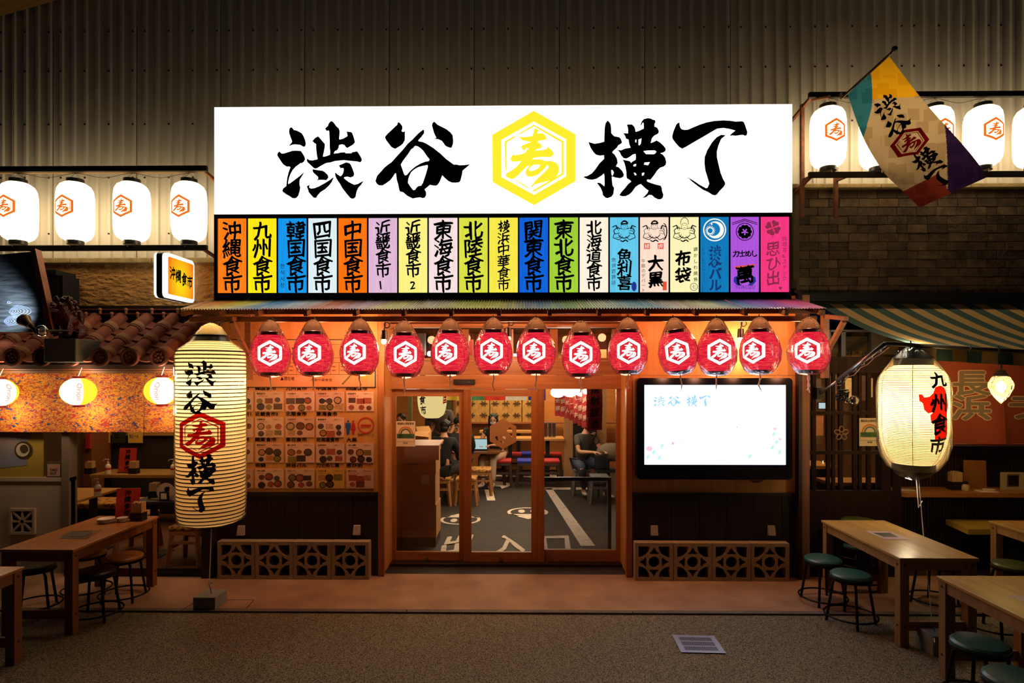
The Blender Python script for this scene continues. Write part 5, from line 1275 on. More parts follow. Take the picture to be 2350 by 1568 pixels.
for u, v, lb in ((555, 1217, 'grey outlet cover above the blocks near the giant lantern'), (820, 1216, 'outlet cover on the dark boards beside the door under the menu'), (1501, 1217, 'outlet cover under the screen nearest the door'), (1769, 1217, 'outlet cover under the far side of the screen')):
    c = P(u, v, YF - .02); t = thing('outlet_cover', c, lb, 'outlet', 'outdoor outlet covers on the dark boards'); mb = MB().use(mat('grey_plastic', '#a8988c', .5))
    mb.mesh([Vector((c.x + a, c.y + b_, c.z + d)) for a, b_, d in ((-.035, 0, -.05), (.035, 0, -.05), (.035, 0, .05), (-.035, 0, .05), (-.035, -.045, -.045), (.035, -.045, -.045), (.035, -.02, .045), (-.035, -.02, .045))], [(0, 1, 2, 3), (4, 5, 6, 7), (0, 1, 5, 4), (1, 2, 6, 5), (2, 3, 7, 6), (3, 0, 4, 7)]); mb.build('cover', parent=t)
    MB().use(M_wire).lathe([(.004, 0), (.004, .003)], c=c + Vector((0, -.03, .02)), n=8, M=Matrix.Rotation(PI / 2, 3, 'X')).build('screw', parent=t)
# door sensor
c = P(1065, 877, YD - .05); t = thing('door_sensor', c, 'black door sensor bar on the wooden header', 'sensor')
MB().use(M_black).box(c.x - .12, c.x + .12, c.y, c.y + .03, c.z - .03, c.z + .03, bev=.006).build('housing', parent=t); MB().use(M_wire).box(c.x + .05, c.x + .062, c.y - .002, c.y, c.z - .004, c.z + .002).build('indicator', parent=t)
# drain grate
q = [PG(1542, 1457.6, .006), PG(1639, 1459.7, .006), PG(1666, 1500, .006), PG(1563, 1497.5, .006)]
c = (q[0] + q[1] + q[2] + q[3]) / 4; t = thing('drain_grate', (c.x, c.y, 0), 'square slotted metal drain grate in the paving', 'grate')
ex = (q[1] - q[0]); ey = (q[0] - q[3]); o_ = q[3]; pt = lambda a, b, z: Vector((o_.x + ex.x * a + ey.x * b, o_.y + ex.y * a + ey.y * b, z))
Mg = mat('grate_steel', '#a8a4b0', .4, .6)
mb = MB().use(Mg)
for a0, b0, a1, b1 in ((0, 0, 1, .12), (0, .88, 1, 1), (0, .12, .12, .88), (.88, .12, 1, .88)): mb.poly([pt(a0, b0, .007), pt(a1, b0, .007), pt(a1, b1, .007), pt(a0, b1, .007)])
mb.build('frame', parent=t)
MB().use(M_blackm).poly([pt(.1, .1, .001), pt(.9, .1, .001), pt(.9, .9, .001), pt(.1, .9, .001)]).build('pit', parent=t)
mb = MB().use(Mg)
for k in range(21):
    a = .13 + k * .0365; mb.poly([pt(a, .12, .0065), pt(a + .014, .12, .0065), pt(a + .014, .88, .0065), pt(a, .88, .0065)])
for b in (.34, .62): mb.poly([pt(.12, b, .0068), pt(.88, b, .0068), pt(.88, b + .05, .0068), pt(.12, b + .05, .0068)])
mb.build('slats', parent=t)['kind'] = 'stuff'
# ================================================================ FLAG AND HANGING SIGN
yf = 6.05
A, B = P(1942, 217, yf), P(2043, 124, yf - .05)
corners = {(0, 0): P(1945, 216, yf), (1, 0): P(2041, 130, yf), (0, 1): P(2103, 480, yf - .1), (1, 1): P(2262, 408, yf - .1)}
t = thing('hanging_banner', A, 'slanting cloth flag in blue, yellow, cream, maroon and purple on a bamboo pole', 'flag')
def fl(a, b, off=0):
    c00, c10, c01, c11 = corners[(0, 0)], corners[(1, 0)], corners[(0, 1)], corners[(1, 1)]
    p = (c00 * (1 - a) + c10 * a) * (1 - b) + (c01 * (1 - a) + c11 * a) * b
    p = p + Vector((-.06, 0, -.03)) * math.sin(PI * b) * (1 - a) ** 1.5 * 1.3
    p.y += .045 * math.sin(7 * a + 5 * b) * b + .05 * math.exp(-((a - .1) ** 2 + (b - .68) ** 2) / .012) - off
    return p
def cloth(name, c, c2):
    m = mat(name, c, .8, col2=c2, nscale=7, tex='voronoi', contrast=(.40, .42)); nt = m.node_tree; N = nt.nodes; b = N['Principled BSDF']; [setattr(n_, 'distance', 'CHEBYCHEV') for n_ in N if n_.type == 'TEX_VORONOI']; t_ = N.new('ShaderNodeBsdfTranslucent'); x_ = N.new('ShaderNodeMixShader'); x_.inputs[0].default_value = .5
    nt.links.new(b.inputs['Base Color'].links[0].from_socket, t_.inputs[0]); nt.links.new(b.outputs[0], x_.inputs[1]); nt.links.new(t_.outputs[0], x_.inputs[2]); nt.links.new(x_.outputs[0], N['Material Output'].inputs[0]); return m
fm = [cloth('flag_' + n, c, c2) for n, c, c2 in (('cream', '#c8ae86', '#b39870'), ('yellow', '#f0b41c', '#e6a612'), ('blue', '#33798a', '#28687a'), ('maroon', '#8a3424', '#7a2c20'), ('purple', '#33204a', '#2a1a40'))]
mb = MB(); NA, NB = 90, 180
for i in range(NA):
    for j in range(NB):
        a, b = (i + .5) / NA, (j + .5) / NB; x = a * .62; yy = b * 1.35
        u = fl(a, b); uu = CU + F * (u.x * CT + u.y * ST) / depth(u.x, u.y); vv = HV - F * (u.z - CH) / depth(u.x, u.y)
        k = 0
        if a < .66 - b * 1.9 + (.0) and b < .55 and (a + b * 1.35) < .56: k = 2
        elif b < .22 + .10 * a and a > .0 and not (a + b * 1.35 < .56) and (b < .06 + a * .27): k = 1
        elif b > .84 - .0 * a and a < .55 - (b - .84) * .1 and b > .80 + .07 * a: k = 3
        elif b > 1.42 - a * .85 and a >= .4: k = 4
        mb.use(fm[k]); mb.poly([fl(i / NA, j / NB), fl((i + 1) / NA, j / NB), fl((i + 1) / NA, (j + 1) / NB), fl(i / NA, (j + 1) / NB)])
o = mb.build('cloth', parent=t, smooth=True)
def fdecal(mb, key, a, b, wa, wb, off):
    for tri in glyph(key):
        vs, fs = wrapmesh(place([tri], 0, 0, 1, 1), .12, lambda x, y: fl(a + x * wa, b + (1 - y) * wb, off)); mb.mesh(vs, fs)
mi = MB().use(mat('flag_ink', '#2a1410', .8))
fdecal(mi, '渋', .28, .165, .40, .17, .004); fdecal(mi, '谷', .28, .335, .40, .15, .004); fdecal(mi, '横', .30, .63, .42, .16, .004); fdecal(mi, '丁', .34, .79, .38, .15, .004)
mi.build('lettering', parent=t)
mr_ = MB().use(cloth('flag_red', '#b01812', '#a01410')); fdecal(mr_, 'emblem', .22, .455, .52, .20, .003); mr_.build('emblem', parent=t)
MB().use(mat('bamboo_pole', '#a8884c', .5)).tube([A + Vector((-.04, .02, -.03)), B + Vector((.03, 0, .03))], .012, 8).build('pole', parent=t)
mb = MB().use(M_blackm).ell(B + Vector((.03, -.02, .04)), .028); mb.tube([B, B + Vector((.05, 0, .07))], .01, 6); mb.build('pole_clamp', parent=t)
MB().use(mat('bamboo_pole')).tube([A + Vector((-.04, .02, -.03)), P(1930, 214, YK - .06)], .012, 8).build('pole_arm', parent=t)

# projecting lit sign over the tiled roof
Y0s, Y1s = 6.3, 6.86; Xf = PX(380, Y0s); zt_, zb_ = PZ(578, Xf, Y0s), PZ(682, Xf, Y0s)
t = thing('projecting_sign', (Xf, Y0s, zb_), 'orange lit projecting box sign with white rim above the tiled roof', 'sign')
def rbox(mb, x0, x1, y0, y1, z0, z1, r=.05):
    q = []
    for cx, cz, a0 in ((y1 - r, z1 - r, 0), (y0 + r, z1 - r, PI / 2), (y0 + r, z0 + r, PI), (y1 - r, z0 + r, 1.5 * PI)):
        q += [(cx + r * math.cos(a0 + PI / 2 * i / 5), cz + r * math.sin(a0 + PI / 2 * i / 5)) for i in range(6)]
    mb.prism(q, x0, x1, fn=lambda a, b, c: Vector((b, a, c)))
mb = MB().use(emis('sign_rim_white', (1, .95, .8), 1.6)); rbox(mb, Xf - .035, Xf, Y0s, Y1s, zb_, zt_); mb.build('lit_rim', parent=t)
mb = MB().use(M_black); rbox(mb, Xf - .095, Xf - .035, Y0s - .005, Y1s, zb_ - .005, zt_ + .005); mb.build('case', parent=t)
mb = MB().use(emis('sign_rim_white')); rbox(mb, Xf - .125, Xf - .095, Y0s, Y1s, zb_, zt_); mb.build('lit_rim', parent=t)
m = emis('orange_sign_face', '#ff8c14', 1.0); nt = m.node_tree; N = nt.nodes; L = nt.links
# the face colour runs from yellow near its centre to orange outside
tc = N.new('ShaderNodeTexCoord'); mp = N.new('ShaderNodeMapping'); mp.inputs['Location'].default_value = (0, -(Y1s - Y0s) * .5 + .0, -(zt_ - zb_) * .42); mp.inputs['Scale'].default_value = (1, 1, 1); L.new(tc.outputs['Object'], mp.inputs[0])
ln_ = N.new('ShaderNodeVectorMath'); ln_.operation = 'LENGTH'; sx_ = N.new('ShaderNodeVectorMath'); sx_.operation = 'MULTIPLY'; sx_.inputs[1].default_value = (0, 1, .7); L.new(mp.outputs[0], sx_.inputs[0]); L.new(sx_.outputs[0], ln_.inputs[0])
cr = N.new('ShaderNodeValToRGB'); L.new(ln_.outputs['Value'], cr.inputs[0]); e = cr.color_ramp.elements; e[0].position = .06; e[0].color = lin('#ffd818'); e[1].position = .27; e[1].color = lin('#fa7a1a')
em = [n for n in N if n.type == 'EMISSION'][0]; L.new(cr.outputs[0], em.inputs[0])
mb = MB().use(m); rbox(mb, Xf, Xf + .006, Y0s + .045, Y1s - .03, zb_ + .04, zt_ - .04, .02); mb.build('face', parent=t)
mb = MB().use(mat('dark_red_ink', '#5a0c06', .6)); yy0 = Y0s + .06
for i, ch in enumerate('沖縄食市'):
    for vs, fs in glyph(ch, .03): mb.mesh([Vector((Xf + .0085, yy0 + i * .112 + x * .11, zb_ + .20 - i * .015 + y * .15)) for x, y in vs], fs)
mb.build('lettering', parent=t)
MB().use(M_steel_dark).beam((Xf - .06, Y1s - .02, zt_ - .1), (Xf - .06, YP + .02, zt_ - .1), .04).build('wall_arm', parent=t)
MB().use(M_steel_dark).beam((Xf - .06, Y1s - .02, zb_ + .1), (Xf - .06, YP + .02, zb_ + .1), .04).build('wall_arm', parent=t)

# ================================================================ TILED ROOF
Yr0, Yr1 = 6.02, 6.72; zr0, zr1 = PZ(820, -4.4, Yr0), PZ(733, -4.2, Yr1)
R = thing('tiled_roof', (-5, Yr0, zr0), 'small red clay barrel tile roof over the left shop front', 'roof')
M_tile = mat('terracotta_tile', '#a8583a', .8, col2='#8a4630', nscale=9, rand=.18, bump=.3, bscale=40)
M_mortarw = mat('lime_mortar', '#b5805a', .9, noise_amt=.15, nscale=20)
x_first = PX(172, Yr0); sp = .295; slope = (zr1 - zr0) / (Yr1 - Yr0); ang = math.atan(slope); Lr = math.hypot(Yr1 - Yr0, zr1 - zr0)
def half_tile(r0, r1, L_):
    mb = MB().use(M_tile); n = 12; vs = []; fs = []
    for k, (r, y) in enumerate(((r0, 0), (r1, L_))):
        for j in range(n + 1):
            a = -.25 + (PI + .5) * j / n; vs.append(Vector((r * math.cos(a), y, r * math.sin(a))))
    for j in range(n): fs.append((j, j + 1, n + 2 + j, n + 1 + j))
    mb.mesh(vs, fs); mb.poly([vs[j] for j in range(n + 1)]); mb.poly([vs[n + 1 + j] for j in range(n + 1)][::-1]); return mb
proto = None; pan = None; cap_ = None; mtr = None
cols_x = [x_first + i * sp for i in range(-6, 4)]
for x in cols_x:
    for k in range(3):
        L_ = Lr / 3; p = Vector((x, Yr0 + k * L_ * math.cos(ang), zr0 + k * L_ * math.sin(ang)))
        if proto is None: proto = half_tile(.075, .067, L_ + .03).build('roof_tile', smooth='auto'); proto.parent = R; proto.location = p - wl(R)
        else: piece(proto, p, R)
    for o in R.children:
        if o.data == proto.data: o.rotation_euler = (ang, 0, 0)
    for k in range(3):      # mortar collars
        p = Vector((x, Yr0 + (k * L_ + .03) * math.cos(ang), zr0 + (k * L_ + .03) * math.sin(ang)))
        if mtr is None:
            mtr = MB().use(M_mortarw); vs = []; fs = []; n = 12
            for q, (r, y) in enumerate(((.0785, 0), (.0805, .03), (.0805, .055), (.076, .07))):
                for j in range(n + 1): a = -.2 + (PI + .4) * j / n; vs.append(Vector((r * math.cos(a), y, r * math.sin(a))))
            for q in range(3):
                for j in range(n): fs.append((q * (n + 1) + j, q * (n + 1) + j + 1, (q + 1) * (n + 1) + j + 1, (q + 1) * (n + 1) + j))
            mtr.mesh(vs, fs); mtr = mtr.build('mortar_collar', smooth='auto'); mtr.parent = R; o = mtr; o.location = p - wl(R)
        else: o = piece(mtr, p, R)
        o.rotation_euler = (ang, 0, 0)
    # round end cap with raised petals
    if cap_ is None:
        mb = MB().use(mat('end_tile', '#6a3626', .85, noise_amt=.2)); M = Matrix.Rotation(PI / 2, 3, 'X')
        mb.lathe([(.0, .004), (.068, .004), (.070, .018), (.090, .018), (.091, -.02)], n=24, M=M)
        for i in range(7): a = 2 * PI * i / 7; mb.ell((.038 * math.cos(a), -.004, .038 * math.sin(a)), (.015, .010, .015), 8, 5)
        mb.ell((0, -.004, 0), (.015, .012, .015), 8, 5)
        cap_ = mb.build('end_cap_tile', smooth='auto'); cap_.parent = R; cap_.location = Vector((x, Yr0 - .05, zr0 + .0)) - wl(R)
    else: piece(cap_, (x, Yr0 - .05, zr0 + .0), R)
    for k in range(6):      # pan tiles between the barrels
        Lq = Lr / 6; p = Vector((x + sp / 2, Yr0 + .01 + k * Lq * math.cos(ang), zr0 - .05 + k * Lq * math.sin(ang)))
        if pan is None:
            mb = MB().use(M_tile); vs = []; fs = []; n = 8
            for q, (y, dz) in enumerate(((-.02, .022), (Lq, 0), (-.02, .008), (Lq, -.014))):
                for j in range(n + 1): tt = -1 + 2 * j / n; vs.append(Vector((tt * .105, y, dz + .04 * tt * tt)))
            for j in range(n): fs += [(j, j + 1, n + 2 + j, n + 1 + j), (2 * n + 2 + j, j + 2 * n + 3, j + 1, j), ]
            mb.mesh(vs, fs); pan = mb.build('pan_tile', smooth='auto'); pan.parent = R; o = pan; o.location = p - wl(R)
        else: o = piece(pan, p, R)
        o.rotation_euler = (ang, 0, 0)
xa, xb = cols_x[0] - .3, PX(420, Yr0)
MB().use(M_blackm).beam((xa, Yr0 + .03, zr0 - .09), (xa, Yr0 + .031, zr0 - .09), .01)
mb = MB().use(mat('roof_under', '#3a2016', .9)); mb.mesh([Vector((x, y, z)) for x in (xa, cols_x[-1] + .15) for y, z in ((Yr0 + .03, zr0 - .075), (Yr1, zr1 - .075), (Yr1, zr1 - .12), (Yr0 + .03, zr0 - .12))], [(0, 1, 2, 3), (4, 5, 6, 7), (0, 1, 5, 4), (1, 2, 6, 5), (2, 3, 7, 6), (3, 0, 4, 7)]); mb.build('roof_deck', parent=R)
MB().use(wood('red_fascia', '#9a5634', '#7c4228', .5, 'x')).box(xa, PX(405, 6.1), 6.08, 6.14, PZ(850, -4.5, 6.1), PZ(833, -4.5, 6.1)).build('fascia_board', parent=R)
MB().use(M_beam).box(xa, PX(405, 6.1), 6.1, 6.16, PZ(857, -4.5, 6.1), PZ(851, -4.5, 6.1)).build('lower_rail', parent=R)
zk = PZ(722, -4.2, 6.75)
MB().use(M_darkwood).box(xa, PX(445, 6.8), 6.76, 6.86, zr1 - .15, PZ(706, -4.2, 6.8)).build('back_board', parent=R)
for v in (709, 719): MB().use(mat('red_batten', '#8c4a30', .6)).box(xa, PX(440, 6.74), 6.72, 6.76, PZ(v + 3, -4.2, 6.74), PZ(v, -4.2, 6.74)).build('batten', parent=R)
kn = None
for i in range(9):
    for j, v in enumerate((711, 720)):
        p = P(169 + 59.5 * i + (27 if j else 0) - 118, v, 6.70)
        if kn is None: kn = MB().use(mat('knob_tile', '#b5744a', .7)).ell((0, 0, 0), (.02, .02, .02), 10, 6).lathe([(.013, -.045), (.015, -.01)], n=10).build('ridge_knob', smooth='auto'); kn.parent = R; kn.location = p - wl(R)
        elif p.x < PX(430, 6.7): piece(kn, p, R)
# gable edge half round on the canopy side
for k in range(2):
    pass
# painted board with flood light and guardian
yb = 5.95; q = [P(-60, 590, yb + .1), P(78, 577, yb + .1), P(118, 762, yb), P(-60, 762, yb)]
t = thing('wooden_signboard', q[3], 'dark blue grey wooden signboard lit by a spotlight over the tiles', 'sign')
mb = MB().use(mat('blue_grey_wood', '#5e6870', .55, col2='#333b42', nscale=5, stretch=(1, 1, 9), bump=.5, bscale=20)); n = len(q)
bk = [p + Vector((0, .05, 0)) for p in q]; mb.mesh(q + bk, [(0, 1, 2, 3), (7, 6, 5, 4), (0, 4, 5, 1), (1, 5, 6, 2), (2, 6, 7, 3), (3, 7, 4, 0)]); mb.build('board', parent=t)
MB().use(wood('orange_edge', '#b5663a', '#9a5230', .5)).beam(q[1] + Vector((.02, .0, .01)), q[2] + Vector((.02, 0, 0)), .05, .08, up=(0, 1, 0)).build('edge_trim', parent=t)
mb = MB().use(mat('wave_print', '#8c9cc0', .6))
for (u, v, rs) in ((14, 714, (6, 12, 18, 24, 30, 38, 46, 54)), (5, 737, (5, 9, 14, 20, 27, 34, 42)), (8, 693, (4, 8, 12))):
    for r in rs:
        pts = [P(u + r * math.cos(a), v + r * .28 * math.sin(a), yb + .0) for a in [-1.3 + 2.6 * i / 12 for i in range(13)]]
        tt = lambda p: Vector((p.x, yb + .1 * max(0, min(1, (p.z - q[2].z) / (q[1].z - q[2].z))) - .004, p.z))
        mb.tube([tt(p) for p in pts], .0028, 4)
mb.build('wave_lines', parent=t)
c = P(70, 748, 5.6); t = thing('spotlight', c, 'swivel spotlight clamped at the foot of the wooden signboard', 'lamp')
d = Vector((-.75, .35, .42)).normalized(); M = d.to_track_quat('Z', 'Y').to_matrix()
MB().use(mat('brass_lamp', '#8a6c40', .4, .5)).lathe([(.03, 0), (.035, .05), (.055, .12), (.06, .13), (.052, .12), (.03, .06)], c=c, n=20, M=M).build('housing', parent=t, smooth='auto')
MB().use(M_steel_dark).tube([c, c - d * .07, c - d * .13 + Vector((0, 0, -.02))], .018, 8).tube([c - d * .1, Vector((c.x + .1, 6.0, c.z - .02)), Vector((c.x + .1, 6.2, c.z - .05))], .012, 6).build('knuckle', parent=t)
MB().use(glass('lamp_lens', '#ffffff', .3)).ell(c - d * .16 + Vector((.03, 0, .02)), (.05, .05, .055)).build('glass_globe', parent=t, smooth=True)
l = bpy.data.lights.new('spot_beam', 'SPOT'); l.energy = 55; l.color = (.85, .92, 1); l.spot_size = 1.2; l.spot_blend = 1.0; l.shadow_soft_size = .03
o = bpy.data.objects.new('spot_beam', l); C.objects.link(o); o.parent = t; o.location = d * .14 + Vector((-.02, -.03, .02)); o.rotation_euler = (P(22, 716, 5.98) - (c + d * .14)).to_track_quat('-Z', 'Y').to_euler()
c = P(138, 804, 5.95); t = thing('cloth_block', (c.x, c.y, c.z - .15), 'grey green block set on the roof tiles under the guardian statue', 'block')
MB().use(mat('grey_green', '#5c5c50', .8)).box(PX(100, 5.9), PX(174, 5.9), 5.9, 6.25, PZ(832, -4.4, 5.9), PZ(777, -4.4, 5.9), bev=.01).build('body', parent=t)
b0 = PZ(777, -4.4, 5.9)
# guardian lion, seated
def skin(name, nodes, edges, radii, m, parent, sub=2, root=0):
    me = bpy.data.meshes.new(name); me.from_pydata([Vector(n) for n in nodes], edges, []); o = bpy.data.objects.new(name, me); C.objects.link(o)
    md = o.modifiers.new('s', 'SKIN'); md.use_smooth_shade = True
    for i, v in enumerate(me.skin_vertices[0].data):
        r = radii[i]; v.radius = (r, r) if isinstance(r, (int, float)) else r; v.use_root = (i == root)
    s2 = o.modifiers.new('d', 'SUBSURF'); s2.levels = sub; s2.render_levels = sub
    bm_ = bpy.data.meshes.new_from_object(o.evaluated_get(bpy.context.evaluated_depsgraph_get()))
    bpy.data.objects.remove(o); bpy.data.meshes.remove(me); bm_.name = name; bm_.materials.clear(); bm_.materials.append(m)
    bm_.polygons.foreach_set('use_smooth', [True] * len(bm_.polygons))
    off = wl(parent); bm_.transform(Matrix.Translation(-off))
    o = bpy.data.objects.new(name, bm_); C.objects.link(o); o.parent = parent; WL[o.name] = off.copy(); return o
M_gl = mat('dark_red_glaze', '#5a1810', .22, noise_amt=.5, nscale=30, bump=1.5, bscale=40)
cx, cy_ = PX(155, 6.05), 6.05; t = thing('guardian_statue', (cx, cy_, b0), 'dark red glazed guardian lion statue sitting on the tiled roof', 'statue')
nd = [(0, .08, .08), (0, .02, .17), (0, -.04, .25), (0, -.07, .31), (0, -.14, .31), (-.07, -.06, .15), (-.07, -.09, .02), (.07, -.06, .15), (.07, -.09, .02), (-.08, .08, .05), (-.09, 0, .02), (.08, .08, .05), (.09, 0, .02), (0, .16, .12), (0, .19, .24), (0, .15, .31)]
ed = [(0, 1), (1, 2), (2, 3), (3, 4), (2, 5), (5, 6), (2, 7), (7, 8), (0, 9), (9, 10), (0, 11), (11, 12), (0, 13), (13, 14), (14, 15)]
skin('body', [Vector(n) + Vector((cx, cy_, b0)) for n in nd], ed, [.085, .09, .085, .085, .05, .04, .035, .04, .035, .055, .04, .055, .04, .03, .04, .03], M_gl, t)
mb = MB().use(M_gl)
for i in range(22):
    a = 2 * PI * i / 11; r_ = .085 + .02 * (i > 10); mb.ell((cx + r_ * math.cos(a), cy_ - .05 + .03 * (i > 10), b0 + .31 + r_ * math.sin(a)), .026, 8, 5)
for s in (-1, 1): mb.ell((cx + s * .06, cy_ - .07, b0 + .40), (.022, .02, .035), 8, 5)
mb.build('curly_mane', parent=t, smooth=True)
mb = MB().use(M_gl)
for s in (-1, 1): mb.ell((cx + s * .035, cy_ - .15, b0 + .345), .018, 8, 5)
mb.ell((cx, cy_ - .19, b0 + .32), (.035, .025, .02), 8, 5); mb.ell((cx, cy_ - .175, b0 + .275), (.045, .03, .014), 8, 5); mb.build('face', parent=t, smooth=True)
# dark loudspeaker behind the signboard
t = thing('wall_speaker', P(125, 700, 6.7), 'dark box speaker on the plaster wall behind the signboard', 'speaker')
MB().use(M_blackm).box(PX(88, 6.6), PX(144, 6.6), 6.6, 6.85, PZ(696, -4.9, 6.6), PZ(632, -4.9, 6.6)).build('case', parent=t)
MB().use(mat('speaker_grille', '#2c1d12', .8)).box(PX(108, 6.6), PX(134, 6.6), 6.594, 6.6, PZ(684, -4.9, 6.6), PZ(640, -4.9, 6.6)).build('grille', parent=t)
MB().use(M_blackm).box(PX(95, 6.6), PX(136, 6.6), 6.55, 6.85, PZ(632, -4.9, 6.6), PZ(621, -4.9, 6.6)).build('bracket', parent=t)

# ---- patterned curtain under the roof
def bingata():
    m = mat('patterned_orange_cloth', '#ffa024', .8); nt = m.node_tree; N = nt.nodes; L = nt.links; b = N['Principled BSDF']
    tc = N.new('ShaderNodeTexCoord'); prev = None; base = lin('#ffa424')
    for sc, st, th, col in ((17, (1, 1, 1.8), .20, '#e0601a'), (20, (1, 1, 3.5), .24, '#9c4658'), (12, (1, 1, 1.4), .17, '#d03c1c'), (24, (1, 1, 4), .2, '#c83c1c'), (11, (1, 1, 1.3), .13, '#34487a'), (26, (1, 1, 5), .19, '#5c4468')):
        mp = N.new('ShaderNodeMapping'); mp.inputs['Scale'].default_value = st; mp.inputs['Location'].default_value = (sc, 0, sc * 1.7); L.new(tc.outputs['Object'], mp.inputs[0])
        nz = N.new('ShaderNodeTexNoise'); nz.inputs['Scale'].default_value = sc * .6; L.new(mp.outputs[0], nz.inputs['Vector'])
        va = N.new('ShaderNodeVectorMath'); va.operation = 'MULTIPLY_ADD'; va.inputs[1].default_value = (.3, .3, .3); L.new(nz.outputs['Color'], va.inputs[0]); L.new(mp.outputs[0], va.inputs[2])
        vo = N.new('ShaderNodeTexVoronoi'); vo.inputs['Scale'].default_value = sc; L.new(va.outputs[0], vo.inputs['Vector'])
        lt = N.new('ShaderNodeMath'); lt.operation = 'LESS_THAN'; lt.inputs[1].default_value = th * 1.6; L.new(vo.outputs['Distance'], lt.inputs[0])
        mx = N.new('ShaderNodeMix'); mx.data_type = 'RGBA'; L.new(lt.outputs[0], mx.inputs[0])
        if prev is None: mx.inputs[6].default_value = base
        else: L.new(prev, mx.inputs[6])
        mx.inputs[7].default_value = lin(col); prev = mx.outputs[2]
    L.new(prev, b.inputs['Base Color']); return m
MC = bingata(); yc = 6.2; x = PX(-130, yc); zc_t, zc_b = PZ(857, -4.5, yc), PZ(992, -4.5, yc); k = 0
edgesx = [PX(u, yc) for u in (-130, 62, 196, 330, 474)]
for a, b in zip(edgesx[:-1], edgesx[1:]):
    mb = MB().use(MC); n = 30; vs = []; fs = []
    for i in range(n + 1):
        xx = a + (b - a) * i / n
        for z, s in ((zc_t, .3), (zc_b, 1)): vs.append((xx, yc + .012 * s * math.sin(9 * xx + k) + (.006 if i in (0, n) else 0), z))
    for i in range(n): fs.append((2 * i, 2 * i + 2, 2 * i + 3, 2 * i + 1))
    mb.mesh(vs, fs); o = mb.build('shop_curtain'); tag(o, ['orange patterned curtain panel running off the picture edge', 'orange patterned curtain panel behind the middle round lantern', 'orange patterned curtain panel between two round lanterns', 'orange patterned curtain panel partly behind the giant lantern'][k], 'curtain', 'orange patterned curtain panels'); k += 1

# ================================================================ LEFT SHOP INSIDE
M_tt = wood('table_oak', '#b8924e', '#9a783c', .32, 'y', .8, .06)
M_lego = wood('leg_oak', '#a07844', '#826034', .5, 'z', 1, .08)
M_tr = wood('table_red', '#b87c48', '#9a6232', .28, 'y', .8, .06)
M_leg = wood('table_leg', '#8a5428', '#6e4220', .5, 'z', 1, .08)
M_paper = mat('menu_paper', '#d0402a', .5, noise_amt=.3, nscale=4)
M_holder = mat('holder_black', '#18120e', .5); M_chop = mat('chopstick_wood', '#d8b070', .6, noise_amt=.35, nscale=60, stretch=(4, 4, .2))
M_ceram = mat('ceramic_white', '#d8c8b8', .3); M_bott = mat('bottle_plastic', '#ddd0bc', .35)
def simple_table(loc, sx, sy, h, label, mt=M_tr, ml=M_leg, leg=.07, grp=None, name='dining_table', bar=True, pegs=True):
    x, y, z = loc; t = thing(name, (x, y, z), label, 'table', grp)
    MB().use(mt).box(x - sx / 2, x + sx / 2, y - sy / 2, y + sy / 2, z + h - .022, z + h, bev=.003).build('tabletop', parent=t)
    a, b = sx / 2 - .01, sy / 2 - .01
    for s in (-1, 1):
        MB().use(ml).box(x - a + leg, x + a - leg, y + s * (b - .02) - .012, y + s * (b - .02) + .012, z + h - .10, z + h - .022).build('apron', parent=t)
        MB().use(ml).box(x + s * (a - .02) - .012, x + s * (a - .02) + .012, y - b + leg, y + b - leg, z + h - .10, z + h - .022).build('apron', parent=t)
        if bar: MB().use(ml).box(x - a + leg, x + a - leg, y + s * (b - .035) - .012, y + s * (b - .035) + .012, z + .12, z + .19).build('stretcher', parent=t)
        for q in (-1, 1):
            x0, y0 = x + s * a, y + q * b
            l_ = MB().use(ml).box(x0 - s * leg, x0, y0 - q * leg, y0, z, z + h - .022, bev=.004).build('leg', parent=t)
            if pegs:
                mb = MB().use(M_blackm)
                for zz in (.16, h - .06):
                    mb.lathe([(.009, 0), (.009, .002)], c=(x0 - s * leg / 2, y0 + (0 if q > 0 else -.0) + (q * .001), z + zz), n=8, M=Matrix.Rotation(-q * PI / 2, 3, 'X'))
                    mb.lathe([(.009, 0), (.009, .002)], c=(x0 + s * .001, y0 - q * leg / 2, z + zz), n=8, M=Matrix.Rotation(s * PI / 2, 3, 'Y'))
                mb.build('peg', parent=l_)['kind'] = 'stuff'
    return t
HT = .695
def tabrect(x0, x1, y0, y1): return ((x0 + x1) / 2, (y0 + y1) / 2, 0), x1 - x0, y1 - y0
a = tabrect(-4.216, -3.61, 4.82, 5.98); simple_table(a[0], a[1], a[2], HT, 'long red brown outdoor table with menu stand and plates before the tiled roof shop')
a = tabrect(-4.27, -3.655, 3.2, 4.40); simple_table(a[0], a[1], a[2], HT, 'red brown outdoor table cut off at the lower corner beside the stools')
a = tabrect(2.937, 3.547, 4.68, 5.89); TBr = simple_table(a[0], a[1], a[2], HT, 'oak outdoor table with a laminated sheet in front of the lattice door', M_tt, M_lego)
a = tabrect(2.94, 3.55, 3.08, 4.28); simple_table(a[0], a[1], a[2], HT, 'oak outdoor table nearest the camera, left of the big green stool tops'.replace('left of', 'beside'), M_tt, M_lego)
a = tabrect(4.55, 5.16, 4.68, 5.89); simple_table(a[0], a[1], a[2], HT, 'oak outdoor table cut by the picture edge beside the yellow bench', M_tt, M_lego)
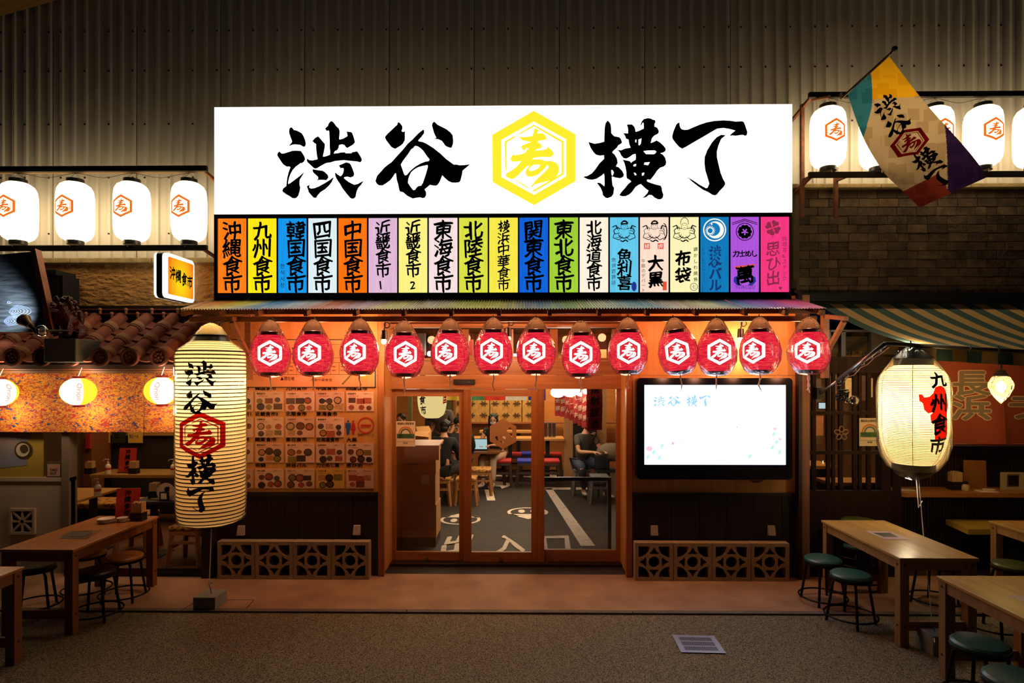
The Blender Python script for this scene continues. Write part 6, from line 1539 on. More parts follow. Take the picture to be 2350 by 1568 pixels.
# stools
def stool(loc, label, top, grp, z=.42, name='round_stool', rs=.157):
    x, y, z0 = loc; t = thing(name, loc, label, 'stool', grp)
    MB().use(top).lathe([(.0, z - .045), (rs - .01, z - .045), (rs, z - .035), (rs + .003, z - .015), (rs - .012, z - .002), (rs - .05, z), (0, z)], c=(x, y, z0), n=36).build('seat', parent=t, smooth='auto')
    MB().use(M_steel_dark).lathe([(rs - .01, z - .06), (rs + .004, z - .058), (rs + .006, z - .036), (rs - .01, z - .034)], c=(x, y, z0), n=36).build('seat_rim', parent=t, smooth='auto')
    for k in range(4):
        a = PI / 4 + k * PI / 2 + .15; c_, s_ = math.cos(a), math.sin(a)
        MB().use(M_steel_dark).tube([(x + .05 * c_, y + .05 * s_, z0 + z - .06), (x + .12 * c_, y + .12 * s_, z0 + z - .065), (x + .14 * c_, y + .14 * s_, z0 + z - .09), (x + .19 * c_, y + .19 * s_, z0 + .0)], .0115, 8).build('leg', parent=t, smooth=True)
    MB().use(M_steel_dark).tube([(x + .205 * math.cos(i), y + .205 * math.sin(i), z0 + .065) for i in [2 * PI * j / 40 for j in range(40)]], .008, 6, closed=True).build('foot_ring', parent=t, smooth=True)
    return t
M_seat_w = wood('seat_varnish', '#c08a4a', '#a8743a', .25, 'x'); M_seat_b = mat('seat_black', '#1c1512', .3); M_seat_g = mat('seat_green_vinyl', '#2c5a50', .35); M_seat_g2 = mat('seat_olive_vinyl', '#3c4a20', .35)
sw = stool((-3.71, 5.60, 0), 'wooden topped stool with a sunlit gloss on the aisle side of the red brown table'.replace('sunlit gloss', 'bright sheen'), M_seat_w, 'stools round the red brown tables')
sk = stool((-3.68, 5.18, 0), 'dark topped stool beside the front leg of the red brown table', M_seat_b, 'stools round the red brown tables')
dup(sw, (-4.15, 5.72, 0), .5, 'wooden topped stool half hidden behind the front table leg')
dup(sk, (-4.33, 5.32, 0), .3, 'dark topped stool under the near end of the red brown table')
sg = stool((2.81, 5.60, 0), 'green vinyl stool nearest the screen blocks', M_seat_g, 'green stools round the oak tables')
dup(sg, (2.83, 5.17, 0), .4, 'green vinyl stool standing across the kerb at the oak table')
dup(sg, (2.93, 3.86, 0), .2, 'large green vinyl stool in front of the nearest oak table')
dup(sg, (2.80, 3.42, 0), .9, 'green vinyl stool cut by the bottom corner of the picture')
sg2 = stool((4.43, 5.45, 0), 'olive stool between the two far oak tables', M_seat_g2, 'green stools round the oak tables')
dup(sg2, (3.80, 5.55, 0), .3, 'stool whose ring shows behind the near leg of the first oak table')
dup(sg2, (3.88, 4.98, 0), .3, 'stool on the paving half hidden by the nearest oak table')
for k in range(4):
    dup(sg if k < 3 else sg2, (3.39, 6.05, .012 + .078 * k), k * .2, ['bottom', 'second', 'third', 'top olive'][k] + ' stool of the stack before the lattice door', 'stacked stools by the lattice door')
# things on the red brown table
def menu_stand(loc, wd, hh_, label, rotz=0):
    x, y, z = loc; t = thing('menu_stand', loc, label, 'menu', None); Mr = Matrix.Rotation(-.12, 3, 'X')
    mb = MB().use(M_paper); q = [Mr @ Vector(p) + Vector(loc) for p in ((-wd / 2, 0, 0), (wd / 2, 0, 0), (wd / 2, 0, hh_), (-wd / 2, 0, hh_))]; mb.mesh(q + [p + Vector((0, .006, 0)) for p in q], [(0, 1, 2, 3), (7, 6, 5, 4), (0, 4, 5, 1), (1, 5, 6, 2), (2, 6, 7, 3), (3, 7, 4, 0)]); mb.build('card', parent=t)
    ink = MB().use(M_ink2); f = lambda a, b: Mr @ Vector((a, -.0015, b)) + Vector(loc); write(ink, '沖縄食市', f, -wd * .15, hh_ * .75, hh_ * .22, bold=.03, pitch=hh_ * .225); ink.build('lettering', parent=t)
    MB().use(M_holder).box(x - wd / 2, x + wd / 2, y - .02, y + .04, z, z + .012).build('base', parent=t)
    if rotz: t.rotation_euler = (0, 0, rotz)
    return t
def chop_box(loc, label, s=1.0):
    x, y, z = loc; t = thing('chopstick_holder', loc, label, 'holder'); MB().use(M_holder).box(x - .05 * s, x + .05 * s, y - .04 * s, y + .04 * s, z, z + .07 * s, bev=.004).build('box', parent=t)
    mb = MB().use(M_chop); r_ = random.Random(int(x * 100))
    for i in range(8):
        for j in range(3): a, b = x + (-.038 + .011 * i) * s, y + (-.022 + .022 * j) * s; mb.box(a - .0045 * s, a + .0045 * s, b - .008 * s, b + .008 * s, z + .02, z + (.155 + r_.uniform(-.008, .004)) * s)
    mb.build('chopsticks', parent=t)['kind'] = 'stuff'; return t
def sanitizer(loc, label):
    x, y, z = loc; t = thing('pump_bottle', loc, label, 'bottle'); MB().use(M_bott).lathe([(.03, 0), (.036, .004), (.036, .11), (.03, .125), (.014, .14), (.012, .155)], c=loc, n=18).build('bottle_body', parent=t, smooth='auto')
    mb = MB().use(M_bott).lathe([(.014, .152), (.015, .165), (.005, .168), (.005, .195), (.011, .197), (.011, .207)], c=loc, n=12); mb.tube([(x, y, z + .2), (x - .03, y - .01, z + .205), (x - .055, y - .01, z + .195), (x - .062, y - .01, z + .175)], .005, 6); mb.build('pump', parent=t)
    mb = MB().use(mat('red_label', '#c43c2c', .5)); mb.lathe([(.0365, .06), (.0365, .09)], c=loc, n=18, cap=False); mb.build('label_band', parent=t); return t
def plates(loc, n, r, label, name='dish'):
    for k in range(n):
        t = thing(name, (loc[0], loc[1], loc[2] + .009 * k), '%s, %s of its stack' % (label, ['lowest', 'second', 'third', 'top'][k]), 'dish', 'stacked small dishes on the outdoor table')
        MB().use(M_ceram).lathe([(r * .5, 0), (r * .6, .002), (r, .012), (r, .015), (r * .6, .006), (0, .005)], c=(loc[0], loc[1], loc[2] + .009 * k), n=22).build('plate', parent=t, smooth='auto')
menu_stand((-3.87, 5.88, HT), .22, .29, 'tall orange red menu card standing on the outdoor table', .1)
chop_box((-3.70, 5.80, HT), 'black box of disposable chopsticks on the outdoor table', 1.15)
plates((-3.95, 5.70, HT), 4, .075, 'round white dish on the outdoor table'); plates((-3.82, 5.74, HT), 4, .05, 'small white dish beside the chopstick box', 'small_dish')
t = thing('laminated_sheet', PG(185, 1231, HT), 'glossy laminated black printed sheet lying on the red brown table', 'sheet'); q = [PG(132, 1236, HT + .002), PG(160, 1220, HT + .002), PG(236, 1216, HT + .002), PG(200, 1237, HT + .002)]
MB().use(mat('laminate', '#8a7c70', .08, coat=1)).poly(q).build('sheet', parent=t)
q = [PG(156, 1231, HT + .0035), PG(166, 1222, HT + .0035), PG(212, 1221, HT + .0035), PG(192, 1231, HT + .0035)]; MB().use(M_ink2).poly(q).build('print', parent=t)
t = thing('laminated_sheet', PG(2040, 1229, HT), 'white laminated sheet with black print on the first oak table', 'sheet'); q = [PG(1986, 1219, HT + .002), PG(2048, 1221, HT + .002), PG(2085, 1238, HT + .002), PG(2030, 1238, HT + .002)]
MB().use(mat('laminate_white', '#d0b8b8', .25)).poly(q).build('sheet', parent=t); q = [PG(2004, 1223, HT + .0035), PG(2042, 1223, HT + .0035), PG(2062, 1233, HT + .0035), PG(2028, 1232, HT + .0035)]; MB().use(M_ink2).poly(q).build('print', parent=t)
t = thing('laminated_sheet', PG(2350, 1375, HT), 'white sheet on the nearest oak table at the picture edge', 'sheet'); q = [PG(2310, 1366, HT + .002), PG(2380, 1368, HT + .002), PG(2420, 1392, HT + .002), PG(2355, 1385, HT + .002)]; MB().use(mat('laminate_white')).poly(q).build('sheet', parent=t)

# inside the left shop
LZ = .03
def bar(name, x0, x1, y0, y1, z, th, m, label, cat, legs=True, legm=M_darkwood):
    t = thing(name, ((x0 + x1) / 2, (y0 + y1) / 2, LZ), label, cat); MB().use(m).box(x0, x1, y0, y1, z - th, z, bev=.004).build('top', parent=t)
    if legs:
        for x in (x0 + .08, x1 - .08): MB().use(legm).box(x - .03, x + .03, (y0 + y1) / 2 - .03, (y0 + y1) / 2 + .03, LZ + .012, z - th).build('leg', parent=t); MB().use(legm).box(x - .15, x + .15, (y0 + y1) / 2 - .15, (y0 + y1) / 2 + .15, LZ, LZ + .012).build('foot_plate', parent=t)
    return t
yA = 8.1; bar('counter_table', PX(205, yA), PX(470, yA), yA, yA + .5, PZ(1090, -5, yA), .045, M_tt, 'long counter table against the back wall of the left shop', 'table')
bar('inner_table', -6.4, -4.95, 6.66, 7.42, .70, .03, wood('pale_table', '#c89a58', '#b0843f', .35, 'x'), 'pale wooden table inside the shop with a pump bottle', 'table')
bar('inner_table', PX(318, 6.75), -3.35, 6.62, 7.2, .70, .035, M_darkwood, 'dark table inside behind the giant lantern with a fan sign', 'table')
M_flor = mat('floral_cushion', '#c8963c', .85, col2='#7a3c3c', nscale=26, contrast=(.4, .55))
for (x0, x1, y0, y1, lb) in ((PX(160, 7.9), PX(345, 7.9), 7.55, 7.95, 'long floral cushioned bench behind the pale table'), (PX(60, 7.6), PX(150, 7.6), 7.6, 8.0, 'floral bench seen past the window jamb')):
    t = thing('floral_bench', ((x0 + x1) / 2, y0, LZ), lb, 'bench'); MB().use(M_flor).box(x0, x1, y0, y1, .40, .48, bev=.02).build('cushion', parent=t); MB().use(M_darkboard).box(x0 + .03, x1 - .03, y0 + .04, y1, LZ, .40).build('base', parent=t)
M_slw = wood('stool_pine', '#b07a48', '#96643a', .5, 'z')
def sq_stool(loc, label, h=.44, s=.17, cush=M_flor, grp='floral cushioned wooden stools', leg=M_slw, z0=LZ):
    x, y, z = loc; t = thing('square_stool', loc, label, 'stool', grp)
    MB().use(cush).box(x - s, x + s, y - s, y + s, z + h - .05, z + h, bev=.018).build('cushion', parent=t, smooth='auto'); MB().use(leg).box(x - s + .01, x + s - .01, y - s + .01, y + s - .01, z + h - .10, z + h - .05).build('frame', parent=t)
    for a in (-1, 1):
        for b in (-1, 1): MB().use(leg).beam((x + a * (s + .005), y + b * (s + .005), z), (x + a * (s - .035), y + b * (s - .035), z + h - .06), .042).build('leg', parent=t)
        MB().use(leg).beam((x + a * (s - .01), y - s + .02, z + .2), (x + a * (s - .01), y + s - .02, z + .2), .03).build('stretcher', parent=t)
        MB().use(leg).beam((x - s + .02, y + a * (s - .01), z + .26), (x + s - .02, y + a * (s - .01), z + .26), .03).build('stretcher', parent=t)
    return t
s0 = sq_stool((PX(440, 6.62), 6.62, LZ), 'floral topped wooden stool peeping below the giant lantern')
dup(s0, (PX(318, 7.1), 7.1, LZ), .1, 'floral topped wooden stool behind the outdoor menu card')
menu_stand((PX(290, 8.25), 8.25, PZ(1090, -5, yA)), .24, .34, 'orange red menu card on the far counter table')
chop_box((PX(308, 8.2), 8.2, PZ(1090, -5, yA)), 'chopstick box beside the far menu card', 1.1); chop_box((PX(207, 8.2), 8.2, PZ(1090, -5, yA)), 'chopstick box at the end of the far counter by the booth post', 1.1)
sanitizer((PX(248, 8.15), 8.15, PZ(1090, -5, yA)), 'white pump bottle on the far counter'); sanitizer((PX(224, 6.9), 6.9, .70), 'white pump bottle on the pale inner table'); sanitizer((PX(398, 8.15), 8.15, PZ(1090, -5, yA)), 'white pump bottle against the edge of the giant lantern')
chop_box((PX(355, 6.85), 6.85, .70), 'chopstick box on the dark inner table', 1.1)
c = P(381, 1130, 6.72); t = thing('round_fan_sign', (c.x, c.y, .70), 'round pale paper fan with a brush mark on the dark inner table', 'fan')
MB().use(mat('fan_paper', '#c8a890', .7)).lathe([(.0, 0), (.105, 0), (.105, .004), (0, .004)], c=c, n=28, M=Matrix.Rotation(PI / 2, 3, 'X')).build('fan_leaf', parent=t)
mb = MB().use(M_ink2); write(mb, '幸', lambda a, b: Vector((c.x + a, c.y - .008, c.z + b)), -.02, .0, .07, bold=.03); mb.build('lettering', parent=t)
MB().use(mat('cream_stick', '#c8a070', .6)).beam((c.x - .07, c.y, c.z - .07), (c.x - .17, c.y, .71), .012).build('handle', parent=t)
t = thing('soy_caddy', (c.x + .01, c.y - .05, .70), 'small black framed card standing in front of the paper fan', 'card'); MB().use(M_holder).box(c.x - .04, c.x + .06, c.y - .06, c.y - .04, .70, .80).build('frame', parent=t); MB().use(M_ceram).box(c.x - .022, c.x + .042, c.y - .062, c.y - .06, .72, .785).build('card', parent=t)
for k, (u0, u1, col, lb, tx_) in enumerate(((219, 252, '#d8b048', 'yellow and white drink notice high on the dark wall, by the booth post', 'ORION'), (257, 288, '#28301c', 'dark green notice between the two yellow notices', 'ビール'), (294, 327, '#d8b048', 'yellow and white drink notice, farther from the booth post', 'ORION'))):
    y = 8.80; X = -5; t = thing('wall_notice', P((u0 + u1) / 2, 1014, y), lb, 'notice'); MB().use(mat('notice_' + col, col, .5)).box(PX(u0, y), PX(u1, y), y, y + .01, PZ(1017, X, y), PZ(988, X, y)).build('sheet', parent=t)
    mb = MB().use(M_ink2 if k != 1 else M_white); text_line(mb, ['SOMETHING', '¥', ''][0] if False else ('生ビール' if k != 1 else '泡盛 ¥'), lambda a, b: Vector((a, y - .004, b)), PX(u0 + 3, y), PZ(1006, X, y), .06, .01, .14); mb.build('lettering', parent=t)
t = thing('red_wall_poster', P(204, 1030, 8.4), 'red and tan poster on the booth post', 'poster'); MB().use(mat('red_poster', '#b03424', .5)).box(PX(196, 8.4), PX(206, 8.4), 8.4, 8.44, PZ(1030, -6, 8.4), PZ(996, -6, 8.4)).build('sheet', parent=t)
# window posters on the left
y = YL + .005; X = -5.3
t = thing('window_poster', P(30, 1090, y), 'yellow and blue drinks poster inside the left window', 'poster')
MB().use(mat('mustard_poster', '#a88a34', .6)).box(PX(-150, y), PX(99, y), y, y + .01, PZ(1096, X, y), 2.0).build('sheet', parent=t)
mb = MB().use(mat('blue_photo', '#7c8aa8', .5, col2='#a08068', nscale=2.5)).poly([P(-100, 990, y - .003), P(66, 990, y - .003), P(62, 1068, y - .003), P(-100, 1086, y - .003)]); mb.build('photo_print', parent=t)
mb = MB()
for r, cc, du, dv in ((21, '#4a3418', 0, 0), (15.5, '#c8b8a0', -2, -1), (9.5, '#4a3820', 1, -4)):
    mb.use(mat('cup_' + cc, cc, .5)).poly([P(54 + du + r * math.cos(a), 1034 + dv + r * math.sin(a), y - .005 - .001 * (21 - r)) for a in [2 * PI * i / 24 for i in range(24)]])
mb.build('cup_print', parent=t)
t = thing('takeout_sign', P(124, 1095, YL), 'small framed take out sign in the window corner', 'sign'); MB().use(mat('olive_frame', '#5a4a28', .5)).box(PX(108, YL), PX(144, YL), YL - .01, YL + .02, PZ(1097, X, YL), PZ(1060, X, YL)).build('frame', parent=t)
MB().use(mat('pink_card', '#b89078', .6)).box(PX(111, YL), PX(140, YL), YL - .013, YL - .01, PZ(1093, X, YL), PZ(1065, X, YL)).build('card', parent=t)
mb = MB().use(M_ink2); g2 = lambda a, b: Vector((a, YL - .0145, b)); text_line(mb, 'TAKE', g2, PX(117, YL), PZ(1082, X, YL), .04, .015, .075); text_line(mb, 'OUT', g2, PX(117, YL), PZ(1090, X, YL), .04, .015, .07); mb.build('lettering', parent=t)

# ================================================================ AWNING AND RIGHT SHOP
Ya0, Ya1 = 7.0, 5.45; Xa0 = PX(1866, Ya0); za = PZ(692, 3.6, Ya0)
A_ = thing('striped_awning', (4.5, Ya1, 2.4), 'green and cream striped cloth awning sagging over the right shop', 'awning')
Ms = [mat('awning_green', '#4c6c64', .8), mat('awning_cream', '#e6bc78', .8)]
ftube = lambda x: Vector((x, Ya1, 2.389 - (x - 3.35) * .062))
mb = MB(); st = .136; nst = 26; NS = 14
def aw(x, s):
    r = Vector((x, Ya0, za)); f_ = ftube(x - .16 * 0 + .05); p = r * (1 - s) + f_ * s; p.z -= .06 * math.sin(PI * s) ; p.x += .10 * s; return p
for i in range(nst):
    mb.use(Ms[i % 2])
    for j in range(NS):
        for h in (0, .5):
            xa_, xb_ = Xa0 + st * (i + h), Xa0 + st * (i + h + .5); mb.poly([aw(xa_, j / NS), aw(xb_, j / NS), aw(xb_, (j + 1) / NS), aw(xa_, (j + 1) / NS)])
mb.build('canopy_cloth', parent=A_, smooth=True)
mb = MB()
for i in range(nst):
    mb.use(Ms[i % 2])
    for j in range(4):
        x0, x1 = Xa0 + .10 + st * (i + j / 4), Xa0 + .10 + st * (i + (j + 1) / 4); w_ = lambda x, s: ftube(x) + Vector((0, .03 + .012 * math.sin(14 * x) * s, -.0 - .125 * s))
        mb.poly([w_(x0, 0), w_(x1, 0), w_(x1, 1), w_(x0, 1)])
mb.build('valance', parent=A_, smooth=True)
xe = 6.6; MB().use(mat('tube_steel', '#6a6258', .35, .8)).tube([ftube(PX(2032, Ya1) - .0), ftube(4.3), ftube(xe)], .021, 10).build('front_tube', parent=A_, smooth=True)
a = ftube(PX(2032, Ya1)); b = P(1884, 903, 6.22)
MB().use(mat('bare_steel', '#9aa0a8', .3, .9)).tube([a, a + (b - a) * .72], .021, 10).build('folding_arm', parent=A_, smooth=True)
MB().use(mat('bare_steel')).tube([a + (b - a) * .70, b], .013, 8).build('arm_rod', parent=A_, smooth=True)
MB().use(M_steel_dark).box(b.x - .04, b.x + .04, 6.22, 6.3, b.z - .06, b.z + .06).build('wall_bracket', parent=A_)
mb = MB().use(M_wire)
for k in range(6): p = a + (b - a) * (.1 + .12 * k); mb.tube([p + Vector((0, -.025, .02)), p + Vector((.01, -.028, -.025)), p + Vector((0, .0, -.03))], .003, 5)
mb.tube([a + (b - a) * (k / 10) + Vector((.02, -.02, -.035 - .02 * math.sin(3 * k))) for k in range(9)], .004, 5); mb.build('cable', parent=A_)
for u in (2089, 2225, 2290): p = P(u, 800, Ya1 - .02); p.z = ftube(p.x).z; MB().use(M_blackm).tube([p + Vector((0, 0, .035)), p + Vector((0, -.02, 0)), p + Vector((0, 0, -.035))], .006, 6).build('cord_tie', parent=A_)
c = P(1936, 908, 5.85); t = thing('unlit_bulb', c, 'unlit clear bulb with a knot of black cable on the awning arm', 'bulb')
MB().use(glass('clear_bulb', '#ffffff', .35, .02)).ell(c + Vector((.10, 0, -.05)), (.05, .045, .05), 18, 12).build('glass_globe', parent=t, smooth=True)
mb = MB().use(M_black); r_ = random.Random(5)
for k in range(7): mb.tube([c + Vector((r_.uniform(-.07, .05), r_.uniform(-.02, .02), r_.uniform(-.05, .06))) for _ in range(5)], .009, 6)
mb.tube([c, c + Vector((.0, .05, .03)), a + (b - a) * .62], .008, 6); mb.build('cable_knot', parent=t, smooth=True)
MB().use(M_black).lathe([(.02, 0), (.02, .05)], c=c + Vector((.03, 0, -.05)), n=10, M=Matrix.Rotation(PI / 2, 3, 'Y')).build('socket', parent=t)

# brick red noren
M_nr = mat('brick_red_cloth', '#8c3c24', .85); M_gy = mat('grey_print', '#7a6a5a', .8); M_wt = mat('cream_print', '#d8b08c', .8)
yn = 6.42
def noren(u0, u1, label, text, ph, uc):
    x0, x1 = PX(u0, yn), PX(u1, yn); ztn, zbn = PZ(815, 4.5, yn), PZ(1019, 4.5, yn)
    t = thing('shop_curtain', ((x0 + x1) / 2, yn, zbn), label, 'curtain', 'brick red curtain panels')
    g = lambda x, z: Vector((x, yn + .03 * ((ztn - z) / (ztn - zbn)) * math.sin(7 * x + ph) + .02 * math.sin(3 * x + 2 * z), z))
    mb = MB().use(M_nr); n, k = 24, 14
    for i in range(n):
        for j in range(k): xs_ = [x0 + (x1 - x0) * (i + q) / n for q in (0, 1)]; zs_ = [ztn + (zbn - ztn) * (j + q) / k for q in (0, 1)]; mb.poly([g(xs_[0], zs_[0]), g(xs_[1], zs_[0]), g(xs_[1], zs_[1]), g(xs_[0], zs_[1])])
    mb.build('cloth', parent=t, smooth=True)
    for m_, bold, off in ((M_wt, .06, .006), (M_gy, .026, .010)):
        mb = MB().use(m_)
        for i, ch in enumerate(text):
            vs, fs = font_tris(ch, bold); sz = .44
            if not vs: continue
            zx = PZ(908 + 56 * i, 4.5, yn)
            for q_, (vs, fs) in enumerate(nib(vs, fs, bold, 'round')):
              vs2, fs2 = wrapmesh([([(PX(uc, yn) + (x - .5) * sz * .95 , zx + y * sz * .64) for x, y in vs], fs)], .05, lambda x, z: g(x, z) - Vector((0, off + q_ * .0003, 0))); mb.mesh(vs2, fs2)
        mb.build('lettering', parent=t)
noren(2150, 2302, 'brick red curtain panel with two large grey characters', '長浜', 0, 2226); noren(2304, 2480, 'brick red curtain panel beside the glass drop lamp, running off the picture', ' ラ', 2.0, 2352)
MB().use(M_darkwood).tube([(PX(2140, yn), yn, PZ(815, 4.5, yn)), (PX(2480, yn), yn, PZ(815, 4.5, yn))], .012, 6).build('curtain_rail', parent=bpy.data.objects['wall_counter'])
# counter
zc_ = PZ(1132, 4.4, 6.3)
t = thing('counter', (5, 6.3, zc_), 'long honey coloured wooden counter along the ribbed dark wall', 'counter'); x0, x1 = PX(2070, 6.3), 7.6
MB().use(wood('honey_counter', '#a8703a', '#94602c', .3, 'x', .8)).prism([(x0 + .04, 6.3), (x1, 6.3), (x1, 6.655), (x0, 6.655), (x0, 6.34)], zc_ - .045, zc_, fn=lambda a, b, c: Vector((a, c, b))).build('counter_top', parent=t)
chop_box((PX(2192, 6.5), 6.5, zc_), 'pale cup of paper wrapped chopsticks on the honey counter', 1.25)
c = Vector((PX(2216, 6.42), 6.42, zc_)); t = thing('soy_bottle', c, 'small glass seasoning bottle with dark cap on the honey counter', 'bottle'); MB().use(mat('seasoning_glass', '#b8a080', .25)).lathe([(.03, 0), (.037, .01), (.037, .05), (.02, .075)], c=c, n=18).build('bottle_body', parent=t, smooth='auto'); MB().use(M_black).lathe([(.022, .072), (.022, .10), (.0, .102)], c=c, n=14).build('cap', parent=t)
x_ = PX(2237, 6.56); t = thing('menu_board', (x_, 6.56, zc_), 'plain brown standing menu folder on the honey counter', 'menu'); MB().use(mat('brown_folder', '#8c5a24', .6)).mesh([Vector((x_ + a, 6.56 + b, zc_ + d)) for b in (0, .012) for a, d in ((-.12, 0), (.13, 0), (.12, .30), (-.115, .305))], [(0, 1, 2, 3), (7, 6, 5, 4), (0, 1, 5, 4), (1, 2, 6, 5), (2, 3, 7, 6), (3, 0, 4, 7)]).build('folder', parent=t)
x_ = PX(2325, 6.5); t = thing('printed_card', (x_, 6.5, zc_), 'white card with a black striped emblem standing on the counter', 'card'); MB().use(mat('off_white_card', '#b8a888', .7)).box(x_ - .13, x_ + .16, 6.5, 6.51, zc_, zc_ + .185).build('sheet', parent=t)
mb = MB().use(M_ink2)
for i in range(10): mb.poly([Vector((x_ - .07 + .013 * i, 6.4965, zc_ + .03)), Vector((x_ - .063 + .013 * i, 6.4965, zc_ + .03)), Vector((x_ - .055 + .013 * i, 6.4965, zc_ + .165)), Vector((x_ - .062 + .013 * i, 6.4965, zc_ + .165))])
mb.box(x_ - .055, x_ + .05, 6.495, 6.496, zc_ + .045, zc_ + .15); mb.build('print', parent=t)
for k, (u, yy, s) in enumerate(((2264, 6.38, .085), (2270, 6.42, .05), (2080, 6.45, .07))):
    c = Vector((PX(u, yy), yy, zc_ + (.012 if k == 1 else 0))); t = thing('square_plate', c, ['white square plate on the counter beside the brown folder', 'small white square dish resting on the larger square plate', 'white plate at the near end of the counter behind the lantern'][k], 'plate'); MB().use(M_ceram).box(c.x - s, c.x + s, c.y - s * .7, c.y + s * .7, c.z, c.z + .011, bev=.004).build('plate', parent=t)
t = thing('wall_bench', (5, 6.2, .5), 'mustard yellow bench ledge projecting from the dark ribbed wall', 'bench'); x0 = PX(2175, 6.45); zz = PZ(1192, 4.5, 6.48)
MB().use(mat('mustard_vinyl', '#a8923a', .5)).prism([(x0, 6.48), (PX(2222, 6.07), 6.07), (7, 6.07), (7, 6.48)], zz - .055, zz, fn=lambda a, b, c: Vector((a, c, b))).build('seat', parent=t); MB().use(M_blackm).box(x0 + .5, 6.9, 6.2, 6.48, .012, zz - .055).build('base', parent=t)
# flower motif and notice on the lattice
c = P(1931, 995, YR - .012); t = thing('flower_motif', c, 'five petal looped wooden flower motif on the lattice door', 'ornament'); mb = MB().use(mat('motif_wood', '#7a5c40', .6))
for k in range(5):
    a = PI / 2 + 2 * PI * k / 5; cc = c + Vector((.045 * math.cos(a), 0, .045 * math.sin(a))); mb.tube([cc + Vector((.03 * math.cos(a) * math.cos(b) - .022 * math.sin(a) * math.sin(b), 0, .03 * math.sin(a) * math.cos(b) + .022 * math.cos(a) * math.sin(b))) for b in [2 * PI * i / 16 for i in range(16)]], .006, 6, closed=True)
mb.build('loops', parent=t)
notice('infection_notice', 1972, 2021, 960, 1024, YR - .012, 'cream rainbow notice fixed to the lattice door beside the flower motif')
# inside right room
for (x0, x1, y0, y1, z, lb) in ((3.6, 4.9, 7.0, 7.35, .86, 'long wooden counter seen through the lattice door'), (3.2, 4.2, 8.0, 8.5, .9, 'white topped counter at the back of the lattice room')):
    t = thing('inner_counter', ((x0 + x1) / 2, y0, .01), lb, 'counter'); MB().use(wood('honey_counter')).box(x0, x1, y0, y1, z - .04, z).build('counter_top', parent=t); MB().use(M_darkboard).box(x0 + .04, x1 - .04, y0 + .06, y1, .01, z - .04).build('front', parent=t)
t = thing('seat_cushion', (3.5, 7.0, .45), 'yellow seat cushion low behind the lattice door', 'seat'); MB().use(mat('mustard_vinyl')).box(3.12, 3.75, 6.75, 7.1, .38, .46, bev=.02).build('cushion', parent=t); MB().use(M_blackm).box(3.2, 3.6, 6.8, 7.0, .01, .38).build('base', parent=t)
t = thing('small_monitor', P(1888, 930, 8.2), 'small bright monitor seen through the lattice door', 'screen'); MB().use(emis('monitor_blue', (.65, .85, 1), 1.1)).box(PX(1880, 8.2), PX(1896, 8.2), 8.2, 8.21, PZ(938, 4, 8.2), PZ(925, 4, 8.2)).build('display', parent=t); MB().use(M_black).box(PX(1878, 8.2), PX(1898, 8.2), 8.21, 8.25, PZ(940, 4, 8.2), PZ(923, 4, 8.2)).build('case', parent=t)
# ================================================================ ROOM BEHIND THE GLASS DOORS
M_bam = mat('bamboo_mat', '#c8a058', .7, col2='#9a7438', nscale=40, stretch=(2, 2, .3))
y = 13.1; z0, z1 = PZ(969, 0, y), PZ(915, 0, y); xs_ = [PX(u, y) for u in (1040, 1124, 1198, 1232)]
for k in range(3):
    t = thing('bamboo_screen', ((xs_[k] + xs_[k + 1]) / 2, y, z0), ['bamboo mat panel on the far wall behind the pillars', 'bamboo mat panel on the far wall above the woman', 'narrow bamboo mat panel at the end of the far wall'][k], 'screen', 'bamboo mat panels on the far wall')
    MB().use(M_bam).box(xs_[k] + .01, xs_[k + 1] - .01, y, y + .03, z0, z1 + .5).build('mat', parent=t)
    mb = MB().use(mat('mat_knot', '#4a3418', .8))
    for i in range(3 if k < 2 else 1):
        for v in (926, 953):
            cx = xs_[k] + (xs_[k + 1] - xs_[k]) * (i + .5) / (3 if k < 2 else 1); cz = PZ(v, 0, y)
            for a in range(6): mb.beam((cx, y - .01, cz), (cx + .08 * math.cos(a * PI / 3), y - .012, cz + .06 * math.sin(a * PI / 3)), .016)
    mb.build('knots', parent=t)
MB().use(mat('back_ledge', '#8a5226', .6)).box(PX(1035, 13), 3.0, 12.9, 13.2, PZ(972, 0, 13), PZ(969, 0, 13)).build('ledge', parent=bpy.data.objects['wall_interior'])
for k, (u0, u1, c) in enumerate(((1020, 1062, '#e8c84a'), (1078, 1112, '#4a8c62'), (1112, 1160, '#d8341c'), (1160, 1208, '#ddd8cc'), (1212, 1252, '#2a2c9c'))):
    y = 11.8; t = thing('bunting_flag', P((u0 + u1) / 2, 919, y), ['yellow', 'green', 'red', 'white', 'blue'][k] + ' cloth bunting flag hanging inside above the tables', 'flag', 'cloth bunting inside the hall'); mb = MB().use(mat('bunting_' + c, c, .7)); x0, x1 = PX(u0, y), PX(u1, y)
    for i in range(10):
        xa_, xb_ = x0 + (x1 - x0) * i / 10, x0 + (x1 - x0) * (i + 1) / 10; g = lambda x, z: Vector((x, y + .02 * math.sin(22 * x), z)); mb.poly([g(xa_, 1.95), g(xb_, 1.95), g(xb_, PZ(919, 0, y)), g(xa_, PZ(919, 0, y))])
    mb.build('cloth', parent=t, smooth=True)
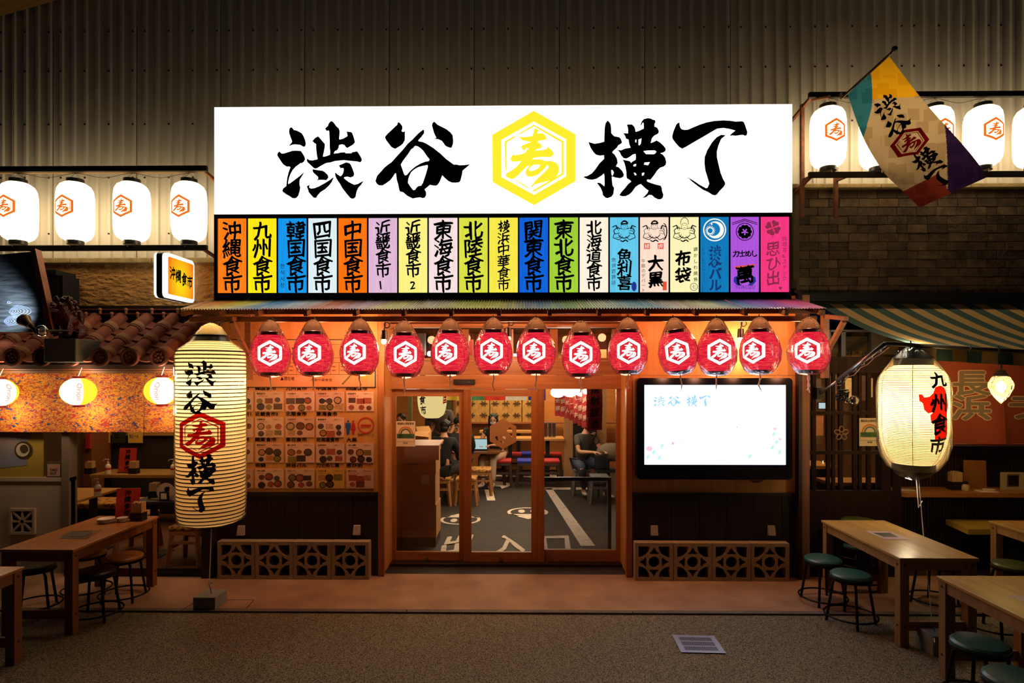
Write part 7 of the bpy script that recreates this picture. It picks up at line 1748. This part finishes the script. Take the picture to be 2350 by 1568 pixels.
# tables
M_pine = wood('hall_table', '#d09a58', '#ba8544', .4, 'x')
def htable(u0, u1, Yq, dy, z, label, legs):
    x0, x1 = PX(u0, Yq), PX(u1, Yq); t = thing('hall_table', ((x0 + x1) / 2, Yq, 0), label, 'table', 'tables in the hall'); MB().use(M_pine).box(x0, x1, Yq, Yq + dy, z - .04, z).build('tabletop', parent=t)
    for u in legs: x = PX(u, Yq); MB().use(M_blackm).box(x - .04, x + .04, Yq + dy / 2 - .04, Yq + dy / 2 + .04, .012, z - .04).build('leg', parent=t); MB().use(M_blackm).box(x - .2, x + .2, Yq + .05, Yq + dy - .05, 0, .012).build('foot_plate', parent=t)
htable(1085, 1295, 11.75, .5, PZ(1007, 0, 11.75), 'long pale table beyond the woman, holding menu racks', (1170, 1258))
htable(1100, 1236, 12.6, .4, PZ(990, 0, 12.6), 'farthest pale table under the bamboo mats', (1190,))
t = thing('laptop_table', PG(1108, 1118, 0), 'small square pedestal table carrying a laptop', 'table'); xq, yq = t.location.x, t.location.y
MB().use(wood('laptop_table_top', '#7a4a28', '#643a1e', .35, 'x')).box(xq - .38, xq + .33, yq - .35, yq + .12, .665, .70).build('tabletop', parent=t); MB().use(M_blackm).box(xq - .045, xq + .045, yq - .045, yq + .045, .012, .665).build('leg', parent=t); MB().use(M_blackm).box(xq - .2, xq + .2, yq - .2, yq + .2, 0, .012).build('foot_plate', parent=t)
xl_, yl_ = PX(1100, yq - .14), yq - .14
t = thing('laptop', (xl_, yl_, .70), 'open laptop with a bright pale screen on the pedestal table', 'laptop'); MB().use(mat('laptop_grey', '#3a3c44', .4, .5)).box(xl_ - .15, xl_ + .15, yl_ - .0, yl_ + .20, .70, .715).build('keyboard_base', parent=t)
MB().use(M_black).mesh([Vector((xl_ + a, yl_ + b, z)) for b0 in (0, .008) for a, b, z in ((-.16, -.02 + b0, .71), (.16, -.02 + b0, .71), (.16, -.07 + b0, .93), (-.16, -.07 + b0, .93))], [(0, 1, 2, 3), (7, 6, 5, 4), (0, 1, 5, 4), (1, 2, 6, 5), (2, 3, 7, 6), (3, 0, 4, 7)]).build('lid', parent=t)
MB().use(emis('laptop_screen', (.62, .88, .95), .85)).poly([Vector((xl_ + a, yl_ + b, z)) for a, b, z in ((-.145, -.0265, .73), (.145, -.0265, .73), (.145, -.0715, .918), (-.145, -.0715, .918))]).build('display', parent=t)
# blue and red seats
mb_blue, mb_red = mat('blue_seat', '#1c2ca8', .6), mat('red_seat', '#b01824', .6); M_dleg = wood('dark_stool_leg', '#4a3022', '#38241a', .6)
k = 0
for (u, Yq, mm, lb) in ((1092 + 60, 11.4, mb_red, 'red topped stool just behind the woman at the laptop'), (1177, 12.3, mb_red, 'red topped stool under the farther long table'), (1208, 11.4, mb_blue, 'blue topped stool at the long pale table'), (1262, 11.4, mb_red, 'red topped stool under the free end of the long table'), (1268, 12.3, mb_red, 'red topped stool farthest under the menu racks'), (1215, 12.4, mb_blue, 'blue topped stool farther back beneath the far table')):
    sq_stool((PX(u, Yq), Yq, 0), lb, .50, .18, mm, 'coloured stools in the hall', M_dleg)
p = PG(1068, 1163, 0); sq_stool((p.x + .0, p.y + .22, 0), 'floral topped wooden stool nearest the doors, seen across the door stiles', .44, .17, M_flor, 'floral stools in the hall')
p = PG(1110, 1120, 0); sq_stool((p.x - .03, 10.6, 0), 'floral topped wooden stool pushed to the laptop table', .46, .20, M_flor, 'floral stools in the hall')
p = PG(1022, 1168, 0); sq_stool((PX(1018, 9.9), 9.9, 0), 'floral stool mostly hidden behind the cardboard boxes', .40, .17, M_flor, 'floral stools in the hall')
# menu racks on the long table
for k, u in enumerate((1252, 1262, 1271)):
    yq2 = 12.0; x = PX(u, yq2); zt_ = PZ(1007, 0, 11.75); t = thing('menu_rack', (x, yq2, zt_), ['first silver menu holder on the long table by the door mullion', 'middle silver menu holder on the long table', 'outer silver menu holder on the long table'][k], 'holder', 'silver menu holders'); MB().use(mat('silver_rack', '#a09890', .3, .6)).box(x - .035, x + .035, yq2 - .03, yq2 + .03, zt_, zt_ + .30).build('frame', parent=t); MB().use(mat('dark_menu', '#3a2420', .6)).box(x - .03, x + .03, yq2 - .034, yq2 - .03, zt_ + .02, zt_ + .28).build('menus', parent=t)
# cardboard boxes with pink cloth
M_card = mat('cardboard', '#cc9458', .8, noise_amt=.08, nscale=3)
YB0 = 7.35
def carton(u0, u1, v0, v1, yy, dy, label, base=None):
    x0, x1 = PX(u0, yy), PX(u1, yy); X = (x0 + x1) / 2; za_, zb_2 = PZ(v1, X, yy), PZ(v0, X, yy)
    t = thing('cardboard_box', (X, yy, za_), label, 'box', 'cardboard boxes inside the door')
    MB().use(M_card).box(x0, x1, yy, yy + dy, za_, zb_2 - .002).build('box', parent=t); MB().use(mat('parcel_tape', '#8c6234', .4)).box(x0, x1, yy + dy / 2 - .03, yy + dy / 2 + .03, zb_2 - .002, zb_2 - .0005).build('tape', parent=t); return t, x0, x1, za_, zb_2
z_b = PZ(1234, -1.2, YB0)
t, *_ = carton(902, 1001, 1158, 1234, YB0, .42, 'lowest cardboard box of the stack inside the left glass door')
t, x0, x1, za_, zb_2 = carton(900, 999, 1088, 1158, YB0, .40, 'middle cardboard box with a white shipping label')
MB().use(M_ceram).box(PX(967, YB0), PX(985, YB0), YB0 - .002, YB0, PZ(1112, -1.2, YB0), PZ(1090, -1.2, YB0)).build('shipping_label', parent=t)
t, x0, x1, za_, zb_2 = carton(900, 1000, 1042, 1088, YB0, .42, 'upper cardboard box beneath the pink cloth')
MB().use(M_darkwood).box(PX(900, YB0), PX(1000, YB0), YB0, YB0 + .42, 0, z_b).build('pallet', parent=tag(thing('pallet', (PX(950, YB0), YB0, 0), 'dark pallet under the cardboard boxes', 'pallet')))
t = thing('pink_cloth', ((x0 + x1) / 2, YB0, zb_2), 'pink plastic cloth draped over the cardboard stack', 'cloth'); mb = MB().use(mat('pink_plastic', '#d8a49c', .45)); n = 16
for i in range(n):
    xa_, xb_ = x0 - .02 + (x1 - x0 + .06) * i / n, x0 - .02 + (x1 - x0 + .06) * (i + 1) / n; g = lambda x, s: Vector((x, YB0 - .012 - .012 * math.sin(13 * x) * s, zb_2 + .10 * (1 - s) + .005 - .12 * s + .04 * s * (x > x1 - .1)))
    mb.poly([g(xa_, 0), g(xb_, 0), g(xb_, 1), g(xa_, 1)]); mb.poly([Vector((xa_, YB0 - .012, zb_2 + .105)), Vector((xb_, YB0 - .012, zb_2 + .105)), Vector((xb_, YB0 + .5, zb_2 + .12)), Vector((xa_, YB0 + .5, zb_2 + .12))])
mb.build('sheet', parent=t, smooth='auto'); MB().use(M_card).box(x0, x1, YB0 + .0, YB0 + .48, zb_2, zb_2 + .10).build('top_box', parent=t)
p = P(968, 1003, 9.0); t = thing('open_carton', p, 'open topped cardboard carton behind the rainbow notice', 'box'); MB().use(M_card).box(p.x - .12, p.x + .1, 9.0, 9.3, p.z - .2, p.z + .06).build('box', parent=t)
mb = MB().use(M_card); mb.poly([(p.x - .12, 9.0, p.z + .06), (p.x + .1, 9.0, p.z + .06), (p.x + .13, 8.88, p.z + .01), (p.x - .1, 8.88, p.z + .03)]); mb.poly([(p.x - .12, 9.3, p.z + .06), (p.x + .1, 9.3, p.z + .06), (p.x + .05, 9.4, p.z + .13), (p.x - .16, 9.4, p.z + .12)]); mb.build('flap', parent=t)
t2 = thing('side_shelf', (p.x, 9.1, 0), 'pale side shelf carrying the open carton', 'shelf'); MB().use(M_pine).box(p.x - .3, p.x + .16, 8.95, 9.4, p.z - .24, p.z - .2).build('top', parent=t2)
for s in (-.26, .1): MB().use(M_pine).box(p.x + s, p.x + s + .04, 9.0, 9.35, 0, p.z - .24).build('leg', parent=t2)
# hanging cream lantern inside
c = P(992, 897, 9.6); R = .235; pr = prof_round(R, .44, .10, 3.2, .5); t = thing('cream_lantern', c, 'cream paper lantern hanging inside behind the left glass door', 'lantern')
MB().use(emis('inner_lantern_paper', '#ffe49a', 1.0)).lathe(pr, c=c, n=36, cap=False).build('paper_shade', parent=t, smooth=True)
MB().use(M_black).lathe([(.10, -.47), (.11, -.465), (.11, -.43), (.10, -.425)], c=c, n=20).build('end_cap', parent=t); MB().use(M_black).lathe([(.10, .425), (.11, .43), (.11, .465), (.10, .47)], c=c, n=20).build('end_cap', parent=t)
ink = MB().use(M_ink2)
for i, ch in enumerate('四国食市'): decal(ink, ch, onround(pr, face_angle(c, -22, 34), c, .004), -.07, .22 - .165 * i - .1, .13, .15, .03)
ink.build('lettering', parent=t); rd = MB().use(mat('lantern_red_ink2')); decal(rd, '国', onround(pr, face_angle(c, 30, 34), c, .004), -.08, -.2, .14, .2, .03); rd.build('map_print', parent=t)
MB().use(M_blackm).tube([c + Vector((0, 0, .46)), (c.x, c.y, 3.0)], .005, 6).build('cord', parent=t); point_light(c + Vector((0, -.5, -.1)), (1, .8, .5), 9, .2, par=t)
c = P(945, 897, 10.2); t = thing('round_lantern', c, 'small red and white paper lantern glimpsed inside above the notice', 'lantern'); MB().use(emis('white_paper_glow')).ell(c, (.10, .10, .07)).build('paper_shade', parent=t, smooth=True); MB().use(emis('red_glow', '#d8301c', 1)).ell(c + Vector((0, 0, -.035)), (.085, .085, .05)).build('red_base', parent=t, smooth=True)
MB().use(M_blackm).tube([c, (c.x, c.y, 3.0)], .004, 5).build('cord', parent=t)
# row of narrow red cloths with a bright lamp
n = 9; us_ = [1280, 1292, 1303, 1313, 1323, 1333, 1343, 1354, 1366]; Ys_ = [10.8 - .33 * k for k in range(n)]; lows = [955, 957, 961, 965, 972, 977, 981, 985, 988]
for k in range(n):
    yy = Ys_[k]; x = PX(us_[k], yy); w_ = .052 if k < 8 else .10; zl = PZ(lows[k], x, yy); t = thing('red_cloth_strip', (x, yy, zl), 'narrow red banner with white brush writing, %s' % ['shortest at the lamp end', 'second from the lamp end', 'third from the lamp end', 'fourth from the lamp end', 'middle of the nine', 'fourth from the longest', 'third from the longest', 'next to the longest', 'longest and broadest, by the monitor'][k], 'banner', 'row of narrow red banners inside')
    mb = MB().use(mat('red_banner', '#a02c24', .8)); g = lambda a, z, o=0: Vector((x + a, yy + .025 * math.sin(9 * z + k) + .5 * a - o, z))
    for j in range(8): z_a, z_b2 = 2.2 + (zl - 2.2) * j / 8, 2.2 + (zl - 2.2) * (j + 1) / 8; mb.poly([g(-w_, z_a), g(w_, z_a), g(w_ * 1.05, z_b2), g(-w_ * 1.05, z_b2)])
    mb.build('cloth', parent=t, smooth=True); ink = MB().use(M_wt if k < 8 else M_ink2); write(ink, ['焼酎地鶏', 'もつ鍋屋', 'らーめん', '生ビール', 'さしみ丼', '餃子唐揚', '炭火焼鳥', 'おでん鍋', '焼酎居酒'][k], lambda a, b: g(a, b, .008), -.045 if k < 8 else -.07, zl + .50, .09 if k < 8 else .13, bold=.02, pitch=.135 if k < 8 else .16); ink.build('lettering', parent=t)
MB().use(M_steel_dark).tube([(PX(us_[0], Ys_[0]), Ys_[0], 2.2), (PX(us_[8], Ys_[8]), Ys_[8], 2.2)], .012, 6).build('banner_rail', parent=bpy.data.objects['ceiling'])
for k in range(3):
    c = P(1280 + 28 * k, 901 - 2 * k, 9.9 - .5 * k); t = thing('bulb_lamp', c, ['bright bare lamp at the far end of the red banners', 'bright bare lamp over the middle red banners', 'bright bare lamp near the longest red banner'][k], 'lamp', 'bright lamps over the red banners'); MB().use(emis('bright_globe', (1, .93, .82), 8)).ell(c, (.12, .12, .085)).build('globe', parent=t, smooth=True); MB().use(M_blackm).tube([c + Vector((0, 0, .08)), (c.x, c.y, 3.0)], .006, 6).build('cord', parent=t)
    point_light(c + Vector((0, -.25, 0)), (1, .88, .7), 16, .15, par=t)
t = thing('hanging_monitor', P(1371, 915, 9.4), 'bright monitor behind the longest red banner', 'screen'); MB().use(M_black).box(PX(1358, 9.4), PX(1376, 9.4), 9.4, 9.46, PZ(936, 1.4, 9.4), PZ(880, 1.4, 9.4)).build('case', parent=t); MB().use(emis('monitor_white', (.8, .92, 1), 1.3)).box(PX(1360, 9.4), PX(1373, 9.4), 9.395, 9.4, PZ(933, 1.4, 9.4), PZ(883, 1.4, 9.4)).build('display', parent=t)
# black low barrier behind the fixed pane
yb_ = 7.0; x0, x1 = PX(1236, yb_), PX(1403, yb_); t = thing('black_barrier', ((x0 + x1) / 2, yb_, 0), 'low black framed barrier standing behind the fixed glass pane', 'barrier'); zt_ = PZ(1096, .6, yb_)
for a in ((x0, x1, zt_ - .04, zt_), (x0, x1, .01, .05), (x1 - .04, x1, .05, zt_ - .04), (x0, x0 + .04, .05, zt_ - .04)): MB().use(mat('barrier_black', '#0c0a0c', .25)).box(a[0], a[1], yb_, yb_ + .03, a[2], a[3]).build('frame_bar', parent=t)
MB().use(glass('barrier_pane', '#d8d8dc', .06)).box(x0 + .04, x1 - .04, yb_ + .012, yb_ + .016, .05, zt_ - .04).build('pane', parent=t)
MB().use(mat('dark_board', '#0e0c0c', .7)).box(PX(1315, 11.6), PX(1370, 11.6), 11.6, 11.62, 0.3, PZ(965, 1.4, 11.6)).build('blackboard', parent=bpy.data.objects['wall_interior'])
MB().use(mat('tan_partition', '#b88858', .7)).box(PX(1294, 11.9), PX(1392, 11.9), 11.9, 11.95, 0, 2.8).build('partition', parent=bpy.data.objects['wall_interior'])

# ================================================================ PEOPLE
M_skin = mat('skin', '#c08a68', .55); M_hair = mat('dark_hair', '#0e0a09', .45); M_mask = mat('face_mask', '#b8bcc0', .7)
def hand(nodes, edges, radii, wrist_i, d, up, s=1.0, curl=.5):
    """palm, four fingers and a thumb grown from the wrist"""
    w = nodes[wrist_i]; d = Vector(d).normalized(); up = Vector(up); side = d.cross(up).normalized(); up = side.cross(d).normalized()
    p = len(nodes); nodes.append(w + d * .045 * s); edges.append((wrist_i, p)); radii.append((.03 * s, .016 * s))
    for k, L_ in enumerate((.066, .074, .069, .054)):
        b = len(nodes); o = side * (.03 - .02 * k) * s
        nodes += [w + d * .085 * s + o, w + d * (.085 + L_ * .5) * s + o - up * .012 * s * (1 + curl), w + d * (.085 + L_ * .8) * s + o - up * (.02 + .03 * curl) * s]
        edges += [(p, b), (b, b + 1), (b + 1, b + 2)]; radii += [.0095 * s, .0085 * s, .007 * s]
    b = len(nodes); nodes += [w + d * .035 * s + side * .035 * s - up * .01 * s, w + d * .07 * s + side * .048 * s - up * .03 * s]; edges += [(p, b), (b, b + 1)]; radii += [.011 * s, .009 * s]
def person(loc, label, J, top_m, pant_m, hair='short', rot=0.0, shoe_m=None, mask=None, cap=None, sleeve=.5, sc=1.0, hold=None, long_pants=True, cat='person'):
    t = thing('person', loc, label, cat); Rm = Matrix.Rotation(rot, 3, 'Z'); W = lambda p: Rm @ (Vector(p) * sc) + Vector(loc)
    N_ = {k: W(v) for k, v in J.items()}
    nodes = [N_['pelvis'], N_['waist'], N_['chest'], N_['neck']]; head = N_['head']; edges = [(0, 1), (1, 2), (2, 3)]; radii = [(.125, .11), (.12, .09), (.135, .10), .05]
    nodes.append((N_['neck'] + head) / 2); edges.append((3, 4)); radii.append(.055)
    for s in 'lr':
        b = len(nodes); nodes += [N_['sh' + s], N_['el' + s], (N_['el' + s] + N_['wr' + s]) / 2, N_['wr' + s]]; edges += [(2, b), (b, b + 1), (b + 1, b + 2), (b + 2, b + 3)]; radii += [.055, .04, .036, .024]
        hand(nodes, edges, radii, b + 3, N_['wr' + s] - N_['el' + s], Rm @ Vector((0, 0, 1)), 1.0)
        b = len(nodes); nodes += [N_['hip' + s], N_['kn' + s], (N_['kn' + s] * .55 + N_['an' + s] * .45), N_['an' + s]]; edges += [(0, b), (b, b + 1), (b + 1, b + 2), (b + 2, b + 3)]; radii += [.088, .058, .052, .036]
        b2 = len(nodes); nodes.append(N_['an' + s] + (N_['toe' + s] - N_['an' + s]) * .8); edges.append((b + 3, b2)); radii.append(.03)
    skin('body', nodes, edges, radii, M_skin, t, 1)
    # clothes follow the limbs
    nd = [N_['pelvis'] + (N_['waist'] - N_['pelvis']) * .1, N_['waist'], N_['chest'], N_['neck'] - (N_['neck'] - N_['chest']) * .25]; ed = [(0, 1), (1, 2), (2, 3)]; rd_ = [(.15, .135), (.14, .115), (.16, .12), .075]
    for s in 'lr':
        b = len(nd); e = N_['sh' + s] + (N_['el' + s] - N_['sh' + s]) * min(1, sleeve * 1.6); nd += [N_['sh' + s], e]; ed += [(2, b), (b, b + 1)]; rd_ += [.07, .06]
        if sleeve > .7: nd.append(N_['wr' + s] * .9 + N_['el' + s] * .1); ed.append((b + 1, b + 2)); rd_.append(.042)
    skin('shirt', nd, ed, rd_, top_m, t, 1)
    nd = [N_['pelvis'] + Vector((0, 0, .03))]; ed = []; rd_ = [(.145, .125)]
    for s in 'lr':
        b = len(nd); k2 = N_['kn' + s]; a2 = N_['an' + s] if long_pants else k2 * .7 + N_['an' + s] * .3; nd += [N_['hip' + s], k2, a2 + Vector((0, 0, .03))]; ed += [(0, b), (b, b + 1), (b + 1, b + 2)]; rd_ += [.105, .078, .062]
    skin('trousers', nd, ed, rd_, pant_m, t, 1)
    for s in 'lr':
        a_, to = N_['an' + s], N_['toe' + s]; d = (to - a_); d.z = 0; d.normalize(); g0 = min(a_.z, to.z) - .045
        mb = MB().use(shoe_m or M_ceram); q = Vector((-d.y, d.x, 0))
        mb.ell(Vector((a_.x, a_.y, 0)) + d * .075 + Vector((0, 0, g0 + .035)), (.045, .13, .035), 12, 7, Matrix((( q.x, d.x, 0), (q.y, d.y, 0), (0, 0, 1)))); mb.ell(Vector((a_.x, a_.y, g0 + .06)), (.042, .05, .045), 10, 6)
        mb.build('shoe', parent=t, smooth=True)
    # head with face, ears and hair
    fwd = (Rm @ Vector(J['look'])).normalized(); rt_ = fwd.cross(Vector((0, 0, 1))).normalized(); up = rt_.cross(fwd).normalized(); HM = Matrix((rt_, fwd, up)).transposed()
    H_ = lambda x, y, z: head + HM @ Vector((x, y, z))
    mb = MB().use(M_skin); mb.ell(head, (.074, .092, .108), 18, 12, HM); mb.ell(H_(0, .035, -.06), (.052, .055, .05), 14, 8, HM); mb.ell(H_(0, .095, -.012), (.012, .016, .022), 8, 6, HM)
    for s in (-1, 1): mb.ell(H_(s * .075, .0, -.01), (.010, .02, .03), 8, 6, HM)
    ho = mb.build('head', parent=t, smooth=True)
    mb = MB().use(M_black)
    for s in (-1, 1): mb.ell(H_(s * .03, .083, .008), (.011, .006, .006), 8, 5, HM); mb.beam(H_(s * .016, .088, .03), H_(s * .046, .078, .03), .006)
    mb.build('eyes', parent=ho)
    if mask: MB().use(mask).ell(H_(0, .045, -.045), (.062, .062, .045), 14, 9, HM).build('face_mask', parent=t, smooth=True)
    else: MB().use(mat('lips', '#8a4a40', .6)).ell(H_(0, .088, -.052), (.022, .008, .006), 8, 5, HM).build('mouth', parent=ho)
    mb = MB().use(M_hair); mb.ell(H_(0, -.018, .028), (.086, .095, .095), 18, 11, HM); mb.ell(H_(0, -.045, -.03), (.072, .062, .07), 14, 9, HM)
    for k in range(14): a = 2 * PI * k / 14; mb.ell(H_(.066 * math.cos(a), -.02 + .07 * math.sin(a), .05 + .02 * math.sin(3 * a)), (.03, .03, .03), 8, 5, HM)
    if hair == 'long':
        for s in (-1, 0, 1): mb.ell(H_(s * .05, -.06, -.10), (.045, .045, .16), 12, 8, HM)
        mb.ell(H_(-.075, .02, -.06), (.025, .035, .13), 10, 7, HM); mb.ell(H_(.075, .02, -.06), (.025, .035, .13), 10, 7, HM)
    mb.build('hair', parent=t, smooth=True)
    if cap:
        mb = MB().use(cap); mb.ell(H_(0, -.01, .05), (.094, .105, .078), 18, 10, HM); mb.ell(H_(0, .12, .035), (.06, .07, .008), 14, 6, HM); mb.build('cap', parent=t, smooth=True); MB().use(M_ceram).ell(H_(.045, .085, .07), (.016, .01, .016), 8, 5, HM).build('badge', parent=t)
    return t
def seated(seat=.46, lean=.06, spread=.12, arm='table', h=1.0):
    z = seat + .09
    J = dict(pelvis=(0, 0, z), waist=(0, lean * .4, z + .20), chest=(0, lean, z + .40), neck=(0, lean + .02, z + .56), head=(0, lean + .06, z + .69), look=(0, 1, -.25))
    for s, k in ((-1, 'l'), (1, 'r')):
        J['sh' + k] = (s * .185, lean, z + .47); J['hip' + k] = (s * .09, .02, z - .01); J['kn' + k] = (s * (spread + .06), .43, z + .0); J['an' + k] = (s * (spread + .04), .40, .075); J['toe' + k] = (s * (spread + .05), .56, .05)
        J['el' + k] = (s * .25, lean + .12, z + .23); J['wr' + k] = (s * .12, lean + .34, z + .24)
    return J
# man reading his phone at the side
M_grey = mat('grey_green_shirt', '#4a463c', .8); M_jean = mat('blue_jeans', '#2c3450', .8, noise_amt=.3, nscale=12)
J = seated(.47, .10, .14); J['look'] = (.15, 1, -.55)
Ym = 10.55; x = PX(1335, Ym)
J['knr'] = (.30, .36, .56); J['anr'] = (.12, .20, .12); J['toer'] = (.2, .34, .09); J['knl'] = (-.20, .42, .55); J['anl'] = (-.17, .42, .075); J['toel'] = (-.19, .58, .05)
pm = person((x, Ym, 0), 'seated man in grey green shirt and jeans looking at his phone, below the red banners', J, M_grey, M_jean, rot=-2.55, mask=M_black, sleeve=.42)
ph = Matrix.Rotation(-2.55, 3, 'Z') @ Vector((0, .52, .80)) + Vector((x, Ym, 0)); t = thing('phone', ph, 'small phone held in both hands by the seated man', 'phone'); MB().use(M_black).box(ph.x - .04, ph.x + .04, ph.y - .035, ph.y + .035, ph.z, ph.z + .01, bev=.003).build('body', parent=t)
sq_stool((x, Ym + .03, 0), 'grey topped stool the phone reading man sits on', .46, .15, mat('grey_seat', '#5a5a60', .6), 'grey stools in the hall', mat('grey_leg', '#6a6460', .6))
s0 = sq_stool((PX(1375, 9.9), 9.9, 0), 'empty grey stool beyond the black barrier', .46, .15, mat('grey_seat'), 'grey stools in the hall', mat('grey_leg'))
# backpack and coat on a seat at the side
c = P(1392, 1038, 10.3); t = thing('backpack', (c.x, c.y, .45), 'dark blue and khaki backpack and coat heaped at the hall edge', 'bag'); mb = MB().use(mat('khaki_bag', '#6a5a44', .8)); mb.ell(c + Vector((.08, 0, .0)), (.26, .16, .16)); mb.build('coat', parent=t, smooth=True)
MB().use(mat('navy_bag', '#141828', .7)).box(c.x - .2, c.x + .04, c.y - .12, c.y + .1, c.z - .28, c.z - .02, bev=.04).build('bag_body', parent=t, smooth='auto')
t = thing('side_stand', (c.x + .1, c.y, 0), 'dark stand under the backpack at the hall edge', 'stand'); MB().use(M_blackm).box(c.x - .18, c.x + .35, c.y - .1, c.y + .2, c.z - .34, c.z - .285).build('top', parent=t)
for dx in (-.15, .28): MB().use(M_blackm).box(c.x + dx, c.x + dx + .03, c.y, c.y + .03, 0, c.z - .34).build('leg', parent=t)
# woman at the laptop
J = seated(.47, .10, .06); J['look'] = (-.35, 1, -.35); Yw = 11.55; x = PX(1140, Yw)
M_patt = mat('dark_patterned_top', '#17141c', .8, col2='#b8b0a8', nscale=60, tex='voronoi', contrast=(.1, .14)); 
person((x, Yw, 0), 'woman with long dark hair and pale trousers working at the laptop', J, M_patt, mat('cream_trousers', '#cdb090', .8), hair='long', rot=2.75, mask=M_mask, sleeve=.25)
sq_stool((x, Yw + .03, 0), 'stool under the woman at the laptop', .46, .15, mb_red, 'coloured stools in the hall', M_dleg)
# two diners near the cartons
J = seated(.47, .06, .10); J['look'] = (-.1, 1, -.2)
Y1 = 9.75; person((PX(1014, Y1), Y1, 0), 'diner in black seen from behind near the hanging cream lantern', J, mat('black_shirt', '#121216', .8), mat('dark_trousers', '#15151c', .8), rot=-.35, sleeve=1.0, shoe_m=M_black); sq_stool((PX(1014, Y1), Y1, 0), 'stool under the diner in black', .46, .15, M_flor, 'floral stools in the hall')
J = seated(.47, .10, .10); J['look'] = (-.8, .5, -.45); Y1 = 10.4; person((PX(1058, Y1), Y1, 0), 'diner in a black cap and grey mask leaning over the table', J, mat('black_shirt'), mat('dark_trousers'), rot=.25, mask=M_mask, cap=mat('black_cap', '#101012', .7), sleeve=1.0, shoe_m=M_black); sq_stool((PX(1058, Y1), Y1, 0), 'stool under the diner in the black cap', .46, .15, M_flor, 'floral stools in the hall')
# standing waiter and a farther head
def standing():
    J = dict(pelvis=(0, 0, .95), waist=(0, .02, 1.12), chest=(0, .04, 1.32), neck=(0, .04, 1.47), head=(0, .07, 1.60), look=(0, 1, -.2))
    for s, k in ((-1, 'l'), (1, 'r')): J.update({'sh' + k: (s * .19, .03, 1.39), 'el' + k: (s * .25, .0, 1.12), 'wr' + k: (s * .22, .14, .93), 'hip' + k: (s * .09, 0, .92), 'kn' + k: (s * .10, .03, .50), 'an' + k: (s * .11, 0, .075), 'toe' + k: (s * .12, .16, .05)})
    return J
Y1 = 11.4; person((PX(1017, Y1), Y1, 0), 'standing person in a brown grey shirt half hidden behind the inside lantern', standing(), mat('brown_grey_shirt', '#5c4c4c', .8), mat('dark_trousers'), rot=2.6, sleeve=.5, shoe_m=M_black, mask=M_mask)
J = seated(.50, .05, .1); Y1 = 11.0; person((PX(925, Y1), Y1, 0), 'dark haired person seen above the rainbow notice', {**J, 'head': (0, .1, 1.28), 'neck': (0, .08, 1.15), 'chest': (0, .06, .99)}, mat('white_shirt', '#b8b0a8', .8), mat('dark_trousers'), rot=2.9, sleeve=.5, shoe_m=M_black); sq_stool((PX(925, Y1), Y1, 0), 'stool under the person above the notice', .49, .15, M_flor, 'floral stools in the hall')
# small table for the diners
p = Vector((PX(1040, 10.7), 10.75, 0)); p.y += .35; t = thing('diner_table', p, 'small dark table between the two diners and the waiter', 'table'); MB().use(M_darkwood).box(p.x - .4, p.x + .35, p.y - .22, p.y + .3, .67, .70).build('tabletop', parent=t); MB().use(M_blackm).box(p.x - .04, p.x + .04, p.y - .04, p.y + .04, .0, .67).build('leg', parent=t)
# things seen through the transom
for k, (u0, u1, Yq, c, lb) in enumerate(((955, 975, 8.6, '#c8c8cc', 'pale ceiling pipe seen through the transom'), (1076, 1085, 8.4, '#b02a1c', 'red lantern end seen through the transom'))):
    t = thing('ceiling_fitting', P((u0 + u1) / 2, 790, Yq), lb, 'fitting'); MB().use(mat('fit_' + c, c, .5)).box(PX(u0, Yq), PX(u1, Yq), Yq, Yq + .1, PZ(815, 0, Yq), PZ(765, 0, Yq)).build('body', parent=t)
c = P(986, 812, 8.2); t = thing('bulb_lamp', c, 'bright ceiling bulb seen through the transom between two red lanterns', 'lamp'); MB().use(emis('bright_globe')).ell(c, .035).build('globe', parent=t, smooth=True); MB().use(M_blackm).tube([c, (c.x, c.y, 3.0)], .004, 5).build('cord', parent=t)
x0 = PX(1175, 8.8); t = thing('tube_light', (x0, 8.8, 2.38), 'white tube light seen through the transom', 'lamp'); MB().use(emis('tube_white', (1, .95, .9), 3)).tube([(x0 - .1, 8.8, PZ(815, 0, 8.8)), (x0 + .2, 8.8, PZ(815, 0, 8.8))], .02, 8).build('tube', parent=t)
MB().use(M_blackm).tube([(x0, 8.8, PZ(815, 0, 8.8)), (x0, 8.8, 3.0)], .006, 5).build('cord', parent=t)
for o in list(bpy.data.objects):
    if o.type == 'MESH' and o.parent is None and 'label' not in o and 'kind' not in o: print('STRAY', o.name)
